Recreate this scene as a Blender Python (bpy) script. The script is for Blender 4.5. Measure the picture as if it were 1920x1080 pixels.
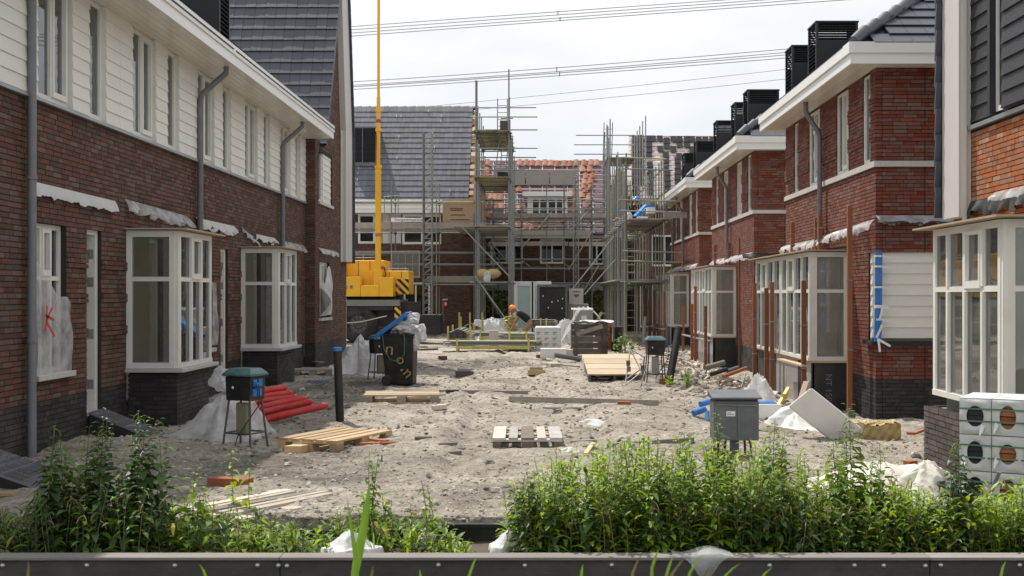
import bpy, math, random
import numpy as np
from mathutils import Vector, Matrix
random.seed(7)
for o in list(bpy.data.objects): bpy.data.objects.remove(o)
sc = bpy.context.scene
COL = sc.collection
R = math.radians
# ------------------------------------------------------------------ camera
F = 2250.0; H = 1.74; VX = 1017.0; VY = 553.0          # focal length in px of a 1920 px wide frame, eye height, vanishing point
cam = bpy.data.cameras.new('camera'); camo = bpy.data.objects.new('camera', cam); COL.objects.link(camo)
cam.sensor_width = 36; cam.lens = 36*F/1920
cam.shift_x = -(VX-960)/1920; cam.shift_y = (VY-540)/1920
camo.location = (0, 0, H); camo.rotation_euler = (R(90), 0, 0)
cam.clip_start = .05; cam.clip_end = 2500
cam.dof.use_dof = True; cam.dof.focus_distance = 17; cam.dof.aperture_fstop = 14
sc.camera = camo
# ------------------------------------------------------------------ world and sun
SUN_EL, SUN_AZ = 61, 38                                 # azimuth measured from +Y towards -X
sd = Vector((-math.cos(R(SUN_EL))*math.sin(R(SUN_AZ)), math.cos(R(SUN_EL))*math.cos(R(SUN_AZ)), math.sin(R(SUN_EL))))
w = bpy.data.worlds.new('World'); sc.world = w; w.use_nodes = True
nt = w.node_tree; nt.nodes.clear()
def N(t, **k):
    n = nt.nodes.new(t)
    for a, b in k.items(): setattr(n, a, b)
    return n
sky = N('ShaderNodeTexSky'); sky.sky_type = 'NISHITA'; sky.sun_disc = False
sky.sun_elevation = R(SUN_EL); sky.sun_rotation = R(-SUN_AZ)
bg1 = N('ShaderNodeBackground'); bg1.inputs[1].default_value = .10
tc = N('ShaderNodeTexCoord'); mp = N('ShaderNodeMapping'); mp.inputs['Scale'].default_value = (1, 1, 2.6)
no = N('ShaderNodeTexNoise'); no.inputs['Scale'].default_value = 2.6; no.inputs['Detail'].default_value = 7; no.inputs['Roughness'].default_value = .55
cr = N('ShaderNodeValToRGB'); e = cr.color_ramp.elements
e[0].position = .30; e[0].color = (.64, .675, .72, 1); e[1].position = .64; e[1].color = (.885, .89, .90, 1)
bg2 = N('ShaderNodeBackground'); bg2.inputs[1].default_value = 1.0
mx = N('ShaderNodeMixShader'); mx.inputs[0].default_value = .93
out = N('ShaderNodeOutputWorld')
L = nt.links.new
L(sky.outputs[0], bg1.inputs[0]); L(tc.outputs['Generated'], mp.inputs[0]); L(mp.outputs[0], no.inputs['Vector'])
L(no.outputs['Fac'], cr.inputs[0]); L(cr.outputs[0], bg2.inputs[0]); L(bg1.outputs[0], mx.inputs[1]); L(bg2.outputs[0], mx.inputs[2]); L(mx.outputs[0], out.inputs[0])
sun = bpy.data.lights.new('sun', 'SUN'); sun.energy = 3.9; sun.angle = R(.9); sun.color = (1, .95, .87)
suno = bpy.data.objects.new('sun', sun); COL.objects.link(suno); suno.rotation_euler = sd.to_track_quat('Z', 'Y').to_euler(); suno.location = (-20, 20, 40)
vs = sc.view_settings; vs.view_transform = 'Standard'; vs.look = 'None'; vs.exposure = .33; vs.gamma = 1; vs.use_curve_mapping = False
# ------------------------------------------------------------------ materials
def mat(name, col, rough=.7, var=.25, nscale=8, namt=.25, bump=0, bscale=60, metal=0, spec=.4, dirt=None, damt=0, dscale=1.5, hue=.0, stretch=(1,1,1), trans=0, coat=0, det=4):
    m = bpy.data.materials.new(name); m.use_nodes = True; t = m.node_tree; b = t.nodes['Principled BSDF']; ln = t.links.new
    def n(k, **kw):
        q = t.nodes.new(k)
        for a, c in kw.items(): setattr(q, a, c)
        return q
    tc = n('ShaderNodeTexCoord'); mp = n('ShaderNodeMapping'); mp.inputs['Scale'].default_value = stretch
    ln(tc.outputs['Object'], mp.inputs[0])
    at = n('ShaderNodeAttribute', attribute_name='rnd')
    nz = n('ShaderNodeTexNoise'); nz.inputs['Scale'].default_value = nscale; nz.inputs['Detail'].default_value = det; ln(mp.outputs[0], nz.inputs['Vector'])
    a1 = n('ShaderNodeMath', operation='MULTIPLY_ADD'); ln(at.outputs['Fac'], a1.inputs[0]); a1.inputs[1].default_value = 2*var; a1.inputs[2].default_value = 1-var
    a2 = n('ShaderNodeMath', operation='MULTIPLY_ADD'); ln(nz.outputs['Fac'], a2.inputs[0]); a2.inputs[1].default_value = 2*namt; a2.inputs[2].default_value = 1-namt
    a3 = n('ShaderNodeMath', operation='MULTIPLY'); ln(a1.outputs[0], a3.inputs[0]); ln(a2.outputs[0], a3.inputs[1])
    hs = n('ShaderNodeHueSaturation'); hs.inputs['Color'].default_value = (*col, 1); ln(a3.outputs[0], hs.inputs['Value'])
    if hue:
        wn = n('ShaderNodeTexWhiteNoise', noise_dimensions='1D'); ln(at.outputs['Fac'], wn.inputs['W'])
        h1 = n('ShaderNodeMath', operation='MULTIPLY_ADD'); ln(wn.outputs['Value'], h1.inputs[0]); h1.inputs[1].default_value = 2*hue; h1.inputs[2].default_value = .5-hue
        ln(h1.outputs[0], hs.inputs['Hue'])
        s1 = n('ShaderNodeMath', operation='MULTIPLY_ADD'); ln(wn.outputs['Value'], s1.inputs[0]); s1.inputs[1].default_value = -.5; s1.inputs[2].default_value = 1.2
        ln(s1.outputs[0], hs.inputs['Saturation'])
    cout = hs.outputs[0]
    if dirt:
        dz = n('ShaderNodeTexNoise'); dz.inputs['Scale'].default_value = dscale; dz.inputs['Detail'].default_value = 6; dz.inputs['Roughness'].default_value = .65; ln(tc.outputs['Object'], dz.inputs['Vector'])
        dr = n('ShaderNodeMapRange'); dr.inputs[1].default_value = .42; dr.inputs[2].default_value = .72; dr.inputs[3].default_value = 0; dr.inputs[4].default_value = damt; ln(dz.outputs['Fac'], dr.inputs[0])
        mxx = n('ShaderNodeMix', data_type='RGBA'); ln(dr.outputs[0], mxx.inputs[0]); ln(cout, mxx.inputs[6]); mxx.inputs[7].default_value = (*dirt, 1); cout = mxx.outputs[2]
    ln(cout, b.inputs['Base Color'])
    b.inputs['Roughness'].default_value = rough; b.inputs['Metallic'].default_value = metal
    b.inputs['Specular IOR Level'].default_value = spec
    if coat: b.inputs['Coat Weight'].default_value = coat
    if bump:
        bz = n('ShaderNodeTexNoise'); bz.inputs['Scale'].default_value = bscale; bz.inputs['Detail'].default_value = 5; ln(mp.outputs[0], bz.inputs['Vector'])
        bp = n('ShaderNodeBump'); bp.inputs['Strength'].default_value = min(1, bump); bp.inputs['Distance'].default_value = .012*max(1, bump); ln(bz.outputs['Fac'], bp.inputs['Height']); ln(bp.outputs[0], b.inputs['Normal'])
    if trans:
        tr = n('ShaderNodeBsdfTranslucent'); ln(cout, tr.inputs[0]); ms = n('ShaderNodeMixShader'); ms.inputs[0].default_value = trans
        ln(b.outputs[0], ms.inputs[1]); ln(tr.outputs[0], ms.inputs[2]); ln(ms.outputs[0], t.nodes['Material Output'].inputs[0])
    return m
def film(name, col, alpha, rough=.25):
    """plastic film: part clear, part milky"""
    m = mat(name, col, rough, .1, 6, .15, .6, 14, trans=.35)
    t = m.node_tree; o = t.nodes['Material Output']; src = o.inputs[0].links[0].from_socket
    tp = t.nodes.new('ShaderNodeBsdfTransparent'); ms = t.nodes.new('ShaderNodeMixShader')
    nz = t.nodes.new('ShaderNodeTexNoise'); nz.inputs['Scale'].default_value = 5; nz.inputs['Detail'].default_value = 5
    tcn = t.nodes.new('ShaderNodeTexCoord'); t.links.new(tcn.outputs['Object'], nz.inputs['Vector'])
    mr = t.nodes.new('ShaderNodeMapRange'); mr.inputs[1].default_value = .35; mr.inputs[2].default_value = .65; mr.inputs[3].default_value = max(0, alpha-.2); mr.inputs[4].default_value = min(1, alpha+.2)
    t.links.new(nz.outputs['Fac'], mr.inputs[0]); t.links.new(mr.outputs[0], ms.inputs[0]); t.links.new(tp.outputs[0], ms.inputs[1]); t.links.new(src, ms.inputs[2]); t.links.new(ms.outputs[0], o.inputs[0])
    return m
def glass(name, tint=(.80, .83, .81), dust_lift=.07, ior=1.95):  # dusty film doubles as a pale diffuse lift so panes look less black
    m = bpy.data.materials.new(name); m.use_nodes = True; t = m.node_tree; t.nodes.clear(); ln = t.links.new
    o = t.nodes.new('ShaderNodeOutputMaterial'); ms = t.nodes.new('ShaderNodeMixShader'); tp = t.nodes.new('ShaderNodeBsdfTransparent'); gl = t.nodes.new('ShaderNodeBsdfGlossy'); fr = t.nodes.new('ShaderNodeFresnel')
    tp.inputs[0].default_value = (*tint, 1); gl.inputs[0].default_value = (.95, .97, 1, 1); gl.inputs['Roughness'].default_value = .015; fr.inputs[0].default_value = ior
    tcn = t.nodes.new('ShaderNodeTexCoord'); nz = t.nodes.new('ShaderNodeTexNoise'); nz.inputs['Scale'].default_value = 1.3; bp = t.nodes.new('ShaderNodeBump'); bp.inputs['Strength'].default_value = .08; bp.inputs['Distance'].default_value = .02
    ln(tcn.outputs['Object'], nz.inputs['Vector']); ln(nz.outputs['Fac'], bp.inputs['Height']); ln(bp.outputs[0], gl.inputs['Normal'])
    df = t.nodes.new('ShaderNodeBsdfDiffuse'); df.inputs[0].default_value = (.62, .62, .58, 1); md = t.nodes.new('ShaderNodeMixShader'); n2 = t.nodes.new('ShaderNodeTexNoise'); n2.inputs['Scale'].default_value = 2.2; n2.inputs['Detail'].default_value = 5; ln(tcn.outputs['Object'], n2.inputs['Vector'])
    mr = t.nodes.new('ShaderNodeMapRange'); mr.inputs[1].default_value = .3; mr.inputs[2].default_value = .7; mr.inputs[3].default_value = dust_lift*.5; mr.inputs[4].default_value = dust_lift*1.5; ln(n2.outputs['Fac'], mr.inputs[0]); ln(mr.outputs[0], md.inputs[0]); ln(tp.outputs[0], md.inputs[1]); ln(df.outputs[0], md.inputs[2])
    ln(fr.outputs[0], ms.inputs[0]); ln(md.outputs[0], ms.inputs[1]); ln(gl.outputs[0], ms.inputs[2]); ln(ms.outputs[0], o.inputs[0])
    return m
SAND = (.40, .345, .275)
M = dict(
 brick_brown=mat('brown_brick', (.118, .060, .041), .85, .32, 30, .35, .5, 120, hue=.015, dirt=(.13, .10, .085), damt=.25, dscale=.7),
 brick_red=mat('red_brick', (.168, .056, .036), .85, .20, 30, .25, .5, 120, hue=.008, dirt=(.24, .12, .085), damt=.25, dscale=.9),
 brick_orange=mat('orange_brick', (.36, .145, .066), .85, .22, 30, .3, .5, 120, hue=.010, dirt=(.25, .10, .055), damt=.4, dscale=4),
 brick_dark=mat('anthracite_brick', (.034, .030, .031), .7, .4, 30, .3, .5, 120, dirt=(.22, .19, .16), damt=.22, dscale=1.2),
 brick_grey=mat('purple_grey_brick', (.098, .080, .078), .8, .3, 30, .3, .5, 120, dirt=(.22, .19, .17), damt=.2, dscale=2),
 mortar=mat('dark_mortar', (.035, .027, .023), .95, 0, 20, .3),
 mortar_grey=mat('grey_mortar', (.12, .105, .095), .95, 0, 20, .3),
 white=mat('white_painted_wood', (.74, .73, .68), .45, .06, 5, .06, .1, 30, dirt=(.45, .42, .36), damt=.22, dscale=2.2),
 cream=mat('cream_weatherboard', (.77, .75, .69), .5, .08, 3, .06, .25, 40, stretch=(1, .3, 4), dirt=(.5, .47, .4), damt=.12, dscale=2),
 fascia=mat('white_fascia', (.80, .79, .76), .4, .04, 3, .04, dirt=(.5, .47, .42), damt=.1, dscale=3),
 soffit=mat('cream_soffit', (.74, .70, .62), .25, .06, 4, .05),
 greyboard=mat('black_weatherboard', (.028, .029, .034), .5, .25, 4, .3, .6, 25, stretch=(1, .25, 5)),
 bargeboard=mat('pale_grey_bargeboard', (.56, .53, .50), .5, .05, 4, .06),
 stone=mat('concrete_sill', (.50, .48, .45), .85, .1, 14, .15, .3, 80, dirt=(.3, .27, .22), damt=.3),
 alu=mat('aluminium_trim', (.38, .39, .40), .4, .1, 6, .1, metal=.6),
 zinc=mat('grey_plastic_pipe', (.17, .175, .19), .45, .1, 6, .12, dirt=(.3, .28, .25), damt=.25, dscale=3),
 tile=mat('anthracite_roof_tile', (.050, .055, .072), .42, .12, 9, .12, .25, 60, spec=.6),
 tile_grey=mat('grey_roof_tile', (.135, .137, .16), .75, .14, 9, .12, .2, 60, spec=.25), tile_black=mat('black_roof_tile', (.020, .021, .026), .7, .25, 9, .2, .2, 60, spec=.2),
 tile_orange=mat('terracotta_roof_tile', (.33, .115, .058), .75, .3, 9, .3, .2, 60, hue=.01),
 louvre=mat('black_louvre_metal', (.020, .022, .027), .5, .2, 6, .2),
 membrane=mat('black_membrane', (.028, .027, .030), .6, .1, 5, .3, .8, 9, dirt=(.2, .18, .15), damt=.25),
 foil=mat('silver_foil', (.52, .52, .52), .35, .1, 6, .25, 1, 12, metal=.35, dirt=(.3, .27, .23), damt=.4, dscale=5),
 underlay=mat('pinkish_roof_underlay', (.64, .56, .57), .7, .2, 4, .25, .4, 10),
 underlay_violet=mat('violet_roof_underlay', (.21, .155, .225), .7, .2, 4, .4, .4, 10),
 board_dark=mat('brown_roof_board', (.085, .070, .066), .7, .1, 4, .2),
 batten=mat('roof_batten', (.5, .38, .28), .8, .2, 6, .2),
 plaster=mat('interior_plaster', (.62, .59, .50), .9, .1, 3, .12),
 curtain=mat('interior_partition', (.55, .48, .33), .9, .2, 3, .15),
 wood=mat('raw_pallet_wood', (.47, .33, .19), .8, .28, 5, .3, .35, 30, stretch=(1, 7, 7), dirt=(.3, .24, .17), damt=.35, dscale=4),
 wood_x=mat('raw_plank_wood', (.50, .38, .24), .8, .25, 5, .3, .35, 30, stretch=(.6, 7, 7), dirt=(.34, .28, .21), damt=.35, dscale=3),
 wood_old=mat('weathered_grey_wood', (.30, .27, .24), .9, .3, 6, .35, .5, 30, stretch=(1, 6, 6), dirt=(.16, .13, .11), damt=.4, dscale=5),
 wood_pale=mat('sun_bleached_wood', (.52, .45, .37), .85, .25, 6, .25, .4, 30, dirt=(.3, .25, .19), damt=.3, dscale=5),
 wood_grey=mat('rain_bleached_wood', (.44, .42, .40), .85, .2, 6, .3, .4, 30, stretch=(1, 6, 6), dirt=(.2, .17, .14), damt=.45, dscale=5), wood_block=mat('shaded_weathered_block', (.15, .12, .095), .9, .3, 6, .35, .5, 30, dirt=(.28, .23, .18), damt=.3, dscale=5),  # block wood is weathered, and darkened to carry the shade on the pallet's front
 wood_dark=mat('dark_old_planks', (.115, .10, .088), .9, .45, 6, .4, .6, 30, stretch=(.5, 1, 6), dirt=(.25, .22, .19), damt=.4, dscale=5),
 plywood=mat('plywood_sheet', (.46, .36, .25), .75, .2, 5, .2, .2, 30, stretch=(1, 4, 1), dirt=(.3, .24, .17), damt=.3),
 meranti=mat('red_brown_hardwood', (.22, .080, .034), .6, .25, 5, .25, .2, 40, stretch=(6, 6, .6)),
 steel=mat('galvanised_steel', (.26, .27, .275), .5, .25, 12, .25, metal=.55, dirt=(.3, .3, .22), damt=.2, dscale=4),
 steel_y=mat('yellow_splashed_tube', (.28, .285, .26), .55, .25, 12, .3, metal=.3, dirt=(.46, .44, .06), damt=.85, dscale=1.6),
 steel_dark=mat('dull_steel', (.13, .13, .13), .5, .25, 12, .25, metal=.5),
 deck=mat('mossy_scaffold_board', (.21, .19, .10), .9, .35, 7, .35, .4, 30, dirt=(.36, .32, .26), damt=.5, dscale=2),
 deck_pale=mat('grey_scaffold_board', (.33, .29, .25), .9, .25, 7, .3, .4, 30, dirt=(.22, .19, .15), damt=.4, dscale=2),
 yellow=mat('yellow_crane_paint', (.80, .43, .008), .35, .06, 4, .08, coat=.3, dirt=(.5, .3, .06), damt=.25, dscale=2.2),
 yellow_paint=mat('yellow_rack_paint', (.50, .43, .12), .6, .2, 8, .25, dirt=(.30, .28, .2), damt=.75, dscale=5),
 black=mat('black_plastic', (.013, .013, .014), .5, .2, 5, .3, dirt=(.2, .18, .15), damt=.16, dscale=4),
 rubber=mat('tyre_rubber', (.018, .018, .018), .85, .2, 10, .3, dirt=(.16, .14, .12), damt=.35, dscale=3),
 chassis=mat('black_chassis', (.016, .016, .017), .6, .2, 6, .3, dirt=(.12, .11, .1), damt=.2),
 orange=mat('orange_plastic', (.85, .20, .03), .4, .05, 5, .05),
 blue=mat('blue_plastic', (.02, .17, .52), .35, .12, 5, .12, dirt=(.35, .36, .4), damt=.18, dscale=5),
 bluecap=mat('blue_cap', (.03, .20, .50), .4, .1, 5, .1),
 teal=mat('teal_plastic', (.045, .125, .135), .35, .1, 5, .15, dirt=(.35, .36, .34), damt=.3, dscale=6),
 red=mat('red_conduit', (.52, .022, .022), .42, .1, 6, .15, dirt=(.45, .25, .2), damt=.3, dscale=5),
 greybox=mat('grey_cabinet', (.098, .108, .118), .5, .06, 5, .1, .1, 60, dirt=(.34, .32, .28), damt=.22, dscale=4),
 concrete=mat('concrete', (.34, .33, .31), .9, .1, 10, .2, .4, 60, dirt=(.22, .2, .17), damt=.3),
 olive=mat('olive_grey_box', (.23, .22, .155), .7, .1, 6, .12),
 foam=mat('white_foam', (.80, .80, .79), .8, .06, 12, .08, .5, 90, dirt=(.5, .46, .4), damt=.3, dscale=3),
 foam_grey=mat('sandy_foam_cut', (.50, .455, .41), .85, .06, 12, .15, .6, 60, dirt=(.35, .3, .25), damt=.3, dscale=3),
 wool=mat('mineral_wool', (.50, .37, .17), .95, .3, 9, .45, 1.5, 40, stretch=(1, 1, 4), dirt=(.66, .58, .33), damt=.5, dscale=7),
 wool_top=mat('pale_mineral_wool', (.68, .58, .34), .95, .3, 20, .3, 1.5, 60),
 bag=mat('white_woven_bag', (.68, .68, .68), .65, .1, 6, .15, .8, 14, trans=.15, dirt=(.42, .39, .34), damt=.35, dscale=3),
 cloth=mat('dirty_white_sheet', (.66, .63, .56), .8, .1, 6, .2, .8, 14, dirt=(.42, .37, .3), damt=.4, dscale=4),
 film=film('plastic_film', (.75, .76, .77), .62), film_thin=film('thin_plastic_film', (.78, .80, .82), .42, .15),
 paper=mat('white_paper', (.75, .75, .74), .7, .05, 5, .05),
 cardboard=mat('brown_cardboard', (.38, .28, .185), .85, .15, 5, .15, .3, 30, dirt=(.25, .18, .12), damt=.3),
 ink=mat('dark_ink', (.02, .02, .022), .7, 0, 5, 0), ink_blue=mat('blue_ink', (.02, .03, .20), .6, 0, 5, 0), ink_brown=mat('brown_ink', (.16, .07, .05), .8, 0, 5, 0),
 ink_grey=mat('grey_ink', (.16, .16, .17), .8, 0, 5, 0), ink_pale=mat('pale_grey_ink', (.20, .20, .21), .8, 0, 5, 0),
 ochre=mat('ochre_spray', (.40, .26, .10), .8, .2, 20, .4), redspray=mat('red_spray', (.55, .08, .05), .8, .2, 20, .3),
 glass=glass('window_glass'), glass_dust_lift=glass('dust_lifted_bay_glass', (.82, .84, .8), .17, 1.6), glass_far=glass('far_window_glass', (.30, .34, .36), .03, 1.35), glass_milky=mat('frosted_pane', (.42, .52, .50), .2, .05, 3, .15),
 leaf=mat('leaf_green', (.165, .27, .026), .45, .5, 3, .2, trans=.46, hue=.015), leaf_dark=mat('dark_leaf_green', (.062, .118, .028), .45, .5, 3, .2, trans=.34, hue=.012),
 leaf_lime=mat('lime_leaf_green', (.30, .43, .03), .42, .42, 3, .18, trans=.5, hue=.015),
 stem=mat('plant_stem', (.11, .13, .045), .7, .3, 5, .2), flower=mat('pink_flower_spike', (.34, .24, .14), .8, .4, 5, .2),
 reed=mat('reed_leaf', (.15, .26, .03), .5, .3, 30, .3, .5, 60, stretch=(1, 1, .03), trans=.45), dry=mat('dry_stalk', (.32, .24, .12), .85, .4, 5, .2), leaf_yellow=mat('yellowed_leaf', (.38, .31, .05), .6, .4, 5, .2, trans=.35), soil=mat('dark_soil', (.10, .08, .06), .95, .2, 6, .4, 1, 30),
 pebble=mat('site_stone', (.30, .27, .23), .9, .75, 8, .3, .3, 40), rubble=mat('pale_rubble', (.46, .41, .35), .9, .6, 8, .3, .3, 40),
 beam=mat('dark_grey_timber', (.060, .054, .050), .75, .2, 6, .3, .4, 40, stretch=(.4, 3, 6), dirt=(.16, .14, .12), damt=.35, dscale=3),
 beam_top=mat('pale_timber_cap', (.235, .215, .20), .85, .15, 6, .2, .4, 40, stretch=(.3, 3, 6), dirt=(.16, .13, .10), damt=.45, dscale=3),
 bolt=mat('bolt_steel', (.45, .45, .46), .4, .1, 5, .1, metal=.7),
 skin=mat('skin', (.40, .22, .15), .55, .05, 5, .08), shirt=mat('black_cotton', (.018, .019, .022), .85, .1, 8, .2, .4, 30), trousers=mat('tan_work_cloth', (.33, .215, .11), .85, .1, 8, .2, .4, 30),
 navy=mat('dark_work_cloth', (.03, .032, .035), .85, .1, 8, .2), helmet_o=mat('orange_helmet', (.85, .20, .025), .3, 0, 5, .03), helmet_b=mat('blue_helmet', (.05, .25, .62), .3, 0, 5, .03),
 wire=mat('power_wire', (.30, .31, .33), .5, 0, 5, .1), hose=mat('black_cable', (.02, .02, .02), .5, .1, 5, .1), strap=mat('green_strap', (.08, .2, .14), .5, .1, 5, .1),
 rust=mat('rusty_clay', (.34, .115, .05), .8, .3, 10, .3, .3, 50), grate=mat('metal_grating', (.26, .26, .30), .4, .2, 8, .2, metal=.5), leveltool=mat('yellow_tool', (.62, .47, .08), .5, .1, 5, .1),
 mossgreen=mat('hedge_leaf', (.15, .24, .04), .6, .55, 3, .25, trans=.3, hue=.02), rail=mat('red_lamp', (.2, .02, .02), .3, 0, 5, 0),
)
# ------------------------------------------------------------------ mesh builder
class MB:
    def __init__(s): s.v = []; s.f = []; s.r = []; s.s = []
    def add(s, vs, fs, r=None, sm=False):
        k = len(s.v); s.v += [tuple(p) for p in vs]; r = random.random() if r is None else r
        for f in fs: s.f.append(tuple(i+k for i in f)); s.r.append(r); s.s.append(sm)
    def box(s, x0, y0, z0, x1, y1, z1, r=None, open_=''):
        x0, x1 = min(x0, x1), max(x0, x1); y0, y1 = min(y0, y1), max(y0, y1); z0, z1 = min(z0, z1), max(z0, z1)
        vs = [(x0,y0,z0),(x1,y0,z0),(x1,y1,z0),(x0,y1,z0),(x0,y0,z1),(x1,y0,z1),(x1,y1,z1),(x0,y1,z1)]
        fs = dict(d=(0,3,2,1), u=(4,5,6,7), a=(0,1,5,4), b=(2,3,7,6), l=(0,4,7,3), q=(1,2,6,5))
        s.add(vs, [f for k, f in fs.items() if k not in open_], r); return s
    def obox(s, c, ax, ay, az, r=None):
        c, ax, ay, az = map(Vector, (c, ax, ay, az))
        vs = [c+i*ax+j*ay+k*az for k in (-1, 1) for i, j in ((-1,-1),(1,-1),(1,1),(-1,1))]
        s.add(vs, [(0,3,2,1),(4,5,6,7),(0,1,5,4),(2,3,7,6),(0,4,7,3),(1,2,6,5)], r); return s
    def beam(s, p, q, w, h, up=(0, 0, 1), r=None):
        p, q, up = Vector(p), Vector(q), Vector(up); d = q-p; a = d.normalized(); b = a.cross(up)
        if b.length < 1e-5: b = a.cross(Vector((1, 0, 0)))
        b.normalize(); c = b.cross(a); return s.obox((p+q)/2, d/2, b*w/2, c*h/2, r)
    def tube(s, p, q, r, n=8, r2=None, caps=True, rnd=None):
        return s.path([p, q], r, n, r2=r2, caps=caps, rnd=rnd)
    def path(s, pts, r, n=8, r2=None, caps=True, rnd=None, closed=False):
        pts = [Vector(p) for p in pts]; m = len(pts); vs = []; prev = None
        for i, p in enumerate(pts):
            d = (pts[min(i+1, m-1)]-pts[max(i-1, 0)]); d = d.normalized() if d.length > 1e-9 else Vector((0, 0, 1))
            if prev is None:
                a = d.cross(Vector((0, 0, 1)));
                if a.length < 1e-3: a = d.cross(Vector((1, 0, 0)))
            else: a = prev-d*prev.dot(d)
            a.normalize(); prev = a; b = d.cross(a); rr = r if r2 is None else r+(r2-r)*i/(m-1)
            vs += [p+a*math.cos(2*math.pi*k/n)*rr+b*math.sin(2*math.pi*k/n)*rr for k in range(n)]
        fs = [(i*n+k, i*n+(k+1) % n, (i+1)*n+(k+1) % n, (i+1)*n+k) for i in range(m-1) for k in range(n)]
        rnd = random.random() if rnd is None else rnd
        s.add(vs, fs, rnd, True)
        if caps: s.add(vs[:n], [tuple(range(n-1, -1, -1))], rnd); s.add(vs[-n:], [tuple(range(n))], rnd)
        return s
    def lathe(s, c, prof, n=16, axis='z', rnd=None):
        c = Vector(c); vs = []
        for r, h in prof:
            for k in range(n):
                a = 2*math.pi*k/n; u, v = r*math.cos(a), r*math.sin(a)
                vs.append(c+(Vector((u, v, h)) if axis == 'z' else Vector((u, h, v)) if axis == 'y' else Vector((h, u, v))))
        s.add(vs, [(i*n+k, i*n+(k+1) % n, (i+1)*n+(k+1) % n, (i+1)*n+k) for i in range(len(prof)-1) for k in range(n)], rnd, True); return s
    def prism(s, poly, ext, r=None):
        """polygon (3-D points) pushed along vector ext"""
        e = Vector(ext); a = [Vector(p) for p in poly]; n = len(a)
        s.add(a+[p+e for p in a], [tuple(range(n-1, -1, -1)), tuple(range(n, 2*n))]+[(i, (i+1) % n, n+(i+1) % n, n+i) for i in range(n)], r); return s
    def grid(s, fn, nu, nv, sm=True, r=.5, thick=0):
        vs = [fn(i/nu, j/nv) for j in range(nv+1) for i in range(nu+1)]
        s.add(vs, [(j*(nu+1)+i, j*(nu+1)+i+1, (j+1)*(nu+1)+i+1, (j+1)*(nu+1)+i) for j in range(nv) for i in range(nu)], r, sm); return s
    def rock(s, c, r, sq=.6, rnd=None):
        vs = []
        for i in range(-1, 2):
            for k in range(6):
                a = k*math.pi/3+i*.5+random.uniform(-.3, .3); q = r*(1 if i == 0 else .62)*random.uniform(.7, 1.25)
                vs.append((c[0]+q*math.cos(a), c[1]+q*math.sin(a), c[2]+i*r*sq*random.uniform(.5, .9)))
        fs = [(a*6+k, a*6+(k+1) % 6, (a+1)*6+(k+1) % 6, (a+1)*6+k) for a in (0, 1) for k in range(6)]+[(12, 13, 14, 15, 16, 17), (5, 4, 3, 2, 1, 0)]
        s.add(vs, fs, rnd); return s
    def mesh(s, name, m, org=(0, 0, 0)):
        me = bpy.data.meshes.new(name); o = Vector(org)
        me.from_pydata([(p[0]-o.x, p[1]-o.y, p[2]-o.z) for p in s.v], [], s.f)
        a = me.attributes.new('rnd', 'FLOAT', 'FACE'); a.data.foreach_set('value', s.r)
        me.polygons.foreach_set('use_smooth', s.s)
        for k in (m if isinstance(m, list) else [m]): me.materials.append(k)
        return me
def link(name, me, parent=None):
    o = bpy.data.objects.new(name, me); COL.objects.link(o)
    if parent is not None: o.parent = parent
    return o
def tag(o, label, cat, group=None, kind=None):
    if label: o['label'] = label
    if cat: o['category'] = cat
    if group: o['group'] = group
    if kind: o['kind'] = kind
    return o
def thing(name, label, cat, loc=(0, 0, 0), rz=0, group=None):
    o = link(name, None); o.location = loc; o.rotation_euler.z = rz; o.empty_display_size = .2
    return tag(o, label, cat, group)
def root_of(o):
    while o.parent is not None: o = o.parent
    return o
def part(name, mb, m, parent, local=False, label=None, bevel=0):
    """mesh given in world coordinates (local=True: in the thing's own)"""
    o = link(name, mb.mesh(name, m, (0, 0, 0) if local else root_of(parent).location), parent)
    if label: o['label'] = label
    if bevel: bev(o, bevel)
    return o
def solo(name, mb, m, label, cat, org, group=None, bevel=0, smooth=False):
    """a thing that is one mesh"""
    o = link(name, mb.mesh(name, m, org)); o.location = org
    if bevel: bev(o, bevel)
    return tag(o, label, cat, group)
def bev(o, w, seg=2):
    b = o.modifiers.new('bevel', 'BEVEL'); b.width = w; b.segments = seg; b.limit_method = 'ANGLE'
def subd(o, l=1):
    b = o.modifiers.new('subdivision', 'SUBSURF'); b.levels = b.render_levels = l
def solid(o, t):
    b = o.modifiers.new('thickness', 'SOLIDIFY'); b.thickness = t
def structure(name, mb, m):
    o = link(name, mb.mesh(name, m)); o['kind'] = 'structure'; return o
def copy_tree(o, parent=None):
    c = o.copy(); COL.objects.link(c)
    if parent is not None: c.parent = parent
    for ch in list(o.children): copy_tree(ch, c)
    return c
def X(px, Y): return (px-VX)*Y/F
def Z(py, Y): return H-(py-VY)*Y/F
def vnoise(x, y, seed=0):
    """cheap smooth value noise on numpy arrays"""
    xi = np.floor(x); yi = np.floor(y); fx = x-xi; fy = y-yi; fx = fx*fx*(3-2*fx); fy = fy*fy*(3-2*fy)
    def h(a, b):
        t = np.sin(a*127.1+b*311.7+seed*74.7)*43758.5453; return t-np.floor(t)
    return (h(xi, yi)*(1-fx)+h(xi+1, yi)*fx)*(1-fy)+(h(xi, yi+1)*(1-fx)+h(xi+1, yi+1)*fx)*fy
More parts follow.
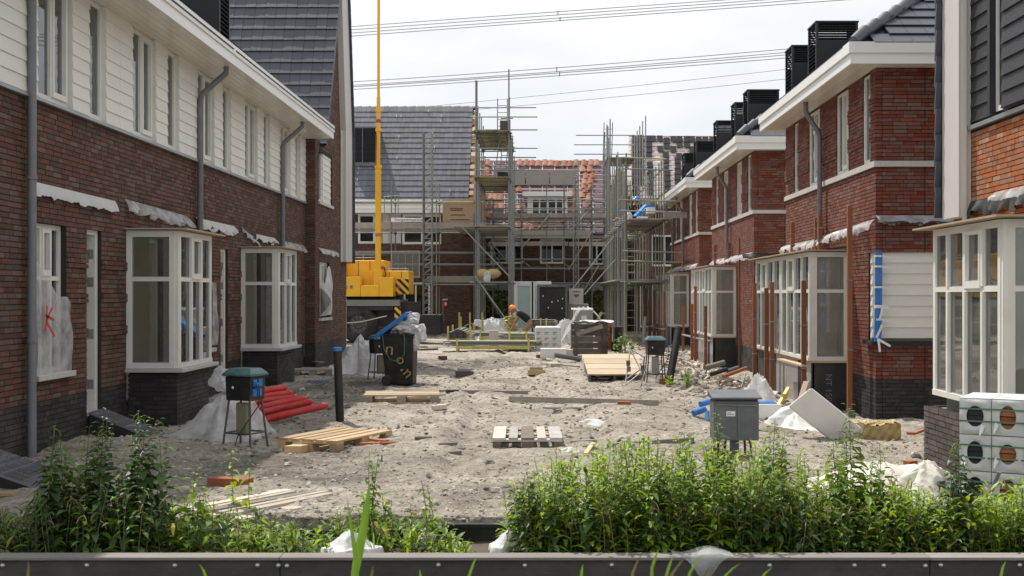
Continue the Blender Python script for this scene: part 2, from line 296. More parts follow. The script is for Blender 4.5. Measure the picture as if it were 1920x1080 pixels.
def ground_z(x, y):
    x = np.asarray(x, float); y = np.asarray(y, float)
    z = -.20*np.clip((x-2.0)/2.6, 0, 1)*np.clip((48-y)/15, 0, 1)
    near = np.clip((60-y)/25, 0, 1)
    z = z+near*((vnoise(x*.7, y*.5, 1)-.5)*.10+(vnoise(x*2.3, y*1.9, 2)-.5)*.06+(vnoise(x*6, y*5, 3)-.5)*.035+(vnoise(x*16, y*14, 4)-.5)*.022)
    xc = -.35+.5*np.sin(y*.17)+.2*np.sin(y*.41); rut = np.zeros_like(z)
    for s in (-.82, .82): rut = rut-np.exp(-((x-xc-s)/.13)**2)*(.045+.03*vnoise(x*3, y*2, 9))+.025*np.exp(-((x-xc-s*1.32)/.11)**2)
    return z+near*rut*np.clip((y-9.6)/2, 0, 1)
def gz(x, y): return float(ground_z(x, y))
def text_part(txt, size, mtx, m, parent, name='lettering', ext=.001, align='CENTER'):
    cu = bpy.data.curves.new('t', 'FONT'); cu.body = txt; cu.size = size; cu.extrude = ext; cu.align_x = align; cu.align_y = 'CENTER'
    t = bpy.data.objects.new('t', cu); COL.objects.link(t)
    dg = bpy.context.evaluated_depsgraph_get(); me = bpy.data.meshes.new_from_object(t.evaluated_get(dg)); bpy.data.objects.remove(t)
    me.transform(mtx); org = root_of(parent).location; me.transform(Matrix.Translation(-org))
    a = me.attributes.new('rnd', 'FLOAT', 'FACE'); a.data.foreach_set('value', [.5]*len(me.polygons))
    me.materials.clear(); me.materials.append(m)
    return link(name, me, parent)
def facing(loc, rz=0, tilt=90, roll=0):
    """matrix for lettering upright at loc; rz=0 reads from -Y"""
    return Matrix.Translation(loc) @ Matrix.Rotation(rz, 4, 'Z') @ Matrix.Rotation(R(tilt), 4, 'X') @ Matrix.Rotation(roll, 4, 'Z')
# ------------------------------------------------------------------ building kit
def P3(W, u, n, z):
    ax, fc, sd_ = W
    return (fc+sd_*n, u, z) if ax == 'y' else (u, fc+sd_*n, z)
def fbox(mb, W, u0, u1, n0, n1, z0, z1, r=None):
    a = P3(W, u0, n0, z0); b = P3(W, u1, n1, z1); mb.box(*a, *b, r=r)
BH = .06
_bm = {}
def brick_wall(root, W, u0, u1, z0, z1, holes=(), zones=(), bands=(), nobj=0, mort='mortar', top=None, back=True, thick=.1, seed=1):
    rnd = random.Random(seed); rows = []; zi = [z for z, _ in zones]
    n = int(round((z1-z0)/BH))
    for i in range(n):
        z = z0+i*BH; zc = z+BH/2; segs = [(u0, u1)]
        if top:
            lo, hi = top(zc); segs = [(max(u0, lo), min(u1, hi))]
            if segs[0][1]-segs[0][0] < .03: continue
        for a, b, c, d in holes:
            if c <= zc <= d:
                ns = []
                for s, e_ in segs:
                    if b <= s or a >= e_: ns.append((s, e_)); continue
                    if a > s: ns.append((s, a))
                    if b < e_: ns.append((b, e_))
                segs = ns
        zone = next((k for k, zz in enumerate(zi) if zc < zz), len(zi)-1)
        for s, e_ in segs:
            u = s; first = True
            while u < e_-.02:
                l = .22 if rnd.random() < .68 else .11
                if first: l = rnd.choice([.055, .11, .165, .22]); first = False
                full = abs(l-.22) < 1e-6
                if u+l > e_-.03: l = e_-u; full = False
                ex = 0
                for a, b, c, d in bands:
                    if c <= zc <= d and a-.01 <= u+l/2 <= b+.01: ex = .02
                rows.append((u, l, z, ex+rnd.uniform(-.003, .003), rnd.random(), zone, full)); u += l
    used = set()
    if nobj:
        def key(q):
            p = P3(W, q[0], 0, q[2]); px = VX+p[0]*F/p[1]; py = VY-(p[2]-H)*F/p[1]
            return p[1]+(100 if not (-10 < px < 1925 and -5 < py < 1060) else 0)
        cand = sorted((k for k in range(len(rows)) if rows[k][6]), key=lambda k: key(rows[k]))[:nobj]
        for k in cand:
            u, l, z, ex, rr, zone, _ = rows[k]; kk = (W[0], W[2], zones[zone][1], int(rr*8))
            if kk not in _bm:
                mb = MB(); a = P3((W[0], 0, W[2]), .004, 0, .005); b = P3((W[0], 0, W[2]), .216, -thick, BH-.005)
                mb.box(*a, *b, r=(int(rr*8)+.5)/8); _bm[kk] = mb.mesh('brick', M[zones[zone][1]])
            o = link('brick', _bm[kk], root); o.location = Vector(P3(W, u, ex, z))-root.location; used.add(k)
    for zn, (zt, mk) in enumerate(zones):
        mb = MB()
        for k, (u, l, z, ex, rr, zone, full) in enumerate(rows):
            if zone == zn and k not in used: fbox(mb, W, u+.004, u+l-.004, ex, -thick, z+.005, z+BH-.005, r=rr)
        if mb.v:
            o = part('brick', mb, M[mk], root); o['kind'] = 'stuff'
    if back:
        mb = MB()
        us = sorted({u0, u1, *[min(max(h[k], u0), u1) for h in holes for k in (0, 1)]}); zs = sorted({z0, z1, *[min(max(h[k], z0), z1) for h in holes for k in (2, 3)]})
        if top:
            zs = list(np.linspace(z0, z1, 60)); 
        for j in range(len(zs)-1):
            zc = (zs[j]+zs[j+1])/2
            ul = us
            if top:
                lo, hi = top(zs[j+1]); ul = sorted({max(u0, lo), min(u1, hi), *[u for u in us if lo < u < hi]})
            for i in range(len(ul)-1):
                uc = (ul[i]+ul[i+1])/2
                if any(a < uc < b and c < zc < d for a, b, c, d in holes) or ul[i+1]-ul[i] < .045: continue
                fbox(mb, W, ul[i]+(.02 if i == 0 else 0), ul[i+1]-(.02 if i == len(ul)-2 else 0), -.008, -thick+.004, zs[j], zs[j+1], .5)
        part('wall', mb, M[mort], root)
def window(parent, W, u0, u1, z0, z1, n=-.1, cols=(), rows=(), fw=.06, dep=.07, vents=(), name='window', g='glass', m='white', mw=None, split=True):
    """frame with mullions and transoms; each pane (and opening sash) is a piece of its own. cols: one list, or one list per row"""
    mb = MB(); mw = mw or fw*.8
    zs = [z0]+list(rows)+[z1]
    fbox(mb, W, u0, u1, n, n-dep, z1-fw, z1); fbox(mb, W, u0, u1, n, n-dep, z0, z0+fw)
    fbox(mb, W, u0, u0+fw, n+.002, n-dep, z0+fw, z1-fw); fbox(mb, W, u1-fw, u1, n+.002, n-dep, z0+fw, z1-fw)
    for z in rows: fbox(mb, W, u0+fw, u1-fw, n+.004, n-dep, z-mw/2, z+mw/2)
    cells = []
    for j in range(len(zs)-1):
        cl = cols[j] if cols and isinstance(cols[0], (list, tuple)) else cols
        us = [u0]+list(cl)+[u1]
        za = zs[j]+(fw if j == 0 else mw/2); zb = zs[j+1]-(fw if j == len(zs)-2 else mw/2)
        for c in cl: fbox(mb, W, c-mw/2, c+mw/2, n+.006, n-dep, za, zb)
        for i in range(len(us)-1): cells.append((i, j, us[i]+(fw if i == 0 else mw/2), us[i+1]-(fw if i == len(us)-2 else mw/2), za, zb))
    fr = part(name, mb, M[m], parent) if isinstance(parent, bpy.types.Object) and name else None
    tgt = fr if fr is not None else parent
    for i, j, a, b, c, d in cells:
        if (i, j) in vents:
            s = MB(); q = .042
            fbox(s, W, a, b, n+.022, n-dep+.02, d-q, d); fbox(s, W, a, b, n+.022, n-dep+.02, c, c+q*1.6); fbox(s, W, a, a+q, n+.022, n-dep+.02, c+q*1.6, d-q); fbox(s, W, b-q, b, n+.022, n-dep+.02, c+q*1.6, d-q)
            part('sash', s, M[m], tgt); a += q; b -= q; c += q*1.6; d -= q
        p = MB(); fbox(p, W, a, b, n-.028, n-.034, c, d); part('pane', p, M[g], tgt)
    return fr
def clad(root, W, u0, u1, z0, z1, nb, m, n=.03, name='weatherboard', thick=.022):
    h = (z1-z0)/nb; mesh = {}
    for i in range(nb):
        v = i % 3
        if v not in mesh:
            mb = MB(); W0 = (W[0], 0, W[2])
            a = [P3(W0, 0, n, 0), P3(W0, 0, n+thick, .004), P3(W0, 0, n+.006, h+.004), P3(W0, 0, n-.01, h+.004)]
            e = Vector(P3(W0, u1-u0, 0, 0))-Vector(P3(W0, 0, 0, 0)); mb.prism(a, e, r=[.35, .6, .5][v]); mesh[v] = mb.mesh(name, M[m])
        o = link(name, mesh[v], root); o.location = Vector(P3(W, u0, 0, z0+i*h))-root.location
def tiles(root, org, u, v, nu, nv, w, h, m, n=None, keep=None, nobj=0, tw=.026, lift=.035, over=.05, name='roof_tile', jit=.0, stag=0):
    """plain tiles laid on a slope: u along the eave, v up the slope"""
    u, v, org = Vector(u).normalized(), Vector(v).normalized(), Vector(org); nn = n or u.cross(v)
    if nn.z < 0: nn = -nn
    mb = MB(); meshes = {}; c = 0
    rn = random.Random(3)
    for j in range(nv):
        for i in range(nu):
            cu, cv = (i+.5+(stag*.5 if j % 2 else 0))*w, (j+.5)*h
            if keep and not keep(cu, cv, i, j): continue
            p = org+u*cu+v*cv+nn*rn.uniform(-jit, jit); d = (v*(h+over)/2-nn*lift/2); q = nn*tw/2
            if c < nobj:
                k = rn.randrange(6)
                if k not in meshes:
                    t = MB(); t.obox((0, 0, 0), u*(w/2-.003), d, q, r=(k+.5)/6); meshes[k] = t.mesh(name, M[m])
                o = link(name, meshes[k], root); o.location = p+nn*(lift/2)-root.location; c += 1
            else: mb.obox(p+nn*(lift/2), u*(w/2-.003), d, q, r=rn.random())
    if mb.v:
        o = part(name, mb, M[m], root); o['kind'] = 'stuff'
def pipe(root, pts, r=.045, m='zinc', name='downpipe', clips=()):
    mb = MB(); mb.path(pts, r, 10)
    o = part(name, mb, M[m], root)
    for c in clips:
        k = MB(); k.lathe(c, [(r+.012, -.02), (r+.012, .02)], 10); k.lathe(c, [(r, -.02), (r+.012, -.02)], 10); part('pipe_clip', k, M[m], o)
    return o
def strip(root, W, u0, u1, z, drop=.12, amp=.03, m='bag', out=.06, name='plastic_strip', seed=0, ragged=.35, slope=0):
    """foil strip hanging out of a brick joint"""
    rn = random.Random(seed); nu = max(10, int((u1-u0)*26)); mb = MB(); ph = [rn.uniform(0, 6) for _ in range(4)]
    hgt = [drop*(1+ragged*(math.sin(i*.55+ph[0])*.6+rn.uniform(-.5, .5))) for i in range(nu+1)]
    def fn(a, b):
        i = int(round(a*nu)); s = math.sin(i*.9+ph[1])*amp+math.sin(i*.37+ph[2])*amp
        return P3(W, u0+(u1-u0)*a, .006+out*math.sin(b*1.5)+s*b, z+slope*a-hgt[i]*b)
    mb.grid(fn, nu, 5); return part(name, mb, M[m], root)
def bay(root, W, u0, u1, proj, z0, z1, zt, lights, vent, sill=.05, base=None, cover=True, basez=0, far=True, corner=.07, sidefw=.07, cov_over=(.25, .1), g='glass'):
    """box bay: W is the wall, u0 the near end; front, near side and far side are glazed frames"""
    ax, fc, s = W; Wf = (ax, fc+s*proj, s); oth = 'x' if ax == 'y' else 'y'
    mb = MB()
    # corner posts
    fbox(mb, W, u0+.05, u1-.05, proj-.10, .02, z1-.05, z1-.031); b = part('bay_window', mb, M['white'], root)
    for u in (u0, u1): q = MB(); fbox(q, Wf, u-.045 if u == u1 else u, u+.045 if u == u0 else u, 0, -corner, z0, z1); part('corner_post', q, M['white'], b)
    n = len(lights)
    def sub(Wx, a, c, cols, vents, fw=.06):
        q = MB(); mw = .055; n_ = .012; dep = .085
        fbox(q, Wx, a, c, n_, n_-dep, z1-fw*1.2, z1+.001); fbox(q, Wx, a, c, n_+.012, n_-dep, z0, z0+fw)
        fbox(q, Wx, a, a+fw, n_-.002, n_-dep, z0+fw, z1-fw*1.2); fbox(q, Wx, c-fw, c, n_-.002, n_-dep, z0+fw, z1-fw*1.2)
        fbox(q, Wx, a+fw, c-fw, n_-.004, n_-dep, zt-mw/2, zt+mw/2)
        for x in cols: fbox(q, Wx, x-mw/2, x+mw/2, n_+.01, n_-dep, z0+fw, zt-mw/2); fbox(q, Wx, x-mw/2, x+mw/2, n_+.01, n_-dep, zt+mw/2, z1-fw*1.2)
        part('window_frame', q, M['white'], b)
        us = [a]+list(cols)+[c]
        for i in range(len(us)-1):
            x0 = us[i]+(fw if i == 0 else mw/2); x1 = us[i+1]-(fw if i == len(us)-2 else mw/2)
            for j, (za, zb) in enumerate(((z0+fw, zt-mw/2), (zt+mw/2, z1-fw*1.2))):
                y0, y1, za_, zb_ = x0, x1, za, zb
                if j == 1 and i in vents:
                    t = MB(); k = .04
                    fbox(t, Wx, y0, y1, .03, -.03, zb_-k, zb_); fbox(t, Wx, y0, y1, .03, -.03, za_-.02, za_+k*1.4); fbox(t, Wx, y0, y0+k, .03, -.03, za_+k*1.4, zb_-k); fbox(t, Wx, y1-k, y1, .03, -.03, za_+k*1.4, zb_-k)
                    part('sash', t, M['white'], b); y0 += k; y1 -= k; za_ += k*1.4; zb_ -= k
                gq = MB(); fbox(gq, Wx, y0, y1, -.02, -.026, za_, zb_); part('pane', gq, M[g], b)
                bd = MB(); e_ = .012
                fbox(bd, Wx, y0, y1, -.012, -.03, za_, za_+e_); fbox(bd, Wx, y0, y0+e_, -.012, -.03, za_+e_, zb_); fbox(bd, Wx, y1-e_, y1, -.012, -.03, za_+e_, zb_)
                part('glazing_bead', bd, M['alu'], b)
    sub(Wf, u0+.046, u1-.046, lights, vent)
    x0, x1 = sorted((fc+s*.002, fc+s*(proj-.046)))
    if ax == 'y':
        sub(('x', u0, -1), x0, x1, (), (), sidefw)
        if far: sub(('x', u1, 1), x0, x1, (), (), sidefw)
    if sill:
        q = MB(); fbox(q, W, u0-.07, u1+.07, .0, proj+.09, z0-.055, z0-.004); part('sill', q, M['stone'], b, bevel=.006)
    if cover:
        q = MB(); fbox(q, W, u0-cov_over[1], u1+cov_over[0], 0, proj+.14, z1+.012, z1+.032); o = part('cover_board', q, M['plywood'], b)
    for k in range(4):
        uu = u0+.18+(u1-u0-.3)*k/4+.1*random.random(); nn = -.25-.5*random.random(); q = MB(); fbox(q, W, uu, uu+random.choice([.05, .07, .16]), nn, nn-.05, z0-.2, z1-.03); part('inner_post', q, M[random.choice(['cream', 'curtain', 'plaster'])], b)
    q = MB(); fbox(q, W, u0+.03, u1-.03, -.05, proj-.09, z0-.02, z0+.0015); fbox(q, W, u0+.03, u1-.03, -.05, proj-.09, z1-.03, z1-.002); part('inner_lining', q, M['plaster'], b)
    return b
def chimney(root, x0, x1, y0, y1, z0, z1, side, slat_front=6):
    """black louvred roof terminal"""
    mb = MB(); t = .045; zl = z1-.42*(z1-z0)*.62
    for xx in (x0, x1-t):
        for yy in (y0, y1-t): mb.box(xx, yy, z0, xx+t, yy+t, z1-.03)
    mb.box(x0-.012, y0-.012, z1-.03, x1+.012, y1+.012, z1)
    zf = z1-.36*(x1-x0)/.8
    mb.box(x0+t, y0+.006, z0, x1-t, y0+.03, zf)
    sx = (x1-.03, x1-.006) if side < 0 else (x0+.006, x0+.03)
    mb.box(sx[0], y0+t, z0, sx[1], y1-t, z1-.031); mb.box(x0+t, y1-.03, z0, x1-t, y1-.006, zf-.02)
    c = part('chimney', mb, M['louvre'], root)
    W = ('x', y0, -1); n = 7; h = (z1-.03-zf)/n; me = None
    for i in range(n):
        if me is None:
            q = MB(); q.obox((0, 0, 0), ((x1-x0)/2-t, 0, 0), (0, .019, -.012), (0, .003, .005), r=.5); me = q.mesh('slat', M['louvre'])
        for yy in (y0+.028, y1-.028):
            o = link('slat', me, c); o.location = Vector(((x0+x1)/2, yy, zf+(i+.5)*h))-root.location
    xs = x0+.025 if side < 0 else x1-.025; k = int((z1-z0)/.075); me = None
    for i in range(k):
        if me is None:
            q = MB(); q.obox((0, 0, 0), (.02, 0, .012 if side < 0 else -.012), (0, (y1-y0)/2-t, 0), (-.004, 0, .006), r=.5); me = q.mesh('slat', M['louvre'])
        o = link('slat', me, c); o.location = Vector((xs, (y0+y1)/2, z0+(i+.5)*(z1-.03-z0)/k))-root.location
    return c
def interior(root, x0, x1, y0, y1, floors, y_parts=(), name='interior_wall'):
    mb = MB(); 
    zlo, zhi = floors[0], floors[-1]
    xa, xb = (x0, x0+.08) if abs(x0) > abs(x1) else (x1-.08, x1)
    for z, z2 in zip(floors[:-1], floors[1:]):
        zs_, ze_ = z+.35, z2-.35; nw = max(1, int((y1-y0)/2.0)); st_ = (y1-y0)/nw
        mb.box(xa, y0, z-.12 if z == zlo else z, xb, y1, zs_); mb.box(xa, y0, ze_, xb, y1, z2)
        for k in range(nw+1): yc = y0+k*st_; mb.box(xa, max(y0, yc-.3), zs_, xb, min(y1, yc+.3), ze_)
    a, b = (x0+.08, x1) if abs(x0) > abs(x1) else (x0, x1-.08)
    for y in (y0, y1-.06): mb.box(a, y, zlo, b, y+.06, zhi)
    for z in floors: mb.box(a, y0+.06, z-.12, b, y1-.06, z)
    for y, f in y_parts: mb.box(a, y, zlo, a+(b-a)*f if abs(x0) > abs(x1) else b, y+.06, floors[1]-.12)
    part(name, mb, M['plaster'], root)

# ------------------------------------------------------------------ row of houses at one side of the site
XL = -5.56; WL = ('y', XL, 1)
BASE = .56
def left_house(label, Y0, Y1, starts, upper, pipe_y, nobj, seed, chim=None):
    t = thing('terraced_house', label, 'house', (XL, Y0, 0), group='terraced houses under construction')
    holes, bands = [], []
    for s in starts:
        w0, w1, d0, d1, b0, b1 = s+.28, s+1.15, s+1.78, s+2.26, s+3.17, s+4.80
        holes += [(w0, w1, .80, 2.54), (d0, d1, .26, 2.55), (b0, b1, .25, 2.66)]
        for zz in (1.23, 1.65, 2.07): bands += [(s-.95, w0, zz, zz+.12), (w1, d0, zz, zz+.12), (d1, b0, zz, zz+.12)]
    brick_wall(t, WL, Y0, Y1, -.10, 3.86, holes, [(BASE, 'brick_dark'), (9, 'brick_brown')], bands, nobj, seed=seed)
    # trim between brick and boards
    mb = MB(); fbox(mb, WL, Y0, Y1, .07, -.05, 3.865, 3.90); part('ledge_trim', mb, M['alu'], t)
    mb = MB(); fbox(mb, WL, Y0, Y1, -.13, -.20, 3.90, 5.39); hs = []
    part('backing_wall', MB().box(XL-.20, Y0, 3.87, XL-.13, Y1, 3.95), M['mortar'], t)
    for kind, a, b in upper:
        a, b = max(a, Y0), min(b, Y1)
        if b-a < .06: continue
        if kind == 'p':
            q = MB(); fbox(q, WL, a, b, .028, -.1, 3.905, 5.38); part('panel_backing', q, M['white'], t)
            m_ = (a+b)/2 if b-a > .8 else None
            for c, d in (((a+.001, m_-.003), (m_+.003, b-.001)) if m_ else ((a+.001, b-.001),)): clad(t, WL, c, d, 3.91, 5.38, 9, 'cream', .028)
        else:
            cols = [(a+b)/2] if b-a > .8 else []
            window(t, WL, a, b, 3.93, 5.385, -.02, cols, (), .055, .09, [(1, 0)] if cols else (), 'window')
    # eave: fascia, gutter lip, soffit planks
    fa = MB(); fbox(fa, WL, Y0, Y1, .69, .655, 5.375, 5.53); fbox(fa, WL, Y0, Y1, .715, .655, 5.531, 5.67); part('fascia', fa, M['fascia'], t)
    for i in range(6):
        q = MB(); fbox(q, WL, Y0, Y1, .645-.108*i, .645-.108*(i+1)+.006, 5.388, 5.402); part('soffit_board', q, M['soffit'], t)
    q = MB(); fbox(q, WL, Y0, Y1, .655, -.1, 5.404, 5.55); part('eave_box', q, M['soffit'], t)
    # roof
    sl = Vector((-math.cos(R(40.5)), 0, math.sin(R(40.5))))
    q = MB(); e0 = Vector((XL+.62, 0, 5.60)); q.prism([(XL+.62, Y0, 5.60), (XL+.62-6.5*math.cos(R(40.5)), Y0, 5.60+6.5*math.sin(R(40.5))), (XL+.62-6.5*math.cos(R(40.5)), Y0, 5.5+6.5*math.sin(R(40.5))), (XL+.62, Y0, 5.50)], (0, Y1-Y0, 0)); part('roof', q, M['louvre'], t)
    tiles(t, (XL+.68, Y0, 5.58), (0, 1, 0), sl, int((Y1-Y0)/.3), 19, .3, .335, 'tile', tw=.03)
    # doors, windows and bays of each dwelling
    for s in starts:
        w0, w1, d0, d1, b0, b1 = s+.28, s+1.15, s+1.78, s+2.26, s+3.17, s+4.80
        window(t, WL, w0, w1, .86, 2.54, -.07, [[w0+.30, w0+.58], [w0+.30, w0+.58]], [1.93], .055, .08, [(1, 1)], 'window', mw=.05)
        q = MB(); fbox(q, WL, w0-.05, w1+.12, -.09, .07, .79, .855); part('window_sill', q, M['stone'], t, bevel=.006)
        f = MB(); fbox(f, WL, d1-.075, d1, -.05, -.22, .30, 2.55); fbox(f, WL, d0, d1-.075, -.05, -.22, 2.49, 2.55); fbox(f, WL, d0, d0+.06, -.05, -.22, .30, 2.49)
        df = part('door_frame', f, M['white'], t)
        for zz in (.62, 1.25, 1.90, 2.25):
            q = MB(); fbox(q, WL, d1-.079, d1-.0755, -.07, -.15, zz-.06, zz+.06); fbox(q, WL, d1-.09, d1-.0792, -.10, -.13, zz-.02, zz+.02); part('hinge_plate', q, M['alu'], df)
        q = MB(); fbox(q, WL, d0+.005, d1-.005, .02, -.24, .26, .298); part('threshold', q, M['stone'], t)
        bay(t, WL, b0, b1, .69, .76, 2.60, 1.95, [b0+.58, b0+1.06], [1])
        for Wb, a, c in ((('y', XL+.66, 1), b0+.05, b1-.03), (('x', b0+.05, -1), XL+.001, XL+.66), (('x', b1-.03, 1), XL+.001, XL+.66)):
            brick_wall(t, Wb, a, c, -.10, .70, (), [(9, 'brick_dark')], (), 0, 'mortar', seed=seed+5)
    if pipe_y:
        zt = 5.39; x = XL+.085
        pipe(t, [(XL+.50, pipe_y, zt+.02), (XL+.50, pipe_y, zt-.10), (x+.03, pipe_y, zt-.44), (x, pipe_y, zt-.54), (x, pipe_y, .0)] if pipe_y > 13.5 else [(x, pipe_y, zt), (x, pipe_y, -.05)], .047, clips=[(x, pipe_y, z) for z in (3.0, 1.25)])
    if chim: chimney(t, *chim, side=1)
    interior(t, XL-4.2, XL-.12, Y0+.02, Y1-.02, [.30, 2.95, 5.38], [(s+1.5, .55) for s in starts]+[(s+2.55, .8) for s in starts])
    return t
up = []
for j in range(-1, 6):
    a = 15.18+3.05*j; up += [('p', a, a+1.0), ('w', a+1.0, a+1.97), ('p', a+1.97, a+2.5), ('w', a+2.5, a+3.05)]
hA = left_house('brown brick terraced house cut off by the frame, nearest of its row', 8.5, 12.82, [], up, None, 0, 11)
hB = left_house('brown brick terraced house with plastic sheeting over its narrow window', 12.82, 18.98, [12.87], up, 12.87, 300, 12, (-6.1, -5.3, 19.4, 20.05, 5.8, 7.3) and None)
hC = left_house('brown brick terraced house behind the red tubes, last of its row before the steep gable', 18.98, 28.0, [18.97], up, 19.2, 300, 13, (-6.1, -5.3, 19.7, 20.35, 5.8, 7.3))
pipe(hC, [(XL+.50, 25.3, 5.41), (XL+.50, 25.3, 5.29), (XL+.115, 25.3, 4.95), (XL+.085, 25.3, 4.85), (XL+.085, 25.3, 2.45)], .047, clips=[(XL+.085, 25.3, z) for z in (4.3, 3.0)])
strip(hB, WL, 13.04, 15.6, 2.98, .15, .012, 'bag', .05, seed=1, ragged=.12, slope=-.02)
strip(hB, WL, 15.95, 18.75, 3.02, .16, .045, 'film', .07, seed=2, slope=-.05)
strip(hC, WL, 19.25, 21.6, 2.98, .15, .04, 'bag', .06, seed=3)
strip(hC, WL, 22.0, 23.4, 3.02, .10, .03, 'film', .06, seed=4, slope=-.25); strip(hC, WL, 23.3, 24.9, 2.92, .13, .04, 'bag', .06, seed=5); strip(hC, WL, 25.4, 27.9, 2.9, .16, .03, 'film', .05, seed=6)
# steep gable house closing the row
GX = -5.3
g = thing('gable_house', 'tall brown brick gable house with steep dark tiled roof and pale bargeboards', 'house', (GX, 28, 0))
WG = ('y', GX, 1)
def gtop(z): return (28.0 if z < 5.4 else 28.65+(z-5.4)/2.1, 32.45 if z < 6.05 else 32.45-(z-6.05)*.217)
gh = [(28.45, 30.25, 3.92, 5.25), (28.55, 29.85, 1.14, 2.54)]
brick_wall(g, WG, 28.0, 32.45, -.1, 11.0, gh, [(.62, 'brick_dark'), (99, 'brick_brown')], (), 120, top=gtop, seed=21)
brick_wall(g, ('x', 28.0, -1), -5.56, -5.302, -.1, 5.38, (), [(.62, 'brick_dark'), (99, 'brick_brown')], (), 0, seed=22)
fw_ = window(g, WG, 28.45, 29.15, 3.98, 5.25, -.06, (), (), .06, .08)
clad(g, WG, 29.15, 30.25, 3.98, 5.25, 8, 'cream', -.05)
q = MB(); fbox(q, WG, 28.40, 30.3, .04, -.09, 3.90, 3.97); part('window_sill', q, M['stone'], g)
window(g, WG, 28.55, 29.85, 1.2, 2.54, -.06, [[28.98, 29.42], [28.98, 29.42]], [1.93], .055, .08, [(1, 1)])
q = MB(); fbox(q, WG, 28.48, 29.95, .06, -.09, 1.12, 1.19); part('window_sill', q, M['stone'], g)
q = MB(); q.box(GX+.001, 31.45, 2.62, GX+.15, 32.5, 6.05); q.prism([(GX+.001, 31.45, 6.051), (GX+.001, 32.5, 6.051), (GX+.001, 31.55, 10.45), (GX+.001, 30.75, 9.9)], (.149, 0, 0)); part('bargeboard', q, M['bargeboard'], g)
q = MB(); q.box(GX+.02, 31.43, 2.60, GX+.06, 31.45, 6.05); part('board_trim', q, M['white'], g)
tiles(g, (GX+.22, 32.56, 2.62), (-1, 0, 0), (0, -.01, 1), 24, 10, .3, .335, 'tile', n=Vector((0, 1, 0)))
tiles(g, (GX+.22, 32.55, 6.0), (-1, 0, 0), (0, -.212, .977), 24, 14, .3, .335, 'tile', n=Vector((0, 1, .217)).normalized())
sv = Vector((0, 1, 2.1)).normalized()
tiles(g, (GX+.16, 28.60, 5.35), (-1, 0, 0), sv, 30, 16, .262, .338, 'tile', n=Vector((0, -2.1, 1)).normalized(), nobj=300, jit=.003)
q = MB(); q.prism([(GX+.10, 28.66, 5.32), (GX+.10, 31.05, 10.32), (GX+.10, 31.13, 10.28), (GX+.10, 28.74, 5.28)], (-9, 0, 0)); q.box(GX-9, 32.46, 2.6, GX-.3, 32.52, 6.0); q.prism([(GX+.0, 32.44, 6.0), (GX+.0, 32.52, 6.0), (GX+.0, 31.2, 10.4), (GX+.0, 31.1, 10.4)], (-9, 0, 0)); part('roof', q, M['louvre'], g)
q = MB(); q.prism([(GX+.101, 28.58, 5.30), (GX+.101, 28.70, 5.30), (GX+.101, 31.10, 10.30), (GX+.101, 30.98, 10.36)], (.055, 0, 0)); part('verge', q, M['louvre'], g)
strip(g, WG, 28.3, 30.6, 2.86, .13, .04, 'film', .1, seed=8)
interior(g, GX-4.2, GX-.12, 28.02, 33.2, [.30, 2.95, 5.38])
q = MB(); q.box(GX-9, 28.05, 0, GX-.15, 28.1, 5.35); part('dark_backing', q, M['mortar'], g)

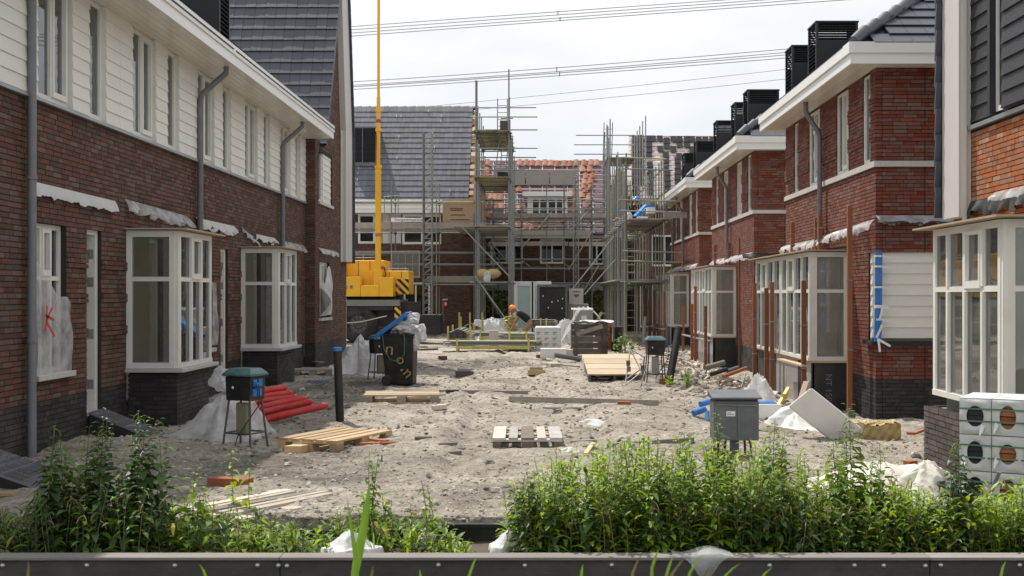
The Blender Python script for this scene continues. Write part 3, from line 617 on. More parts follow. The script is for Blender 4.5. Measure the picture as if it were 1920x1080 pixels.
# ------------------------------------------------------------------ row of red brick houses on the other side
XR = 5.2; ZB = -.30
def red_block(label, Y0, Y1, ups, bay_spec, chims, pipes, nobj, seed, corner=False, endx=8.5, roofobj=0):
    t = thing('brick_house', label, 'house', (XR, Y0, 0), group='red brick houses with wide white eaves')
    W = ('y', XR, -1); We = ('x', Y0, -1); holes = []; bands = []; ehol = []
    for a, b in ups: holes.append((a, b, 3.84, 5.25))
    eu = sorted(ups); prev = Y0
    for a, b in eu+[(Y1, Y1)]:
        for zz in (4.14, 4.62): bands.append((prev, a, zz, zz+.24))
        prev = b
    b0, bm, b1, zb0, zb1 = bay_spec; holes.append((b0+.02, b1-.02, .30, zb1+.1))
    if corner: holes.append((Y0-.2, Y0+.42, 1.02, 2.42)); ehol.append((XR-.1, XR+1.1, 1.02, 2.42))
    zones = [(.42, 'brick_dark'), (99, 'brick_red')]
    brick_wall(t, W, Y0, Y1, ZB, 5.28, holes, zones, bands, nobj//2, seed=seed)
    brick_wall(t, We, XR+.101, endx, ZB, 5.28, ehol, zones, [(XR, endx, 4.14, 4.38), (XR, endx, 4.62, 4.86)], nobj-nobj//2, seed=seed+1)
    for za, zb in (((ZB, .95), (2.43, 5.27)) if corner else ((ZB, 5.27),)): q = MB(); q.box(XR+.76, Y0-.004, za, XR+.775, Y0+.004, zb); part('expansion_joint', q, M['mortar'], t)
    q = MB(); fbox(q, W, Y0-.035, Y1, .035, -.06, 3.74, 3.83); q.box(XR+.061, Y0-.036, 3.74, endx, Y0+.06, 3.83); part('string_course', q, M['stone'], t)
    for a, b in ups:
        cols = [(a+b)/2] if b-a > .6 else []
        window(t, W, a, b, 3.84, 5.27, -.015, cols, (), .06, .10, [(0, 0)] if cols else ())
    bb = MB()
    for (u0, u1) in ((b0, bm), (bm+.02, b1)):
        b = bay(t, W, u0, u1, .65, zb0, zb1, zb0+.64*(zb1-zb0), [u0+(u1-u0)*k/4 for k in (1, 2, 3)], [2], sill=0, cover=False, g='glass_dust_lift')
    q = MB(); fbox(q, W, b0-.12, b1+.2, 0, .78, zb1+.015, zb1+.034); part('cover_board', q, M['plywood'], t)
    # bare timber and membrane under the bays
    q = MB(); fbox(q, ('x', b0+.03, -1), XR-.62, XR-.002, 0, -.03, ZB-.1, zb0-.02); part('membrane_panel', q, M['membrane'], t)
    for a, c, m_ in ((b0+.03, b0+.75, 'foil'), (b0+.78, b0+1.2, 'membrane'), (b0+1.22, bm, 'foil'), (bm+.03, bm+.7, 'foil'), (bm+.72, b1-.02, 'membrane')):
        q = MB(); fbox(q, W, a, c, .60, .57, ZB-.1, zb0-.02); part('foil_panel' if m_ == 'foil' else 'membrane_panel', q, M[m_], t)
    q = MB(); fbox(q, W, b0-.02, b1+.02, .64, .0, zb0-.035, zb0-.004); part('bay_floor', q, M['wood_x'], t)
    # eaves
    ex = XR-.5; ey0, ey1 = Y0-.42, Y1+.3
    f = MB(); f.box(ex, ey0, 5.27, ex+.03, ey1, 5.43); f.box(ex+.031, ey0, 5.27, endx, ey0+.03, 5.43); f.box(ex-.03, ey0-.03, 5.431, ex+.06, ey1, 5.60); f.box(ex+.061, ey0-.03, 5.431, endx, ey0+.06, 5.60); f.box(ex+.031, ey1-.03, 5.27, endx, ey1, 5.599)
    part('fascia', f, M['fascia'], t)
    for i in range(4):
        q = MB(); q.box(ex+.032+i*.118, ey0+.032, 5.284, ex+.146+i*.118, ey1-.032, 5.298); part('soffit_board', q, M['soffit'], t)
    q = MB(); q.box(ex+.505, ey0+.032, 5.285, endx, Y0-.002, 5.299); q.box(ex+.505, Y1+.002, 5.285, endx, ey1-.032, 5.299); q.box(ex+.032, ey0+.062, 5.30, endx, ey1-.032, 5.43); part('eave_box', q, M['soffit'], t)
    # hipped roof
    tp = .70; a0 = Vector((ex+.06, ey0+.06, 5.57)); D = 4.2
    su = Vector((1, 0, tp)).normalized(); se = Vector((0, 1, tp)).normalized(); sl = math.hypot(1, tp)
    r = MB(); r.add([a0, a0+Vector((0, ey1-ey0-.1, 0)), a0+Vector((D, ey1-ey0-.1, D*tp)), a0+Vector((D, D, D*tp)), a0+Vector((D*2.2, 0, 0)), a0+Vector((D*2.2, D, D*tp))], [(0, 3, 2, 1), (0, 4, 5, 3)], .5); part('roof', r, M['louvre'], t)
    Lr = ey1-ey0
    tiles(t, a0+Vector((-.05, 0, 0)), (0, 1, 0), su, int(Lr/.3), 14, .3, .335, 'tile', n=su.cross(Vector((0, 1, 0)))*-1, keep=lambda cu, cv, i, j: cu > cv/sl+.05)
    tiles(t, a0+Vector((0, -.05, 0)), (1, 0, 0), se, 26, 14, .3, .335, 'tile', keep=lambda cu, cv, i, j: cu > cv/sl+.05, nobj=roofobj)
    hd = Vector((1, 1, tp)); hn = hd.normalized()
    for k in range(11):
        q = MB(); p = a0+hn*(.36*k); q.path([p+Vector((0, 0, .05)), p+hn*.40+Vector((0, 0, .085))], .085, 10, r2=.105); part('hip_tile', q, M['tile'], t)
    for c in chims: chimney(t, *c, side=-1)
    for py, zend in pipes:
        x = XR-.10
        pipe(t, [(XR-.36, py, 5.30), (XR-.36, py, 5.14), (XR-.33, py, 5.05), (x-.04, py, 4.76), (x, py, 4.64), (x, py, zend)], .045, clips=[(x, py, 4.0), (x, py, 3.1)])
    interior(t, XR+.12, XR+4.0, Y0+.12, Y1-.05, [.20, 2.95, 5.28], [(b0-.1, .5)])
    return t
B1 = red_block('red brick house with a wrapped corner window and bare bay windows', 18.72, 25.65, [(19.05, 19.45), (20.4, 21.2), (22.5, 23.4), (24.4, 24.75)], (20.4, 22.9, 25.6, .62, 2.47),
     [(5.2, 6.0, 22.8, 23.5, 5.6, 6.95), (5.2, 6.0, 25.0, 25.7, 5.6, 6.95)], [(22.07, 2.6)], 300, 31, corner=True, roofobj=60)
B2 = red_block('red brick house in the middle of its row, behind the wrapped corner house', 29.5, 36.8, [(29.9, 30.35), (31.3, 32.1), (33.6, 34.4), (35.5, 35.9)], (32.2, 34.7, 37.2-.5, .62, 2.50),
     [(5.2, 6.0, 30.4, 31.1, 5.6, 6.95), (5.2, 6.0, 32.4, 33.1, 5.6, 6.95), (5.2, 6.0, 35.8, 36.5, 5.6, 6.95)], [(33.2, 2.7)], 100, 41, endx=8.5)
B3 = red_block('farthest red brick house of its row, beside the scaffold', 39.8, 48.5, [(40.2, 40.7), (41.7, 42.5), (44.6, 45.4), (46.5, 46.9)], (42.6, 45.3, 48.2, .62, 2.50),
     [(5.2, 6.0, 40.6, 41.3, 5.6, 6.95), (5.2, 6.0, 44.0, 44.7, 5.6, 6.95)], [(43.5, 2.7), (46.9, 2.7)], 0, 51, endx=8.5)
# weatherboarded corner window of the first block and its sill
for W_, a, b in ((('y', XR, -1), 18.76, 19.12), (('x', 18.72, -1), XR+.05, XR+1.09)): clad(B1, W_, a, b, 1.06, 2.41, 8, 'cream', -.045)
q = MB(); fbox(q, ('y', XR, -1), 18.64, 19.18, .09, -.08, .96, 1.02); q.box(XR+.081, 18.64, .96, XR+1.2, 18.80, 1.02); part('window_sill', q, M['louvre'], B1)
q = MB(); fbox(q, ('y', XR, -1), 19.06, 19.14, -.03, -.1, 1.03, 2.415); part('window_frame', q, M['bargeboard'], B1)
for bl, W_, y0, y1, z in ((B1, ('y', XR, -1), 18.75, 22.4, 2.93), (B1, ('y', XR, -1), 22.5, 25.6, 2.80), (B2, ('y', XR, -1), 29.6, 36, 2.80), (B3, ('y', XR, -1), 40, 48, 2.80)):
    strip(bl, W_, y0, y1, z, .14, .06, 'film', .11, seed=int(y0), ragged=.5, slope=-.1 if y0 < 22 else 0)
strip(B1, ('x', 18.72, -1), XR, XR+1.2, 2.98, .13, .03, 'film', .08, seed=77); strip(B1, ('x', 18.72, -1), XR, XR+2.2, 2.90, .05, .02, 'membrane', .12, seed=78)
strip(B2, ('x', 29.5, -1), XR-.3, XR+1, 2.75, .10, .03, 'membrane', .1, seed=79)
text_part('NT 150FR', .15, facing((XR-.33, 20.43-.004, .08), 0, 90, R(-90)), M['ink_pale'], B1)
text_part('M 150', .13, facing((XR-.606, 20.9, .15), R(-90), 90, R(-90)), M['ink_grey'], B1); text_part('ISO FR', .11, facing((XR-.606, 20.6, .12), R(-90), 90, R(-90)), M['ink_grey'], B1)
# house with orange brick at the edge of the frame
OX = 5.25
h = thing('gable_house', 'orange brick house with black weatherboards and a pale bargeboard, cut off by the frame', 'house', (OX, 14.8, 0))
WO = ('y', OX, -1)
brick_wall(h, WO, 10.2, 14.76, -.3, 3.74, [(11.5, 13.55, .3, 2.47)], [(.4, 'brick_grey'), (9, 'brick_orange')], (), 220, seed=61)
brick_wall(h, ('x', 14.77, 1), OX+.001, OX+3.2, -.3, 2.7, (), [(.4, 'brick_grey'), (9, 'brick_orange')], (), 0, seed=62)
q = MB(); fbox(q, WO, 10.2, 14.76, .05, -.1, 3.75, 3.80); part('ledge_trim', q, M['alu'], h)
q = MB(); fbox(q, WO, 10.2, 14.76, -.02, -.12, 3.80, 8); part('backing_wall', q, M['louvre'], h)
clad(h, WO, 13.98, 14.75, 3.84, 6.9, 17, 'greyboard', -.018, thick=.03); clad(h, WO, 11.5, 13.52, 3.84, 6.9, 17, 'greyboard', .06, thick=.03)
q = MB(); fbox(q, WO, 11.5, 13.52, .058, -.02, 3.82, 6.9); part('panel_backing', q, M['greyboard'], h)
q = MB(); fbox(q, WO, 13.90, 13.975, .07, -.02, 3.84, 6.9); part('corner_board', q, M['louvre'], h)
window(h, WO, 13.53, 13.89, 3.86, 6.6, .0, (), (), .06, .06)
q = MB(); q.box(5.10, 14.70, 2.70, OX-.001, 15.30, 8); part('bargeboard', q, M['bargeboard'], h); q = MB(); q.box(5.14, 14.68, 2.66, 5.19, 14.70, 8); part('board_trim', q, M['white'], h)
tiles(h, (5.02, 15.33, 2.75), (1, 0, 0), (0, -.01, 1), 12, 16, .3, .335, 'tile', n=Vector((0, 1, 0)), lift=.06, nobj=24, tw=.035)
q = MB(); q.box(5.12, 15.30, 2.8, 8.4, 15.33, 8); part('roof', q, M['louvre'], h)
bay(h, WO, 11.52, 13.58, .83, .62, 2.47, 1.80, [12.03, 12.54, 13.06], [1], sill=0, cov_over=(.3, .2), g='glass_dust_lift')
for Wb, a, c in ((('y', 4.36, -1), 11.45, 13.72), (('x', 13.72, 1), 4.36, OX), (('x', 11.45, -1), 4.36, OX)):
    brick_wall(h, Wb, a, c, -.36, .48, (), [(9, 'brick_grey')], (), 140 if Wb[0] == 'y' else 0, 'mortar', seed=63)
q = MB(); q.box(4.461, 11.55, .40, OX-.01, 13.62, .462); part('base_slab', q, M['concrete'], h); q = MB(); q.box(4.55, 11.6, .463, OX-.02, 13.5, .60); part('bay_floor', q, M['concrete'], h)
strip(h, WO, 11.4, 14.74, 2.86, .17, .03, 'membrane', .05, seed=91, ragged=.3, slope=.02); strip(h, WO, 11.4, 13.9, 2.93, .11, .03, 'film', .09, seed=92)
interior(h, OX+.12, OX+3.2, 10.2, 14.7, [.30, 2.95, 8], [(12.3, .6)])
# ------------------------------------------------------------------ ground, ditch, retaining beam
def build_ground():
    xs = np.concatenate([[-900, -300, -120, -60, -35, -22, -15, -11], np.linspace(-9, 9, 330), [11, 15, 22, 35, 60, 120, 300, 900]])
    ys = [9.18]
    while ys[-1] < 62: ys.append(ys[-1]+max(.03, ys[-1]*.0042))
    ys = np.concatenate([ys, [70, 85, 110, 160, 300, 600, 1500]])
    gx, gy = np.meshgrid(xs, ys); z = ground_z(gx, gy); z[:, np.abs(xs) > 9.01] *= .3
    z[0, :] = -.8; gy[0, :] = 9.16
    vs = np.stack([gx.ravel(), gy.ravel(), z.ravel()], 1); nx, ny = len(xs), len(ys)
    i, j = np.meshgrid(np.arange(nx-1), np.arange(ny-1)); a = (j*nx+i).ravel()
    me = bpy.data.meshes.new('ground'); me.from_pydata(vs.tolist(), [], np.stack([a, a+1, a+nx+1, a+nx], 1).tolist())
    me.polygons.foreach_set('use_smooth', [True]*len(me.polygons))
    m = bpy.data.materials.new('sandy_building_ground'); m.use_nodes = True; t = m.node_tree; b = t.nodes['Principled BSDF']; ln = t.links.new
    def n(k, **kw):
        q = t.nodes.new(k)
        for p, c in kw.items(): setattr(q, p, c)
        return q
    tc = n('ShaderNodeTexCoord')
    def noise(s, d=6, r=.6):
        q = n('ShaderNodeTexNoise'); q.inputs['Scale'].default_value = s; q.inputs['Detail'].default_value = d; q.inputs['Roughness'].default_value = r; ln(tc.outputs['Object'], q.inputs['Vector']); return q
    def ramp(src, stops):
        q = n('ShaderNodeValToRGB'); el = q.color_ramp.elements
        while len(el) < len(stops): el.new(.5)
        for e_, (p, c) in zip(el, stops): e_.position = p; e_.color = (*c, 1)
        ln(src, q.inputs[0]); return q
    n1 = noise(.8, 6, .62); n2 = noise(7, 8, .72); n3 = noise(36, 5, .75); vo = n('ShaderNodeTexVoronoi'); vo.inputs['Scale'].default_value = 26; ln(tc.outputs['Object'], vo.inputs['Vector'])
    sx = n('ShaderNodeSeparateXYZ'); ln(tc.outputs['Object'], sx.inputs[0])
    def blob(cx_, cy_, rx_, ry_):
        vs_ = []
        for ax_, cc, rr in (('X', cx_, rx_), ('Y', cy_, ry_)):
            s1 = n('ShaderNodeMath', operation='SUBTRACT'); ln(sx.outputs[ax_], s1.inputs[0]); s1.inputs[1].default_value = cc
            s2 = n('ShaderNodeMath', operation='DIVIDE'); ln(s1.outputs[0], s2.inputs[0]); s2.inputs[1].default_value = rr
            s3 = n('ShaderNodeMath', operation='MULTIPLY'); ln(s2.outputs[0], s3.inputs[0]); ln(s2.outputs[0], s3.inputs[1]); vs_.append(s3)
        s = n('ShaderNodeMath', operation='ADD'); ln(vs_[0].outputs[0], s.inputs[0]); ln(vs_[1].outputs[0], s.inputs[1])
        s2 = n('ShaderNodeMath', operation='MULTIPLY_ADD'); ln(n1.outputs['Fac'], s2.inputs[0]); s2.inputs[1].default_value = 2.2; ln(s.outputs[0], s2.inputs[2])
        r_ = n('ShaderNodeMapRange'); r_.inputs[1].default_value = 1.0; r_.inputs[2].default_value = 2.3; r_.inputs[3].default_value = .42; r_.inputs[4].default_value = 1; ln(s2.outputs[0], r_.inputs[0]); return r_
    dark_patches = [blob(-2.3, 31, 2.4, 3.2), blob(-3.6, 22, 1.6, 4.5), blob(-2.5, 12.2, 1.5, 1.6), blob(2.8, 26, 1.6, 3), blob(.8, 10.2, 1.4, .7)]  # soft patches that darken the sand; the far middle one is damp
    c1 = ramp(n1.outputs['Fac'], [(.30, (.26, .225, .19)), (.50, (.42, .375, .32)), (.70, (.55, .50, .435))])
    c2 = ramp(n2.outputs['Fac'], [(.32, (.36, .34, .32)), (.47, (.90, .90, .90)), (.70, (1.3, 1.28, 1.25))])
    c3 = ramp(n3.outputs['Fac'], [(.36, (.38, .36, .34)), (.48, (.95, .95, .95)), (.66, (1.3, 1.3, 1.3))])
    x1 = n('ShaderNodeMix', data_type='RGBA', blend_type='MULTIPLY'); x1.inputs[0].default_value = .85; ln(c1.outputs[0], x1.inputs[6]); ln(c2.outputs[0], x1.inputs[7])
    x2 = n('ShaderNodeMix', data_type='RGBA', blend_type='MULTIPLY'); x2.inputs[0].default_value = .7; ln(x1.outputs[2], x2.inputs[6]); ln(c3.outputs[0], x2.inputs[7])
    cur = x2.outputs[2]
    for r_ in dark_patches:
        k_ = n('ShaderNodeMix', data_type='RGBA', blend_type='MULTIPLY'); k_.inputs[0].default_value = .85; ln(cur, k_.inputs[6]); ln(r_.outputs[0], k_.inputs[7]); cur = k_.outputs[2]
    ln(cur, b.inputs['Base Color']); b.inputs['Roughness'].default_value = .95; b.inputs['Specular IOR Level'].default_value = .15
    ad = n('ShaderNodeMath', operation='MULTIPLY_ADD'); ln(n3.outputs['Fac'], ad.inputs[0]); ad.inputs[1].default_value = .3; ln(n2.outputs['Fac'], ad.inputs[2])
    a2 = n('ShaderNodeMath', operation='MULTIPLY_ADD'); ln(vo.outputs['Distance'], a2.inputs[0]); a2.inputs[1].default_value = -.25; ln(ad.outputs[0], a2.inputs[2])
    bp = n('ShaderNodeBump'); bp.inputs['Strength'].default_value = 1; bp.inputs['Distance'].default_value = .07; ln(a2.outputs[0], bp.inputs['Height']); ln(bp.outputs[0], b.inputs['Normal'])
    me.materials.append(m); o = link('ground', me); o['kind'] = 'structure'
build_ground()
q = MB(); q.grid(lambda a, b: (-40+80*a, 7.98+1.18*b, -.13+.03*math.sin(a*140)*math.sin(b*9)), 200, 6); structure('soil_bed', q, M['soil'])
q = MB(); q.box(-60, 2.6, -.9, 60, 7.9, -.75); wm = mat('ditch_water', (.012, .014, .012), .08, 0, 2, .2, .15, 4, spec=.5); structure('ditch_water', q, wm)
q = MB(); q.grid(lambda a, b: (-40+80*a, -4+6.7*b, .02-.85*max(0, (b-.75)/.25)**2+.05*math.sin(a*90+b*7)), 160, 16); structure('grass_bank', q, mat('bank_turf', (.05, .07, .02), .95, .1, 5, .4, 1, 20))
q = MB(); q.box(-45, 7.92, -2, 45, 7.97, -.30); q.box(-45, 9.13, -.4, 45, 9.17, -.05); structure('sheet_pile', q, M['chassis'])
bm = thing('retaining_beam', 'long bolted dark timber retaining beam with a pale cap along the ditch', 'retaining wall', (0, 8, 0))
for a, b in ((-9, -4.2), (-4.197, -1.73), (-1.727, 2.55), (2.553, 9)):
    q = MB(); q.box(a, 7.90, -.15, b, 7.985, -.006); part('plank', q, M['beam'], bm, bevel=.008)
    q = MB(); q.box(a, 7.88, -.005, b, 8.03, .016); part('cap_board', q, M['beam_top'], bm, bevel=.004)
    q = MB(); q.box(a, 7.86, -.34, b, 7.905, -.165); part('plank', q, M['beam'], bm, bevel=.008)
me = None
for px in (5, 163, 328, 483, 522, 538, 670, 822, 984, 1147, 1300, 1443, 1602, 1657, 1735, 1764, 1912):
    if me is None:
        q = MB(); q.lathe((0, 0, 0), [(.0, -.014), (.011, -.012), (.017, 0)], 10, 'y'); me = q.mesh('bolt', M['bolt'])
    o = link('bolt', me, bm); o.location = Vector((X(px, 7.9), 7.899, Z(1060, 7.9)+random.uniform(-.004, .004)))-bm.location
eb = thing('edging_board', 'black edging board holding the sand, seen in the gap between the weeds', 'edging board', (-.4, 9.15, -.1))
q = MB(); q.box(-1.0, 9.10, -.32, .2, 9.128, -.02); q.box(-1.0, 9.095, -.075, .2, 9.10, -.06); part('board', q, M['black'], eb)
q = MB(); q.box(-1.0, 9.07, -.019, .2, 9.14, .006); part('rail', q, M['black'], eb)

# ------------------------------------------------------------------ far buildings
f1 = thing('row_house', 'house with a grey tiled roof and white eaves behind the yellow crane', 'house', (-9, 54, 0))
W1 = ('x', 54, -1)
brick_wall(f1, W1, -16, -3.25, -.05, 5.35, [(-8.35, -7.55, 4.05, 5.4), (-7.5, -6.35, 4.05, 5.4), (-6.3, -4.55, 4.05, 5.4), (-7.0, -5.0, .3, 2.3), (-10.5, -8, .3, 2.5)], [(99, 'brick_brown')], (), 0, seed=71)
for a, b in ((-7.5, -7.28), (-7.2, -6.92), (-6.86, -6.36)):
    q = MB(); fbox(q, W1, a, b, .0, -.06, 4.06, 5.39); part('insulation_panel', q, M['bag'], f1)
for a in (-7.25, -6.89):
    q = MB(); fbox(q, W1, a-.02, a+.04, .03, -.04, 4.06, 5.39); part('batten', q, M['batten'], f1)
window(f1, W1, -8.3, -7.52, 4.05, 5.38, .0, (), (4.95,), .1, .1, g='glass_far'); window(f1, W1, -6.3, -4.56, 4.02, 5.36, .0, (-5.42,), (4.9,), .1, .1, g='glass_far')
window(f1, W1, -6.9, -5.05, .35, 2.3, .0, (-6.2, -5.7), (), .09, .1, g='glass_far')
q = MB(); q.box(-16, 53.4, 5.40, -3.3, 53.43, 5.58); q.box(-16, 53.37, 5.581, -3.3, 53.43, 5.80); part('fascia', q, M['fascia'], f1)
q = MB(); q.box(-16, 53.43, 5.40, -3.3, 54, 5.43); q.box(-16, 53.44, 5.6, -3.3, 53.9, 5.75); part('soffit', q, M['soffit'], f1)
q = MB(); q.path([(-16, 53.35, 5.92), (-3.4, 53.35, 5.92)], .05, 8); part('gutter', q, M['foil'], f1)
rs = Vector((0, math.cos(R(53)), math.sin(R(53))))
q = MB(); q.prism([(-16, 53.7, 5.7), (-16, 57.55, 10.62), (-16, 61.5, 5.7)], (12.72, 0, 0)); part('roof', q, M['board_dark'], f1)
tiles(f1, (-16, 53.62, 5.85), (1, 0, 0), rs, 60, 18, .2115, .338, 'tile_grey', jit=.003, tw=.022, lift=.030, over=.02)
q = MB()
for i in range(30): q.path([(-16+i*.43, 57.6, 10.70), (-16+i*.43+.45, 57.6, 10.715)], .10, 8, r2=.115)
o = part('ridge_tile', q, M['tile'], f1); o['kind'] = 'stuff'
q = MB(); q.prism([(-3.27, 53.8, 5.75), (-3.27, 57.55, 10.55), (-3.27, 61.2, 5.75)], (.16, 0, 0)); part('verge_board', q, M['wood_x'], f1)
for k in range(14):
    q = MB(); p = Vector((-3.2, 53.75, 6.0))+rs*(.40*k); q.obox(p, (.10, 0, 0), rs*.12, Vector((0, -.8, .6))*.03); part('verge_batten', q, M['batten'] if k % 3 else M['rust'], f1)
ps = [(-13, 4.8)]
brick_wall(f1, ('y', -3.25, 1), 54.0, 61, -.05, 5.6, (), [(99, 'brick_brown')], (), 0, seed=72)
d = part('dormer', MB().box(-8.95, 55.1, 7.75, -7.55, 57, 9.42), M['louvre'], f1)
for k in range(17):
    q = MB(); q.obox((-8.25, 55.07, 7.85+k*.092), (.66, 0, 0), (0, .02, -.02), (0, .006, .006)); part('slat', q, M['louvre'], d)
q = MB(); q.box(-8.27, 55.03, 7.76, -8.23, 55.1, 9.41); q.box(-9, 55.04, 9.40, -7.5, 55.3, 9.46); q.box(-9.0, 54.85, 7.62, -7.5, 55.2, 7.74); part('frame', q, M['greybox'], d)
hooks = MB()
for _ in range(46):
    c = -16+random.randint(8, 58)*.2115; k = random.randint(1, 17); p = Vector((c, 53.62, 5.85))+rs*(.338*k); hooks.obox(p+Vector((0, -.06, .05)), (.012, 0, 0), rs*.09, (0, -.008, .006))
o = part('tile_hook', hooks, M['alu'], f1); o['kind'] = 'stuff'

f2 = thing('row_house', 'unfinished house with scattered orange roof tiles and a white dormer, behind the scaffold', 'house', (0, 58, 0))
W2 = ('x', 58, -1)
wins = [(-2.5, -.95, 3.25, 4.45), (-.12, 1.05, 3.25, 4.45), (2.25, 3.0, 3.2, 4.45)]
brick_wall(f2, W2, -3.2, 4.4, -.05, 4.5, wins, [(99, 'brick_brown')], (), 0, seed=73)
for a, b, c, d_ in wins: window(f2, W2, a, b, c, d_, .02, ((a+b)/2,), (), .09, .1, g='glass_far')
q = MB(); q.box(-3.2, 57.5, 4.45, 2.3, 57.54, 4.62); q.box(-3.2, 57.45, 4.621, 2.3, 57.54, 4.83); part('fascia', q, M['bargeboard'], f2)
q = MB(); q.box(-3.2, 57.9, 1.95, 4.4, 57.99, 2.35); part('concrete_band', q, M['concrete'], f2)
a2_ = math.atan2(8.55-4.7, 3.35); r2 = Vector((0, math.cos(a2_), math.sin(a2_)))
E2 = Vector((0, 57.6, 4.72)); L2 = 5.1
q = MB(); q.prism([(-3.25, 57.6, 4.68), (-3.25, 57.6+r2.y*L2, 4.68+r2.z*L2), (-3.25, 64.4, 4.68)], (6.7, 0, 0)); part('roof', q, M['underlay_violet'], f2)
me = MB(); n2_ = Vector((0, -r2.z, r2.y)); me.obox((0, 0, 0), (3.32, 0, 0), r2*.022, n2_*.022, .5); mb_ = me.mesh('batten', M['batten'])
me = MB(); me.obox((0, 0, 0), r2*(L2/2), (.025, 0, 0), n2_*.012, .5); mc_ = me.mesh('counter_batten', M['bag'])
for k in range(15): o = link('batten', mb_, f2); o.location = Vector((.1, 0, 0))+E2+r2*(.2+.345*k)+n2_*.045-f2.location
for k in range(11): o = link('counter_batten', mc_, f2); o.location = Vector((-3.1+k*.62, 0, 0))+E2+r2*(L2/2)+n2_*.015-f2.location
_t = MB()
for s_ in (-1, 0, 1): pass
_t.grid(lambda a, b: tuple(Vector(((a-.5)*.30, 0, 0))+r2*((b-.5)*.44)+n2_*(.05*math.sin(a*math.pi)+.03*(1-b)+.03)), 6, 2, sm=True); _t.obox(tuple(n2_*.03-r2*.21), (.15, 0, 0), r2*.01, n2_*.035)
tile_meshes = []
for k in range(4):
    _t.r = [(.2+k*.2)]*len(_t.f); tile_meshes.append(_t.mesh('roof_tile', M['tile_orange']))
def on_slope(px, py, E, rv):
    """point of the slope seen at a pixel"""
    s = (VY-py)/F; t_ = (s*E.y-(E.z-H))/(rv.z-s*rv.y); p = E+rv*t_; return Vector((X(px, p.y), p.y, p.z))
spots = [(915+17*0, 306)]+[(975+i*11.8, 307) for i in range(10)]+[(1095+i*12, 307) for i in range(3)]+[(913, 320), (911, 327), (912, 333), (1093, 318), (1107, 318), (1097, 331), (1110, 331), (1095, 340), (1106, 341), (1094, 349), (1107, 350), (1096, 357)]
spots += [(909, 370), (920, 368), (930, 371), (940, 370), (909, 386), (920, 388), (931, 385), (941, 387), (972, 354), (974, 393), (989, 411), (1000, 411), (1022, 412), (972, 421), (988, 424), (999, 424), (1011, 424), (1022, 423), (1073, 365), (1072, 378), (1073, 391), (1071, 403), (1092, 366), (1105, 372), (1098, 384), (905, 402), (916, 404), (968, 408), (1054, 413), (1046, 421)]
for px, py in spots:
    p = on_slope(px+random.uniform(-1.5, 1.5), py+random.uniform(-1.5, 1.5), E2, r2); o = link('roof_tile', random.choice(tile_meshes), f2); o.location = p-f2.location
q = MB()
for a, b in ((924, 985), (986, 1030), (1031, 1078)):
    p0 = on_slope(a, 350, E2, r2); p1 = on_slope(b, 323, E2, r2); q = MB(); c = (p0+p1)/2; q.obox(c+n2_*.10, ((p1.x-p0.x)/2-.01, 0, 0), r2*((p1-p0).dot(r2)/2), n2_*.012); part('roof_board', q, M['board_dark'], f2)
dm = part('dormer', MB().box(-.72, 58.1, 5.5, 1.2, 60.6, 6.62), M['fascia'], f2)
q = MB(); q.box(-.95, 57.75, 6.5, 1.42, 60.8, 6.72); part('dormer_roof', q, M['fascia'], dm)
window(dm, ('x', 58.1, -1), -.55, 1.05, 5.6, 6.48, .05, (-.14, .26, .66), (), .09, .1, g='glass_far')

f3 = thing('row_house', 'unfinished house with columns of black tiles on pale roof underlay, behind the scaffold', 'house', (8, 57, 0))
W3 = ('x', 57, -1)
brick_wall(f3, W3, 4.45, 13, -.05, 6.35, [(4.6, 5.3, .2, 2.4), (5.2, 6.4, 3.1, 4.6)], [(99, 'brick_brown')], (), 0, seed=74)
brick_wall(f3, ('y', 4.45, -1), 57.0, 62, -.05, 6.4, (), [(99, 'brick_brown')], (), 0, seed=75)
window(f3, W3, 4.6, 5.3, .2, 2.4, .0, (), (), .09, .1, g='glass_far'); window(f3, W3, 5.2, 6.4, 3.1, 4.6, .0, (5.8,), (), .09, .1, g='glass_far')
a3 = math.atan2(3.4, 2.9); r3 = Vector((0, math.cos(a3), math.sin(a3))); n3_ = Vector((0, -r3.z, r3.y)); E3 = Vector((0, 56.9, 6.35)); L3 = 4.45
q = MB(); q.prism([(4.3, 56.9, 6.3), (4.3, 56.9+r3.y*L3, 6.3+r3.z*L3), (4.3, 62.6, 6.3)], (9.5, 0, 0)); part('roof', q, M['underlay'], f3)
q = MB(); q.obox((0, 0, 0), (4.7, 0, 0), r3*.02, n3_*.02, .5); mb_ = q.mesh('batten', M['batten'])
for k in range(13): o = link('batten', mb_, f3); o.location = Vector((9, 0, 0))+E3+r3*(.15+.345*k)+n3_*.02-f3.location
tm = []
for k in range(4):
    q = MB(); q.obox((0, 0, 0), (.142, 0, 0), r3*.225-n3_*.01, n3_*.012, r=.2+.2*k); tm.append(q.mesh('roof_tile', M['tile_black']))
for zx, y0, y1 in ((600,295,885),(658,290,790),(725,295,350),(740,350,540),(750,560,880),(780,295,365),(852,295,365),(852,400,475),(917,315,425),(912,460,640),(925,640,890),(985,300,370),(987,405,480),(1047,300,425),(1047,475,555),(1030,515,780),(1120,300,425),(1178,300,375),(1175,410,470),(1245,305,360),(1310,305,360),(1380,305,360),(1095,640,720)):
    yy = y0+36
    while yy < y1+10:
        p = on_slope(1080+zx/5.4+random.uniform(-.6, .6), 200+yy/5.4, E3, r3); o = link('roof_tile', random.choice(tm), f3); o.location = p+n3_*.06-f3.location; yy += 55
q = MB(); q.box(4.3, 56.5, 6.02, 13, 56.56, 6.3); q.box(4.3, 56.56, 6.02, 13, 57, 6.05); part('fascia', q, M['deck_pale'], f3)
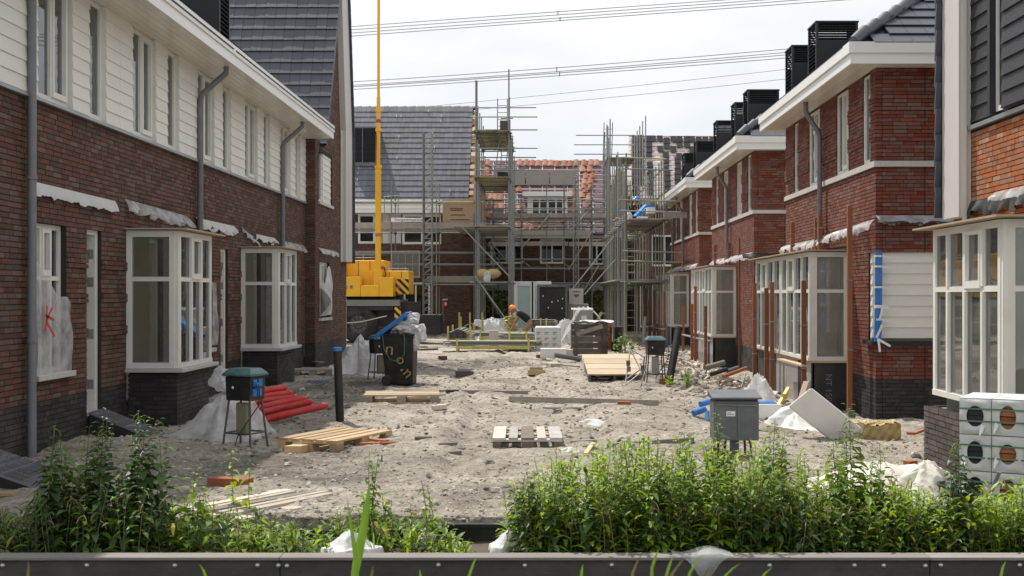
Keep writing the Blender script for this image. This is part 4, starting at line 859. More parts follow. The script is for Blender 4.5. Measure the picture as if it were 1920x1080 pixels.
for ob, x0, x1, y, z1 in ((f1, -15.9, -3.5, 55.6, 5.3), (f2, -3.1, 4.3, 59.6, 4.4), (f3, 4.6, 12.9, 58.6, 6.2)):
    q = MB(); q.box(x0, y, .05, x1, y+.05, z1); q.box(x0, y-1.5, .0, x1, y-.002, .045); q.box(x0, y-1.45, z1+.002, x1, y-.002, z1+.04); part('dark_backing', q, M['mortar'], ob)  # dark sheets added behind the openings so the panes read as unlit rooms
gb = thing('gable_dormer', 'small tan gable with white verges between the two unfinished roofs', 'gable', (3.65, 59, 5))
q = MB(); q.prism([(3.3, 58.6, 5.5), (4.2, 58.6, 5.5), (4.2, 58.6, 7.0), (3.75, 58.6, 8.0), (3.3, 58.6, 7.0)], (0, 2, 0)); part('gable_wall', q, M['plywood'], gb)
for s_ in (-1, 1):
    q = MB(); q.beam((3.75, 58.55, 8.12), (3.75+s_*.75, 58.55, 6.5), .12, .14, (0, 1, 0)); part('verge', q, M['fascia'], gb)

# shrubs and door frames behind the scaffold
def leaves(mb, c, rx, ry, rz, n, size, droop=.2):
    for _ in range(n):
        th = random.uniform(0, 2*math.pi); ph = math.acos(random.uniform(-1, 1)); rr = random.uniform(.35, 1)**.5*random.choice([1, 1, .85, 1.12])
        p = Vector((c[0]+rx*rr*math.sin(ph)*math.cos(th), c[1]+ry*rr*math.sin(ph)*math.sin(th), c[2]+rz*rr*math.cos(ph)))
        a = Vector((random.gauss(0, 1), random.gauss(0, 1), random.gauss(-droop, .7))).normalized(); b = a.cross(Vector((random.gauss(0, 1), random.gauss(0, 1), 1.5))).normalized()
        s = size*random.uniform(.6, 1.4); mb.add([p, p+a*s*.5+b*s*.28, p+a*s, p+a*s*.5-b*s*.28], [(0, 1, 2, 3)])
for k, (px, Y, rx, h, lab) in enumerate(((915, 56.6, .9, 2.2, 'bushy green shrub growing beside the dark scaffold post, leftmost of its row'), (945, 56.2, .75, 1.9, 'green shrub growing between the scaffold post and the white door frames'), (1003, 56.6, .7, 2.0, 'green shrub growing between the two white door frames'), (1052, 57, 1.0, 2.1, 'green shrub growing behind the dark container panel'), (1100, 57, .9, 2.3, 'green shrub growing at the foot of the pole scaffold'))):
    s = thing('shrub', lab, 'shrub', (X(px, Y), Y, 0), group='shrubs growing before the far houses')
    q = MB(); leaves(q, (X(px, Y), Y, h*.52), rx, .5, h*.56, 650, .16); part('foliage', q, M['mossgreen'], s)
    q = MB(); q.tube((X(px, Y), Y, 0), (X(px, Y)+.1, Y, h*.6), .04, 6, r2=.015); part('stem', q, M['stem'], s)
s = thing('shrub', 'low bright green bush beside the dark plank crate', 'shrub', (X(1172, 36), 36, -.1))
q = MB(); leaves(q, (X(1172, 36), 36, .22), .36, .3, .34, 300, .09); part('foliage', q, M['mossgreen'], s); q = MB(); q.tube((X(1172, 36), 36, -.1), (X(1172, 36), 36, .4), .02, 6); part('stem', q, M['stem'], s)
for px, lab in ((982, 'white door frame with frosted pane standing behind the bending worker'), (1015, 'white door frame with frosted pane standing beside the dark container panel')):
    Y = 54; x = X(px, Y); t = thing('door_frame', lab, 'door frame', (x, Y, 0), group='door frames waiting to be fitted')
    q = MB(); q.box(x-.45, Y, 0, x-.28, Y+.12, 2.35); q.box(x+.28, Y, 0, x+.45, Y+.12, 2.35); q.box(x-.279, Y, 2.13, x+.279, Y+.12, 2.35); q.box(x-.279, Y, 0, x+.279, Y+.12, .25); part('frame', q, M['fascia'], t, bevel=.02)
    q = MB(); q.box(x-.279, Y+.04, .25, x+.279, Y+.07, 2.13); part('pane', q, M['glass_milky'], t)

# ------------------------------------------------------------------ scaffolds
_tm = {}
def tub(root, name, p, q_, r=.024, m='steel'):
    p, q_ = Vector(p), Vector(q_); d = q_-p; k = (round(d.length, 2), r, m, name)
    if k not in _tm: _tm[k] = MB().tube((0, 0, 0), (0, 0, d.length), r, 8).mesh(name, M[m])
    o = link(name, _tm[k], root); o.location = p-root_of(root).location; o.rotation_mode = 'QUATERNION'; o.rotation_quaternion = d.to_track_quat('Z', 'Y'); return o
def deck_(root, x0, x1, y0, y1, z, along='y', m='deck', w=.23):
    a, b = (x0, x1) if along == 'y' else (y0, y1); n = max(1, int((b-a)/w)); ww = (b-a)/n
    for i in range(n):
        q = MB(); e_ = random.uniform(-.06, .06); zz = z+random.uniform(0, .008)
        if along == 'y': q.box(a+i*ww+.006, y0+e_, zz, a+(i+1)*ww-.006, y1+e_, zz+.04)
        else: q.box(x0+e_, a+i*ww+.006, zz, x1+e_, a+(i+1)*ww-.006, zz+.04)
        part('deck_board', q, M[m], root)
def couplers(root, pts):
    q = MB()
    for p in pts: q.box(p[0]-.045, p[1]-.045, p[2]-.05, p[0]+.045, p[1]+.045, p[2]+.05)
    o = part('coupler', q, M['steel_dark'], root); o['kind'] = 'stuff'
def ladder(label, p, q_, w=.4, m='steel', side=(1, 0, 0), group='ladders on the scaffolds'):
    p, q_, s = Vector(p), Vector(q_), Vector(side)*w/2; t = thing('ladder', label, 'ladder', p, group=group); d = (q_-p); n = int(d.length/.28)
    for k in (-1, 1): tub(t, 'rail', p+s*k, q_+s*k, .022, m)
    for i in range(1, n): c = p+d*(i/n); tub(t, 'rung', c-s, c+s, .014, m)
    return t
ms = ['steel', 'steel', 'steel_y', 'steel', 'steel_dark', 'steel']
# tall tower beside the grey roof
s1 = thing('scaffold_tower', 'tall scaffold tower of dull tubes with two mossy decks beside the grey roof', 'scaffold', (-2, 50, 0), group='scaffolds round the unfinished houses')
cp = []
for i, Y in enumerate((48, 48.8, 49.6, 51, 52.5, 54)):
    for x, zt in ((-2.66, 10.6 if i in (0, 1) else 9.6), (-1.34, 10.8 if i == 0 else 10.0 if i == 1 else 9.0)):
        tub(s1, 'standard', (x+random.uniform(-.03, .03), Y, 0), (x, Y, zt-random.random()*.5), .024 if i else .03, 'steel_y' if i in (2,) else 'steel' if i % 2 == 0 else 'steel_dark'); 
        tub(s1, 'standard', (x+.07, Y+.1, 0), (x+.07, Y+.1, 6.2+random.random()*2), .024, random.choice(ms))
    for z in (2.25, 4.4, 6.35, 8.2): tub(s1, 'transom', (-2.9, Y, z), (-1.2, Y, z), .024, random.choice(ms)); cp += [(-2.66, Y, z), (-1.34, Y, z)]
for Y, z, x0, x1, mm in ((48.1, 9.25, -2.95, -.25, 'steel'), (48.0, 8.86, -2.9, -.2, 'steel_y'), (49.5, 8.55, -2.75, -.2, 'steel'), (48.1, 8.0-.38, -2.9, -.2, 'steel'), (48.1, 7.25, -2.9, -.25, 'steel'), (48.1, 6.75, -2.7, -.2, 'steel_y'), (49, 8.95, -1.7, -1.2, 'steel_y')): tub(s1, 'guard_rail', (x0, Y, z), (x1, Y, z), .026, mm)
for x in (-2.66, -1.34):
    for z in (2.25, 4.4, 6.35, 8.2): tub(s1, 'ledger', (x+.05, 47.7, z+.05), (x+.05, 54.4, z+.05), .024, random.choice(ms))
deck_(s1, -2.75, -1.3, 47.8, 54.2, 8.26); deck_(s1, -2.75, -1.3, 47.8, 54.2, 6.42); deck_(s1, -3.6, -1.3, 47.8, 54.2, 4.46, m='deck_pale')
for k in range(4): tub(s1, 'guard_rail', (-2.95, 48+k*.7, 8.1-.05*k), (-2.4, 48+k*.7, 8.1-.05*k), .02, 'steel')
tub(s1, 'brace', (-2.7, 47.9, 2.5), (-.9, 47.9, 0.0), .026); tub(s1, 'brace', (-3.3, 47.9, 4.55), (-1.3, 47.9, 2.45), .026); tub(s1, 'brace', (-2.6, 53.5, 4.2), (-1.3, 53.5, 2.3), .026, 'steel_dark')
tub(s1, 'brace', (-2.6, 50.5, 2.2), (-1.4, 50.5, .3), .026, 'steel_dark')
couplers(s1, cp)
ladder('steel ladder at the top of the tall scaffold tower', (-1.62, 48.6, 8.3), (-1.62, 48.7, 9.7)); ladder('steel ladder between the two mossy decks of the tall tower', (-1.75, 48.8, 6.45), (-1.55, 49.2, 8.25)); ladder('second steel ladder behind it between the mossy decks', (-1.62, 50.6, 6.45), (-1.5, 51, 8.25)); 
q = MB(); q.box(-1.75, 48.5, 8.305, -1.38, 49.1, 8.42); q.box(-1.72, 48.55, 8.42, -1.40, 49.0, 8.80); solo('brick_stack', q, M['board_dark'], 'stack of dark brown blocks on the top deck of the tall tower', 'block stack', (-1.55, 48.8, 8.305))
q = MB(); q.box(-1.82, 48.5, 6.465, -1.40, 49.1, 6.70); solo('brick_stack', q, M['chassis'], 'stack of black blocks on the lower mossy deck of the tall tower', 'block stack', (-1.6, 48.8, 6.465))
# facade scaffold before the grey roof
sf = thing('facade_scaffold', 'low facade scaffold with plank decks in front of the grey roofed house', 'scaffold', (-6, 51.5, 0), group='scaffolds round the unfinished houses')
cp = []
for x in (-8.4, -6.42, -4.5, -2.9):
    for Y in (51.0, 52.4): tub(sf, 'standard', (x, Y, 0), (x, Y, 6.6 if x < -3 else 5.2), .026, random.choice(ms[:3]))
for Y in (51.0, 52.4):
    for z, mm in ((5.68, 'steel_y'), (4.45, 'steel'), (3.55, 'steel'), (3.05, 'steel'), (2.18, 'steel')): tub(sf, 'ledger', (-8.7, Y-.04, z), (-2.0, Y-.04, z), .025, mm); cp += [(x, Y, z) for x in (-8.4, -6.42, -4.5, -2.9)]
for z in (4.4, 2.14):
    for x in (-8.4, -6.42, -4.5, -2.9): tub(sf, 'transom', (x, 50.8, z), (x, 52.6, z), .024)
deck_(sf, -8.6, -2.5, 51.05, 52.35, 4.50, 'x', 'deck_pale'); deck_(sf, -5.0, -2.2, 51.05, 52.35, 2.24, 'x', 'deck_pale'); deck_(sf, -8.6, -6.3, 51.05, 52.35, 2.24, 'x', 'deck_pale')
for x0, x1, z in ((-8.5, -5.1, 4.56), (-5.0, -2.4, 4.56), (-4.9, -2.2, 2.28)):
    q = MB(); q.box(x0, 51.0, z, x1, 51.03, z+.26); part('toe_board', q, M['deck_pale'], sf)
for z in (3.5, 3.05, 2.8):
    tub(sf, 'guard_rail', (-8.5, 51.1, z+.1), (-6.3, 51.1, z+.1), .02)
tub(sf, 'brace', (-7.0, 50.95, 3.6), (-7.0, 50.95, 2.3), .02); tub(sf, 'brace', (-7.6, 50.95, 3.6), (-7.6, 50.95, 2.3), .02)
couplers(sf, cp)
for x in (-6.7, -6.12):
    tub(sf, 'guard_rail', (x, 50.9, 4.9), (x, 50.9, 5.9), .02); 
tub(sf, 'guard_rail', (-6.75, 50.9, 5.9), (-6.05, 50.9, 5.95), .02); pass
sg = thing('sign', 'long white banner reading Hoogwerkservice on the facade scaffold', 'sign', (-5.6, 50.9, 4.87))
q = MB(); q.box(-6.40, 50.72, 4.83, -4.98, 50.745, 5.0); part('board', q, M['paper'], sg); text_part('Hoogwerkservice', .165, facing((-5.66, 50.717, 4.915)), M['ink_blue'], sg)
cb = thing('cardboard_pack', 'big brown cardboard pack with printed lines on the scaffold deck', 'pack', (-3.5, 51.5, 4.55))
q = MB(); q.box(-4.25, 51.15, 4.56, -2.6, 52.2, 5.72); part('carton', q, M['cardboard'], cb, bevel=.02)
q = MB(); q.box(-4.28, 51.12, 5.721, -2.57, 52.25, 5.80); part('top_sheet', q, M['wood_x'], cb)
for k, (xx, zz, ww) in enumerate(((-3.66, 5.42, .56), (-3.66, 5.35, .52), (-3.6, 5.15, .62), (-3.5, 4.95, .8))):
    q = MB(); q.box(xx-ww/2, 51.144, zz-.028, xx+ww/2, 51.149, zz+.02); part('print_line', q, M['ink_brown'], cb)
# hoist mast
ho = thing('material_hoist', 'grey lattice mast hoist with a mesh cage before the facade scaffold', 'hoist', (-4.75, 50.3, 0))
for x in (-4.97, -4.62):
    for Y in (50.1, 50.45): tub(ho, 'mast_rail', (x, Y, .15), (x, Y, 8.55), .038 if x < -4.8 else .026, 'steel_dark' if x < -4.8 else 'steel')
for k in range(28):
    z = .2+k*.3; 
    for Y in (50.1, 50.45): tub(ho, 'lattice_bar', (-4.97, Y, z), (-4.62, Y, z+.28), .013)
    tub(ho, 'lattice_bar', (-4.97, 50.1, z), (-4.62, 50.1, z), .013)
    tub(ho, 'lattice_bar', (-4.62, 50.1, z), (-4.62, 50.45, z+.28), .013)
q = MB(); q.box(-5.25, 50.0, .0, -4.5, 50.8, .18); q.box(-5.1, 50.05, .18, -4.75, 50.5, .62); q.lathe((-5.45, 50.2, .45), [(.0, -.02), (.16, -.02), (.16, .25), (0, .25)], 12, 'y'); part('base', q, M['greybox'], ho)
q = MB(); x0, x1, z0, z1 = -6.3, -5.1, 2.45, 3.58
for a, b, c, d_ in ((x0, x0+.05, z0, z1), (x1-.05, x1, z0, z1), (x0+.05, x1-.05, z0, z0+.09), (x0+.05, x1-.05, z1-.05, z1)): q.box(a, 49.9, c, b, 49.95, d_)
for k in (1, 2, 3): q.box(x0+k*.3-.018, 49.9, z0+.09, x0+k*.3+.018, 49.94, z1-.05)
q.box(x0, 49.95, z0, x1, 51, z0+.05); cg = part('cage', q, M['steel'], ho)
q = MB()
for k in range(-14, 30):
    for s_ in (-1, 1):
        a = x0+.05+k*.075; b = a+s_*1.0
        p0, p1 = (a, z0+.1), (b, z0+1.07); 
        def cl(p0, p1):
            (ax, az), (bx, bz) = p0, p1; t0, t1 = 0, 1; dx = bx-ax
            for lo, hi in ((x0+.05, x1-.05),):
                if abs(dx) < 1e-6: return None
                u0, u1 = sorted(((lo-ax)/dx, (hi-ax)/dx)); t0 = max(t0, u0); t1 = min(t1, u1)
            return None if t1-t0 < .02 else ((ax+dx*t0, az+(bz-az)*t0), (ax+dx*t1, az+(bz-az)*t1))
        r_ = cl(p0, p1)
        if r_: q.beam((r_[0][0], 49.92, r_[0][1]), (r_[1][0], 49.92, r_[1][1]), .012, .012, (0, 1, 0), .5)
o = part('mesh_wire', q, M['steel'], cg); o['kind'] = 'stuff'
# scaffold before the orange tiles
s4 = thing('facade_scaffold', 'facade scaffold with timber walkways in front of the orange tiled roof', 'scaffold', (0, 56, 0), group='scaffolds round the unfinished houses')
cp = []
for x in (-2.3, -.98, .2, 1.02, 1.55, 2.3):
    for Y in (55.6, 56.8): tub(s4, 'standard', (x, Y, 0), (x, Y, 6.9 if x > 0 else 6.2), .024, 'steel' if Y < 56 else 'steel_dark')
for Y in (55.6, 56.8):
    for z, mm in ((6.15, 'steel'), (5.75, 'steel'), (5.2, 'steel'), (4.95, 'steel'), (3.4, 'steel'), (2.95, 'steel'), (2.3, 'steel')): tub(s4, 'ledger', (-2.7, Y-.04, z), (3.2, Y-.04, z), .024, mm); cp += [(x, Y, z) for x in (-2.3, -.98, 1.02, 2.3)]
deck_(s4, -2.6, 3.1, 55.7, 56.7, 5.28, 'x', 'deck_pale'); deck_(s4, -2.6, 3.1, 55.7, 56.7, 3.0, 'x', 'deck')
for x0, x1, z in ((-2.5, .4, 5.33), (.42, 3.0, 5.33), (-1.0, 1.2, 4.02), (-2.5, -1.0, 4.0), (1.25, 3.0, 4.0)):
    q = MB(); q.box(x0, 55.62, z, x1, 55.65, z+.2); part('toe_board', q, M['wood_old'], s4)
for p, r_ in (((-1.0, 55.5, 3.85), (.45, 55.5, 5.6)), ((1.2, 55.5, 2.9), (2.6, 55.5, 5.2)), ((.9, 55.5, 4.3), (2.1, 55.5, 5.6)), ((-2.4, 55.5, 4.2), (-1.4, 55.5, 3.0)), ((1.6, 55.5, 1.4), (2.6, 55.5, 3.1))): tub(s4, 'brace', p, r_, .026, 'steel_y')
for x in (-.9, 0, .9): tub(s4, 'brace', (x, 55.7, 3.3), (x+.55, 56.4, 2.9), .02, 'steel')
couplers(s4, cp)
lm = thing('lattice_mast', 'narrow grey lattice mast standing before the orange tiles', 'mast', (1.5, 55.3, 0))
for x in (1.42, 1.66):
    for Y in (55.2, 55.44): tub(lm, 'mast_rail', (x, Y, 0), (x, Y, 7.9), .02)
for k in range(30): tub(lm, 'lattice_bar', (1.42, 55.2, .1+k*.26), (1.66, 55.2, .34+k*.26), .011); tub(lm, 'lattice_bar', (1.66, 55.2, .1+k*.26), (1.42, 55.2, .34+k*.26), .011)
# pole scaffold along the right-hand row
s2 = thing('scaffold_tower', 'dense pole scaffold with yellow splashed tubes beside the farthest red brick house', 'scaffold', (3.5, 50, 0), group='scaffolds round the unfinished houses')
cp = []; YS = (42.5, 43.4, 44.3, 45.5, 46.6, 47.7, 48.8, 50, 51.5, 53, 54.5, 56, 57.5)
for i, Y in enumerate(YS):
    zt = 7.1 if Y < 46 else 7.6 if Y < 53 else 9.9
    tub(s2, 'standard', (3.0+random.uniform(-.04, .04), Y, 0), (3.0+random.uniform(-.03, .03), Y, zt-.6*random.random()), .027, 'steel_y' if i in (2, 5, 8) else 'steel' if i % 3 else 'steel_dark')
    tub(s2, 'standard', (2.93, Y+.2, 0), (2.94, Y+.2, zt-1-random.random()), .025, 'steel' if i % 4 else 'steel_y')
    tub(s2, 'standard', (4.3, Y, 0), (4.3, Y, 6.6 if Y < 50 else 9.2), .026, 'steel' if i % 3 else 'steel_y')
    for z in (2.2, 4.35): tub(s2, 'transom', (2.75, Y, z), (4.5, Y, z), .025, random.choice(ms)); cp += [(3.0, Y, z), (4.3, Y, z)]
for x in (3.0, 4.3):
    for z in (2.15, 4.3, 4.9, 5.4, 6.3): tub(s2, 'ledger', (x+.05, 42, z), (x+.05, 58, z), .024, random.choice(ms))
for z, x0, x1, mm in ((5.10, 2.7, 4.95, 'steel_y'), (4.72, 2.75, 5.0, 'steel'), (3.3, 2.85, 4.95, 'steel_y'), (2.95, 2.8, 4.95, 'steel_y'), (6.2, 2.8, 4.6, 'steel'), (6.6, 2.8, 4.4, 'steel_y')): tub(s2, 'guard_rail', (x0, 42.4, z), (x1, 42.4, z-.06), .026, mm)
for z, x0, x1 in ((9.35, 1.6, 4.4), (8.9, 1.5, 4.4), (8.45, 1.5, 4.3), (7.4, 2.9, 4.6), (6.95, 2.9, 4.6)): tub(s2, 'guard_rail', (x0, 57.2, z), (x1, 57.2, z), .026, 'steel')
deck_(s2, 3.05, 4.6, 42.3, 50, 4.40, m='deck_pale'); deck_(s2, 2.6, 4.9, 43, 57, 2.25, m='deck_pale'); deck_(s2, 2.9, 4.2, 54, 57.6, 7.9)
q = MB(); q.box(4.3, 42.35, 4.45, 5.1, 42.39, 4.66); part('toe_board', q, M['deck_pale'], s2)
tub(s2, 'brace', (1.55, 44, 1.75), (2.7, 44, 3.05), .026, 'steel'); tub(s2, 'brace', (1.2, 50, 1.9), (3.0, 50, 4.2), .026); tub(s2, 'brace', (2.0, 57, 4.9), (3.1, 57, 6.4), .03, 'steel')
couplers(s2, cp)
ladder('ladder rising above the highest deck of the pole scaffold', (3.05, 56.4, 7.95), (3.1, 56.4, 9.85)); ladder('yellow ladder from the ground to the first deck of the pole scaffold', (3.42, 46, 0), (3.42, 46.5, 2.3), m='steel_y'); ladder('yellow ladder under the upper worker\'s deck', (3.3, 45.5, 2.3), (3.35, 46, 4.4), m='steel_y'); ladder('ladder standing on the upper worker\'s deck', (3.3, 47.5, 4.45), (3.3, 47.8, 6.3), m='steel_y'); ladder('second ladder beside the yellow one under the worker\'s deck', (3.55, 47, 2.3), (3.55, 47.5, 4.35), m='steel')
for k, (p0, p1) in enumerate((((1.05, 56.9, 4.6), (2.6, 56.9, 6.6)),)):
    q = MB(); q.beam(p0, p1, .05, .28, (0, 1, 0)); solo('roof_edge_plank', q, M['alu'], 'slanting grey plank along the edge of the orange tiled roof', 'plank', p0)
# ------------------------------------------------------------------ power lines
def wire(label, pts, Y, r, grp):
    mb = MB(); P = [Vector((X(px, Y), Y, Z(py, Y))) for px, py in pts]
    a, b, c = P; out_ = []
    for k in range(33):
        u = k/32*1.0; t_ = -.25+1.5*u; out_.append(a*(2*(t_-.5)*(t_-1))+b*(4*t_*(1-t_))+c*(2*t_*(t_-.5)))
    mb.path(out_, r, 6, caps=False); solo('power_line', mb, M['wire'], label, 'power line', (0, Y, 20), grp)
for k, (pts, lab) in enumerate((([(655, 50), (1045, 22), (1470, -8)], 'topmost power line of the upper bundle across the sky'), ([(655, 56), (1045, 28), (1470, -3)], 'second power line from the top across the sky'), ([(655, 62), (1045, 34), (1470, 2)], 'third power line from the top across the sky'), ([(655, 68), (1045, 39), (1470, 8)], 'lowest power line of the upper bundle across the sky'),
      ([(655, 153.5), (1045, 127), (1520, 88)], 'topmost power line of the middle bundle, reaching the tall louvred chimneys'), ([(655, 160), (1045, 134), (1520, 94)], 'second power line of the middle bundle'), ([(655, 163), (1045, 137), (1520, 99)], 'third power line of the middle bundle'), ([(655, 168), (1045, 142), (1520, 105)], 'lowest power line of the middle bundle'))): wire(lab, pts, 150, .058, 'power lines across the sky')
for pts, lab in (([(655, 213), (1045, 176), (1465, 131)], 'upper thin single power line above the scaffolds'), ([(655, 222), (1045, 192), (1465, 149)], 'lower thin single power line above the scaffolds')): wire(lab, pts, 190, .045, 'power lines across the sky')
for px, y0, y1, lab in ((1046, 21, 29, 'line spacer on the upper bundle, higher of the pair'), (1050, 32, 40, 'line spacer on the upper bundle, lower of the pair'), (1044, 126, 135, 'line spacer on the middle bundle, higher of the pair'), (1049, 135, 143, 'line spacer on the middle bundle, lower of the pair')):
    q = MB(); q.tube((X(px, 150), 149.95, Z(y0, 150)), (X(px, 150), 149.95, Z(y1, 150)), .06, 6); solo('line_spacer', q, M['steel_dark'], lab, 'line spacer', (X(px, 150), 150, Z(y0, 150)), 'spacers on the power lines')
# ------------------------------------------------------------------ mobile crane
Yc = 43.0
def cx(px): return X(px, Yc)
def cz(py): return Z(py, Yc)
cr_ = thing('mobile_crane', 'yellow mobile crane with raised boom and striped counterweight behind the gable house', 'crane', (-7, Yc+1.2, 0))
def cbox(name, px0, px1, py0, py1, d0, d1, m, bevel=.03): return part(name, MB().box(cx(px0), Yc+d0, cz(py1), cx(px1), Yc+d1, cz(py0)), M[m], cr_, bevel=bevel)
cbox('carrier_deck', 520, 750, 562, 574, -.05, 2.5, 'steel', .01); cbox('chassis', 520, 742, 574, 612, .35, 2.2, 'chassis', .02); cbox('mudguard', 520, 737, 575, 582, -.02, 2.45, 'chassis', .01)
sup = cbox('machine_house', 645, 718, 487, 556, .5, 2.2, 'yellow', .05); cbox('counterweight', 645, 677, 519, 556, -.15, .45, 'yellow', .02); cbox('counterweight', 677.3, 711.7, 535, 556, -.15, .45, 'yellow', .02); cbox('counterweight', 712, 738, 520, 556, -.15, .45, 'yellow', .02)
cbox('machine_house', 690, 764, 507, 552, .46, 2.1, 'yellow', .04); cbox('pillar', 600, 644.5, 475, 556, .0, 2.0, 'yellow', .03); cbox('turntable', 640, 740, 555.5, 562, .4, 2.1, 'chassis', .01)
cbox('boom_foot', 700, 716, 505, 540, .1, .45, 'yellow', .02)
def hazard(px0, px1, py0, py1, d, flip=1, n=3):
    b = part('hazard_plate', MB().box(cx(px0), Yc+d-.015, cz(py1), cx(px1), Yc+d-.003, cz(py0)), M['yellow'], cr_)
    x0, x1, z0, z1 = cx(px0), cx(px1), cz(py1), cz(py0); w_, h_ = x1-x0, z1-z0; q = MB()
    for k in range(-1, n+1):
        poly = []; s0 = k*(w_+h_)/n*.85; wd = (w_+h_)/n*.42
        # diagonal band clipped to the plate
        pts = []
        N_ = 24
        for a in range(N_+1):
            zz = a/N_*h_; l = s0+(zz if flip > 0 else h_-zz); lo, hi = max(0, l-h_*.5), min(w_, l-h_*.5+wd)
            if hi > lo+.002: pts.append((zz, lo, hi))
        if len(pts) > 1: q.add([(x0+lo, Yc+d-.019, z0+zz) for zz, lo, hi in pts]+[(x0+hi, Yc+d-.019, z0+zz) for zz, lo, hi in reversed(pts)], [tuple(range(2*len(pts)))[::-1]], .5)
    part('hazard_stripe', q, M['ink'], b)
hazard(739, 764, 523, 551, .46, -1); hazard(631, 645, 523, 551, 0, 1); hazard(740, 752, 576, 597, -.02, -1, 2)
for (px0, py0, px1, py1, w0, mm) in ((707.3, 555, 707.6, 311, .19, 'yellow'), (707.6, 311, 708, 180, .125, 'yellow'), (708, 180, 708.5, -60, .095, 'yellow')):
    q = MB(); q.beam((cx(px0), Yc+.25, cz(py0)), (cx(px1), Yc+.25, cz(py1)), w0, w0, (0, 1, 0)); part('boom', q, M[mm], cr_, bevel=.012)
for py, w0 in ((311, .23), (205, .19), (225, .17), (242, .19), (322, .21), (440, .21)):
    q = MB(); q.box(cx(707.8)-w0/2, Yc+.25-w0/2, cz(py+3), cx(707.8)+w0/2, Yc+.25+w0/2, cz(py-3)); part('boom_collar', q, M['rust'] if py in (225, 440) else M['yellow'], cr_, bevel=.01)
q = MB(); q.tube((cx(705), Yc+.1, cz(250)), (cx(704), Yc+.1, cz(310)), .025, 6); part('boom_rope', q, M['rust'], cr_)
for px in (672, 560):
    q = MB(); q.lathe((cx(px), Yc, .69), [(.30, .02), (.34, -.02), (.56, -.03), (.66, .02), (.69, .10), (.69, .34), (.64, .40), (.3, .4)], 40, 'y'); wl = part('tyre', q, M['rubber'], cr_)
    q = MB(); q.lathe((cx(px), Yc, .69), [(.0, .12), (.10, .10), (.13, .0), (.15, .10), (.20, .12), (.27, .05), (.31, .0), (.315, .05)], 32, 'y'); part('rim', q, M['steel_dark'], wl)
    for k in range(10):
        a = k*math.pi/5; q = MB(); q.lathe((cx(px)+.24*math.cos(a), Yc+.03, .69+.24*math.sin(a)), [(0, -.02), (.028, -.015), (.032, .05)], 8, 'y'); part('wheel_nut', q, M['steel'], wl)
cbox('tool_box', 750, 781, 566, 624, .3, 1.6, 'chassis', .02); cbox('outrigger_box', 770, 828, 590, 627, -.2, 1.2, 'chassis', .02); cbox('lamp_post', 828.5, 830, 562, 605, .3, .36, 'steel_dark', 0); cbox('lamp_bracket', 828, 838, 560, 563, .28, .38, 'steel', 0)
q = MB(); q.lathe((cx(834), Yc+.33, cz(574)), [(0, 0), (.04, .01), (.05, .08), (.04, .13), (0, .14)], 12); part('beacon', q, M['orange'], cr_)
q = MB(); q.lathe((cx(768), Yc+.28, cz(587)), [(0, -.05), (.06, -.03), (.075, .02)], 12, 'y'); part('tail_lamp', q, M['orange'], cr_)
q = MB(); q.path([(cx(600), Yc-.3, cz(610)), (cx(680), Yc-.3, cz(603)), (cx(727), Yc-.3, cz(592))], .018, 6); part('tie_rope', q, M['cloth'], cr_)
for px, py0, py1 in ((668, 488, 518), (690, 488, 506), (727, 509, 519), (750, 509, 521)):
    q = MB(); q.box(cx(px)-.008, Yc+.44 if px > 700 else Yc+.485, cz(py1), cx(px)+.008, Yc+.5, cz(py0)); part('panel_seam', q, M['ink_brown'], cr_)
for px0, px1, py, d_ in ((648, 700, 482, .7), (648, 700, 477, .7), (720, 762, 503, .6)):
    q = MB(); q.tube((cx(px0), Yc+d_, cz(py)), (cx(px1), Yc+d_, cz(py)), .014, 6); q.tube((cx(px0), Yc+d_, cz(py)), (cx(px0), Yc+d_, cz(py+6)), .014, 6); q.tube((cx(px1), Yc+d_, cz(py)), (cx(px1), Yc+d_, cz(py+6)), .014, 6); part('hand_rail', q, M['steel'], cr_)
q = MB(); q.path([(cx(718), Yc+.3, cz(500)), (cx(722), Yc+.25, cz(515)), (cx(716), Yc+.2, cz(528)), (cx(708), Yc+.15, cz(534))], .022, 6); part('hydraulic_hose', q, M['hose'], cr_)
q = MB(); q.lathe((cx(713), Yc+.42, cz(501)), [(0, -.03), (.07, -.03), (.08, .02), (0, .03)], 14, 'y'); part('winch_drum', q, M['rust'], cr_)
for px in (650, 660, 745): q = MB(); q.box(cx(px)-.05, Yc-.156 if px < 680 else Yc+.44, cz(541), cx(px)+.05, Yc-.1501 if px < 680 else Yc+.46, cz(535)); part('rating_plate', q, M['ink_grey'], cr_)
for a, b in ((815, 'a'), (825, 'b')):
    q = MB(); q.box(cx(a), Yc-.1, cz(625), cx(a+8), Yc+.1, cz(603)); q.box(cx(a)+.05, Yc-.12, cz(603), cx(a)+.12, Yc, cz(588)); part('outrigger_jack', q, M['chassis'], cr_, bevel=.02)
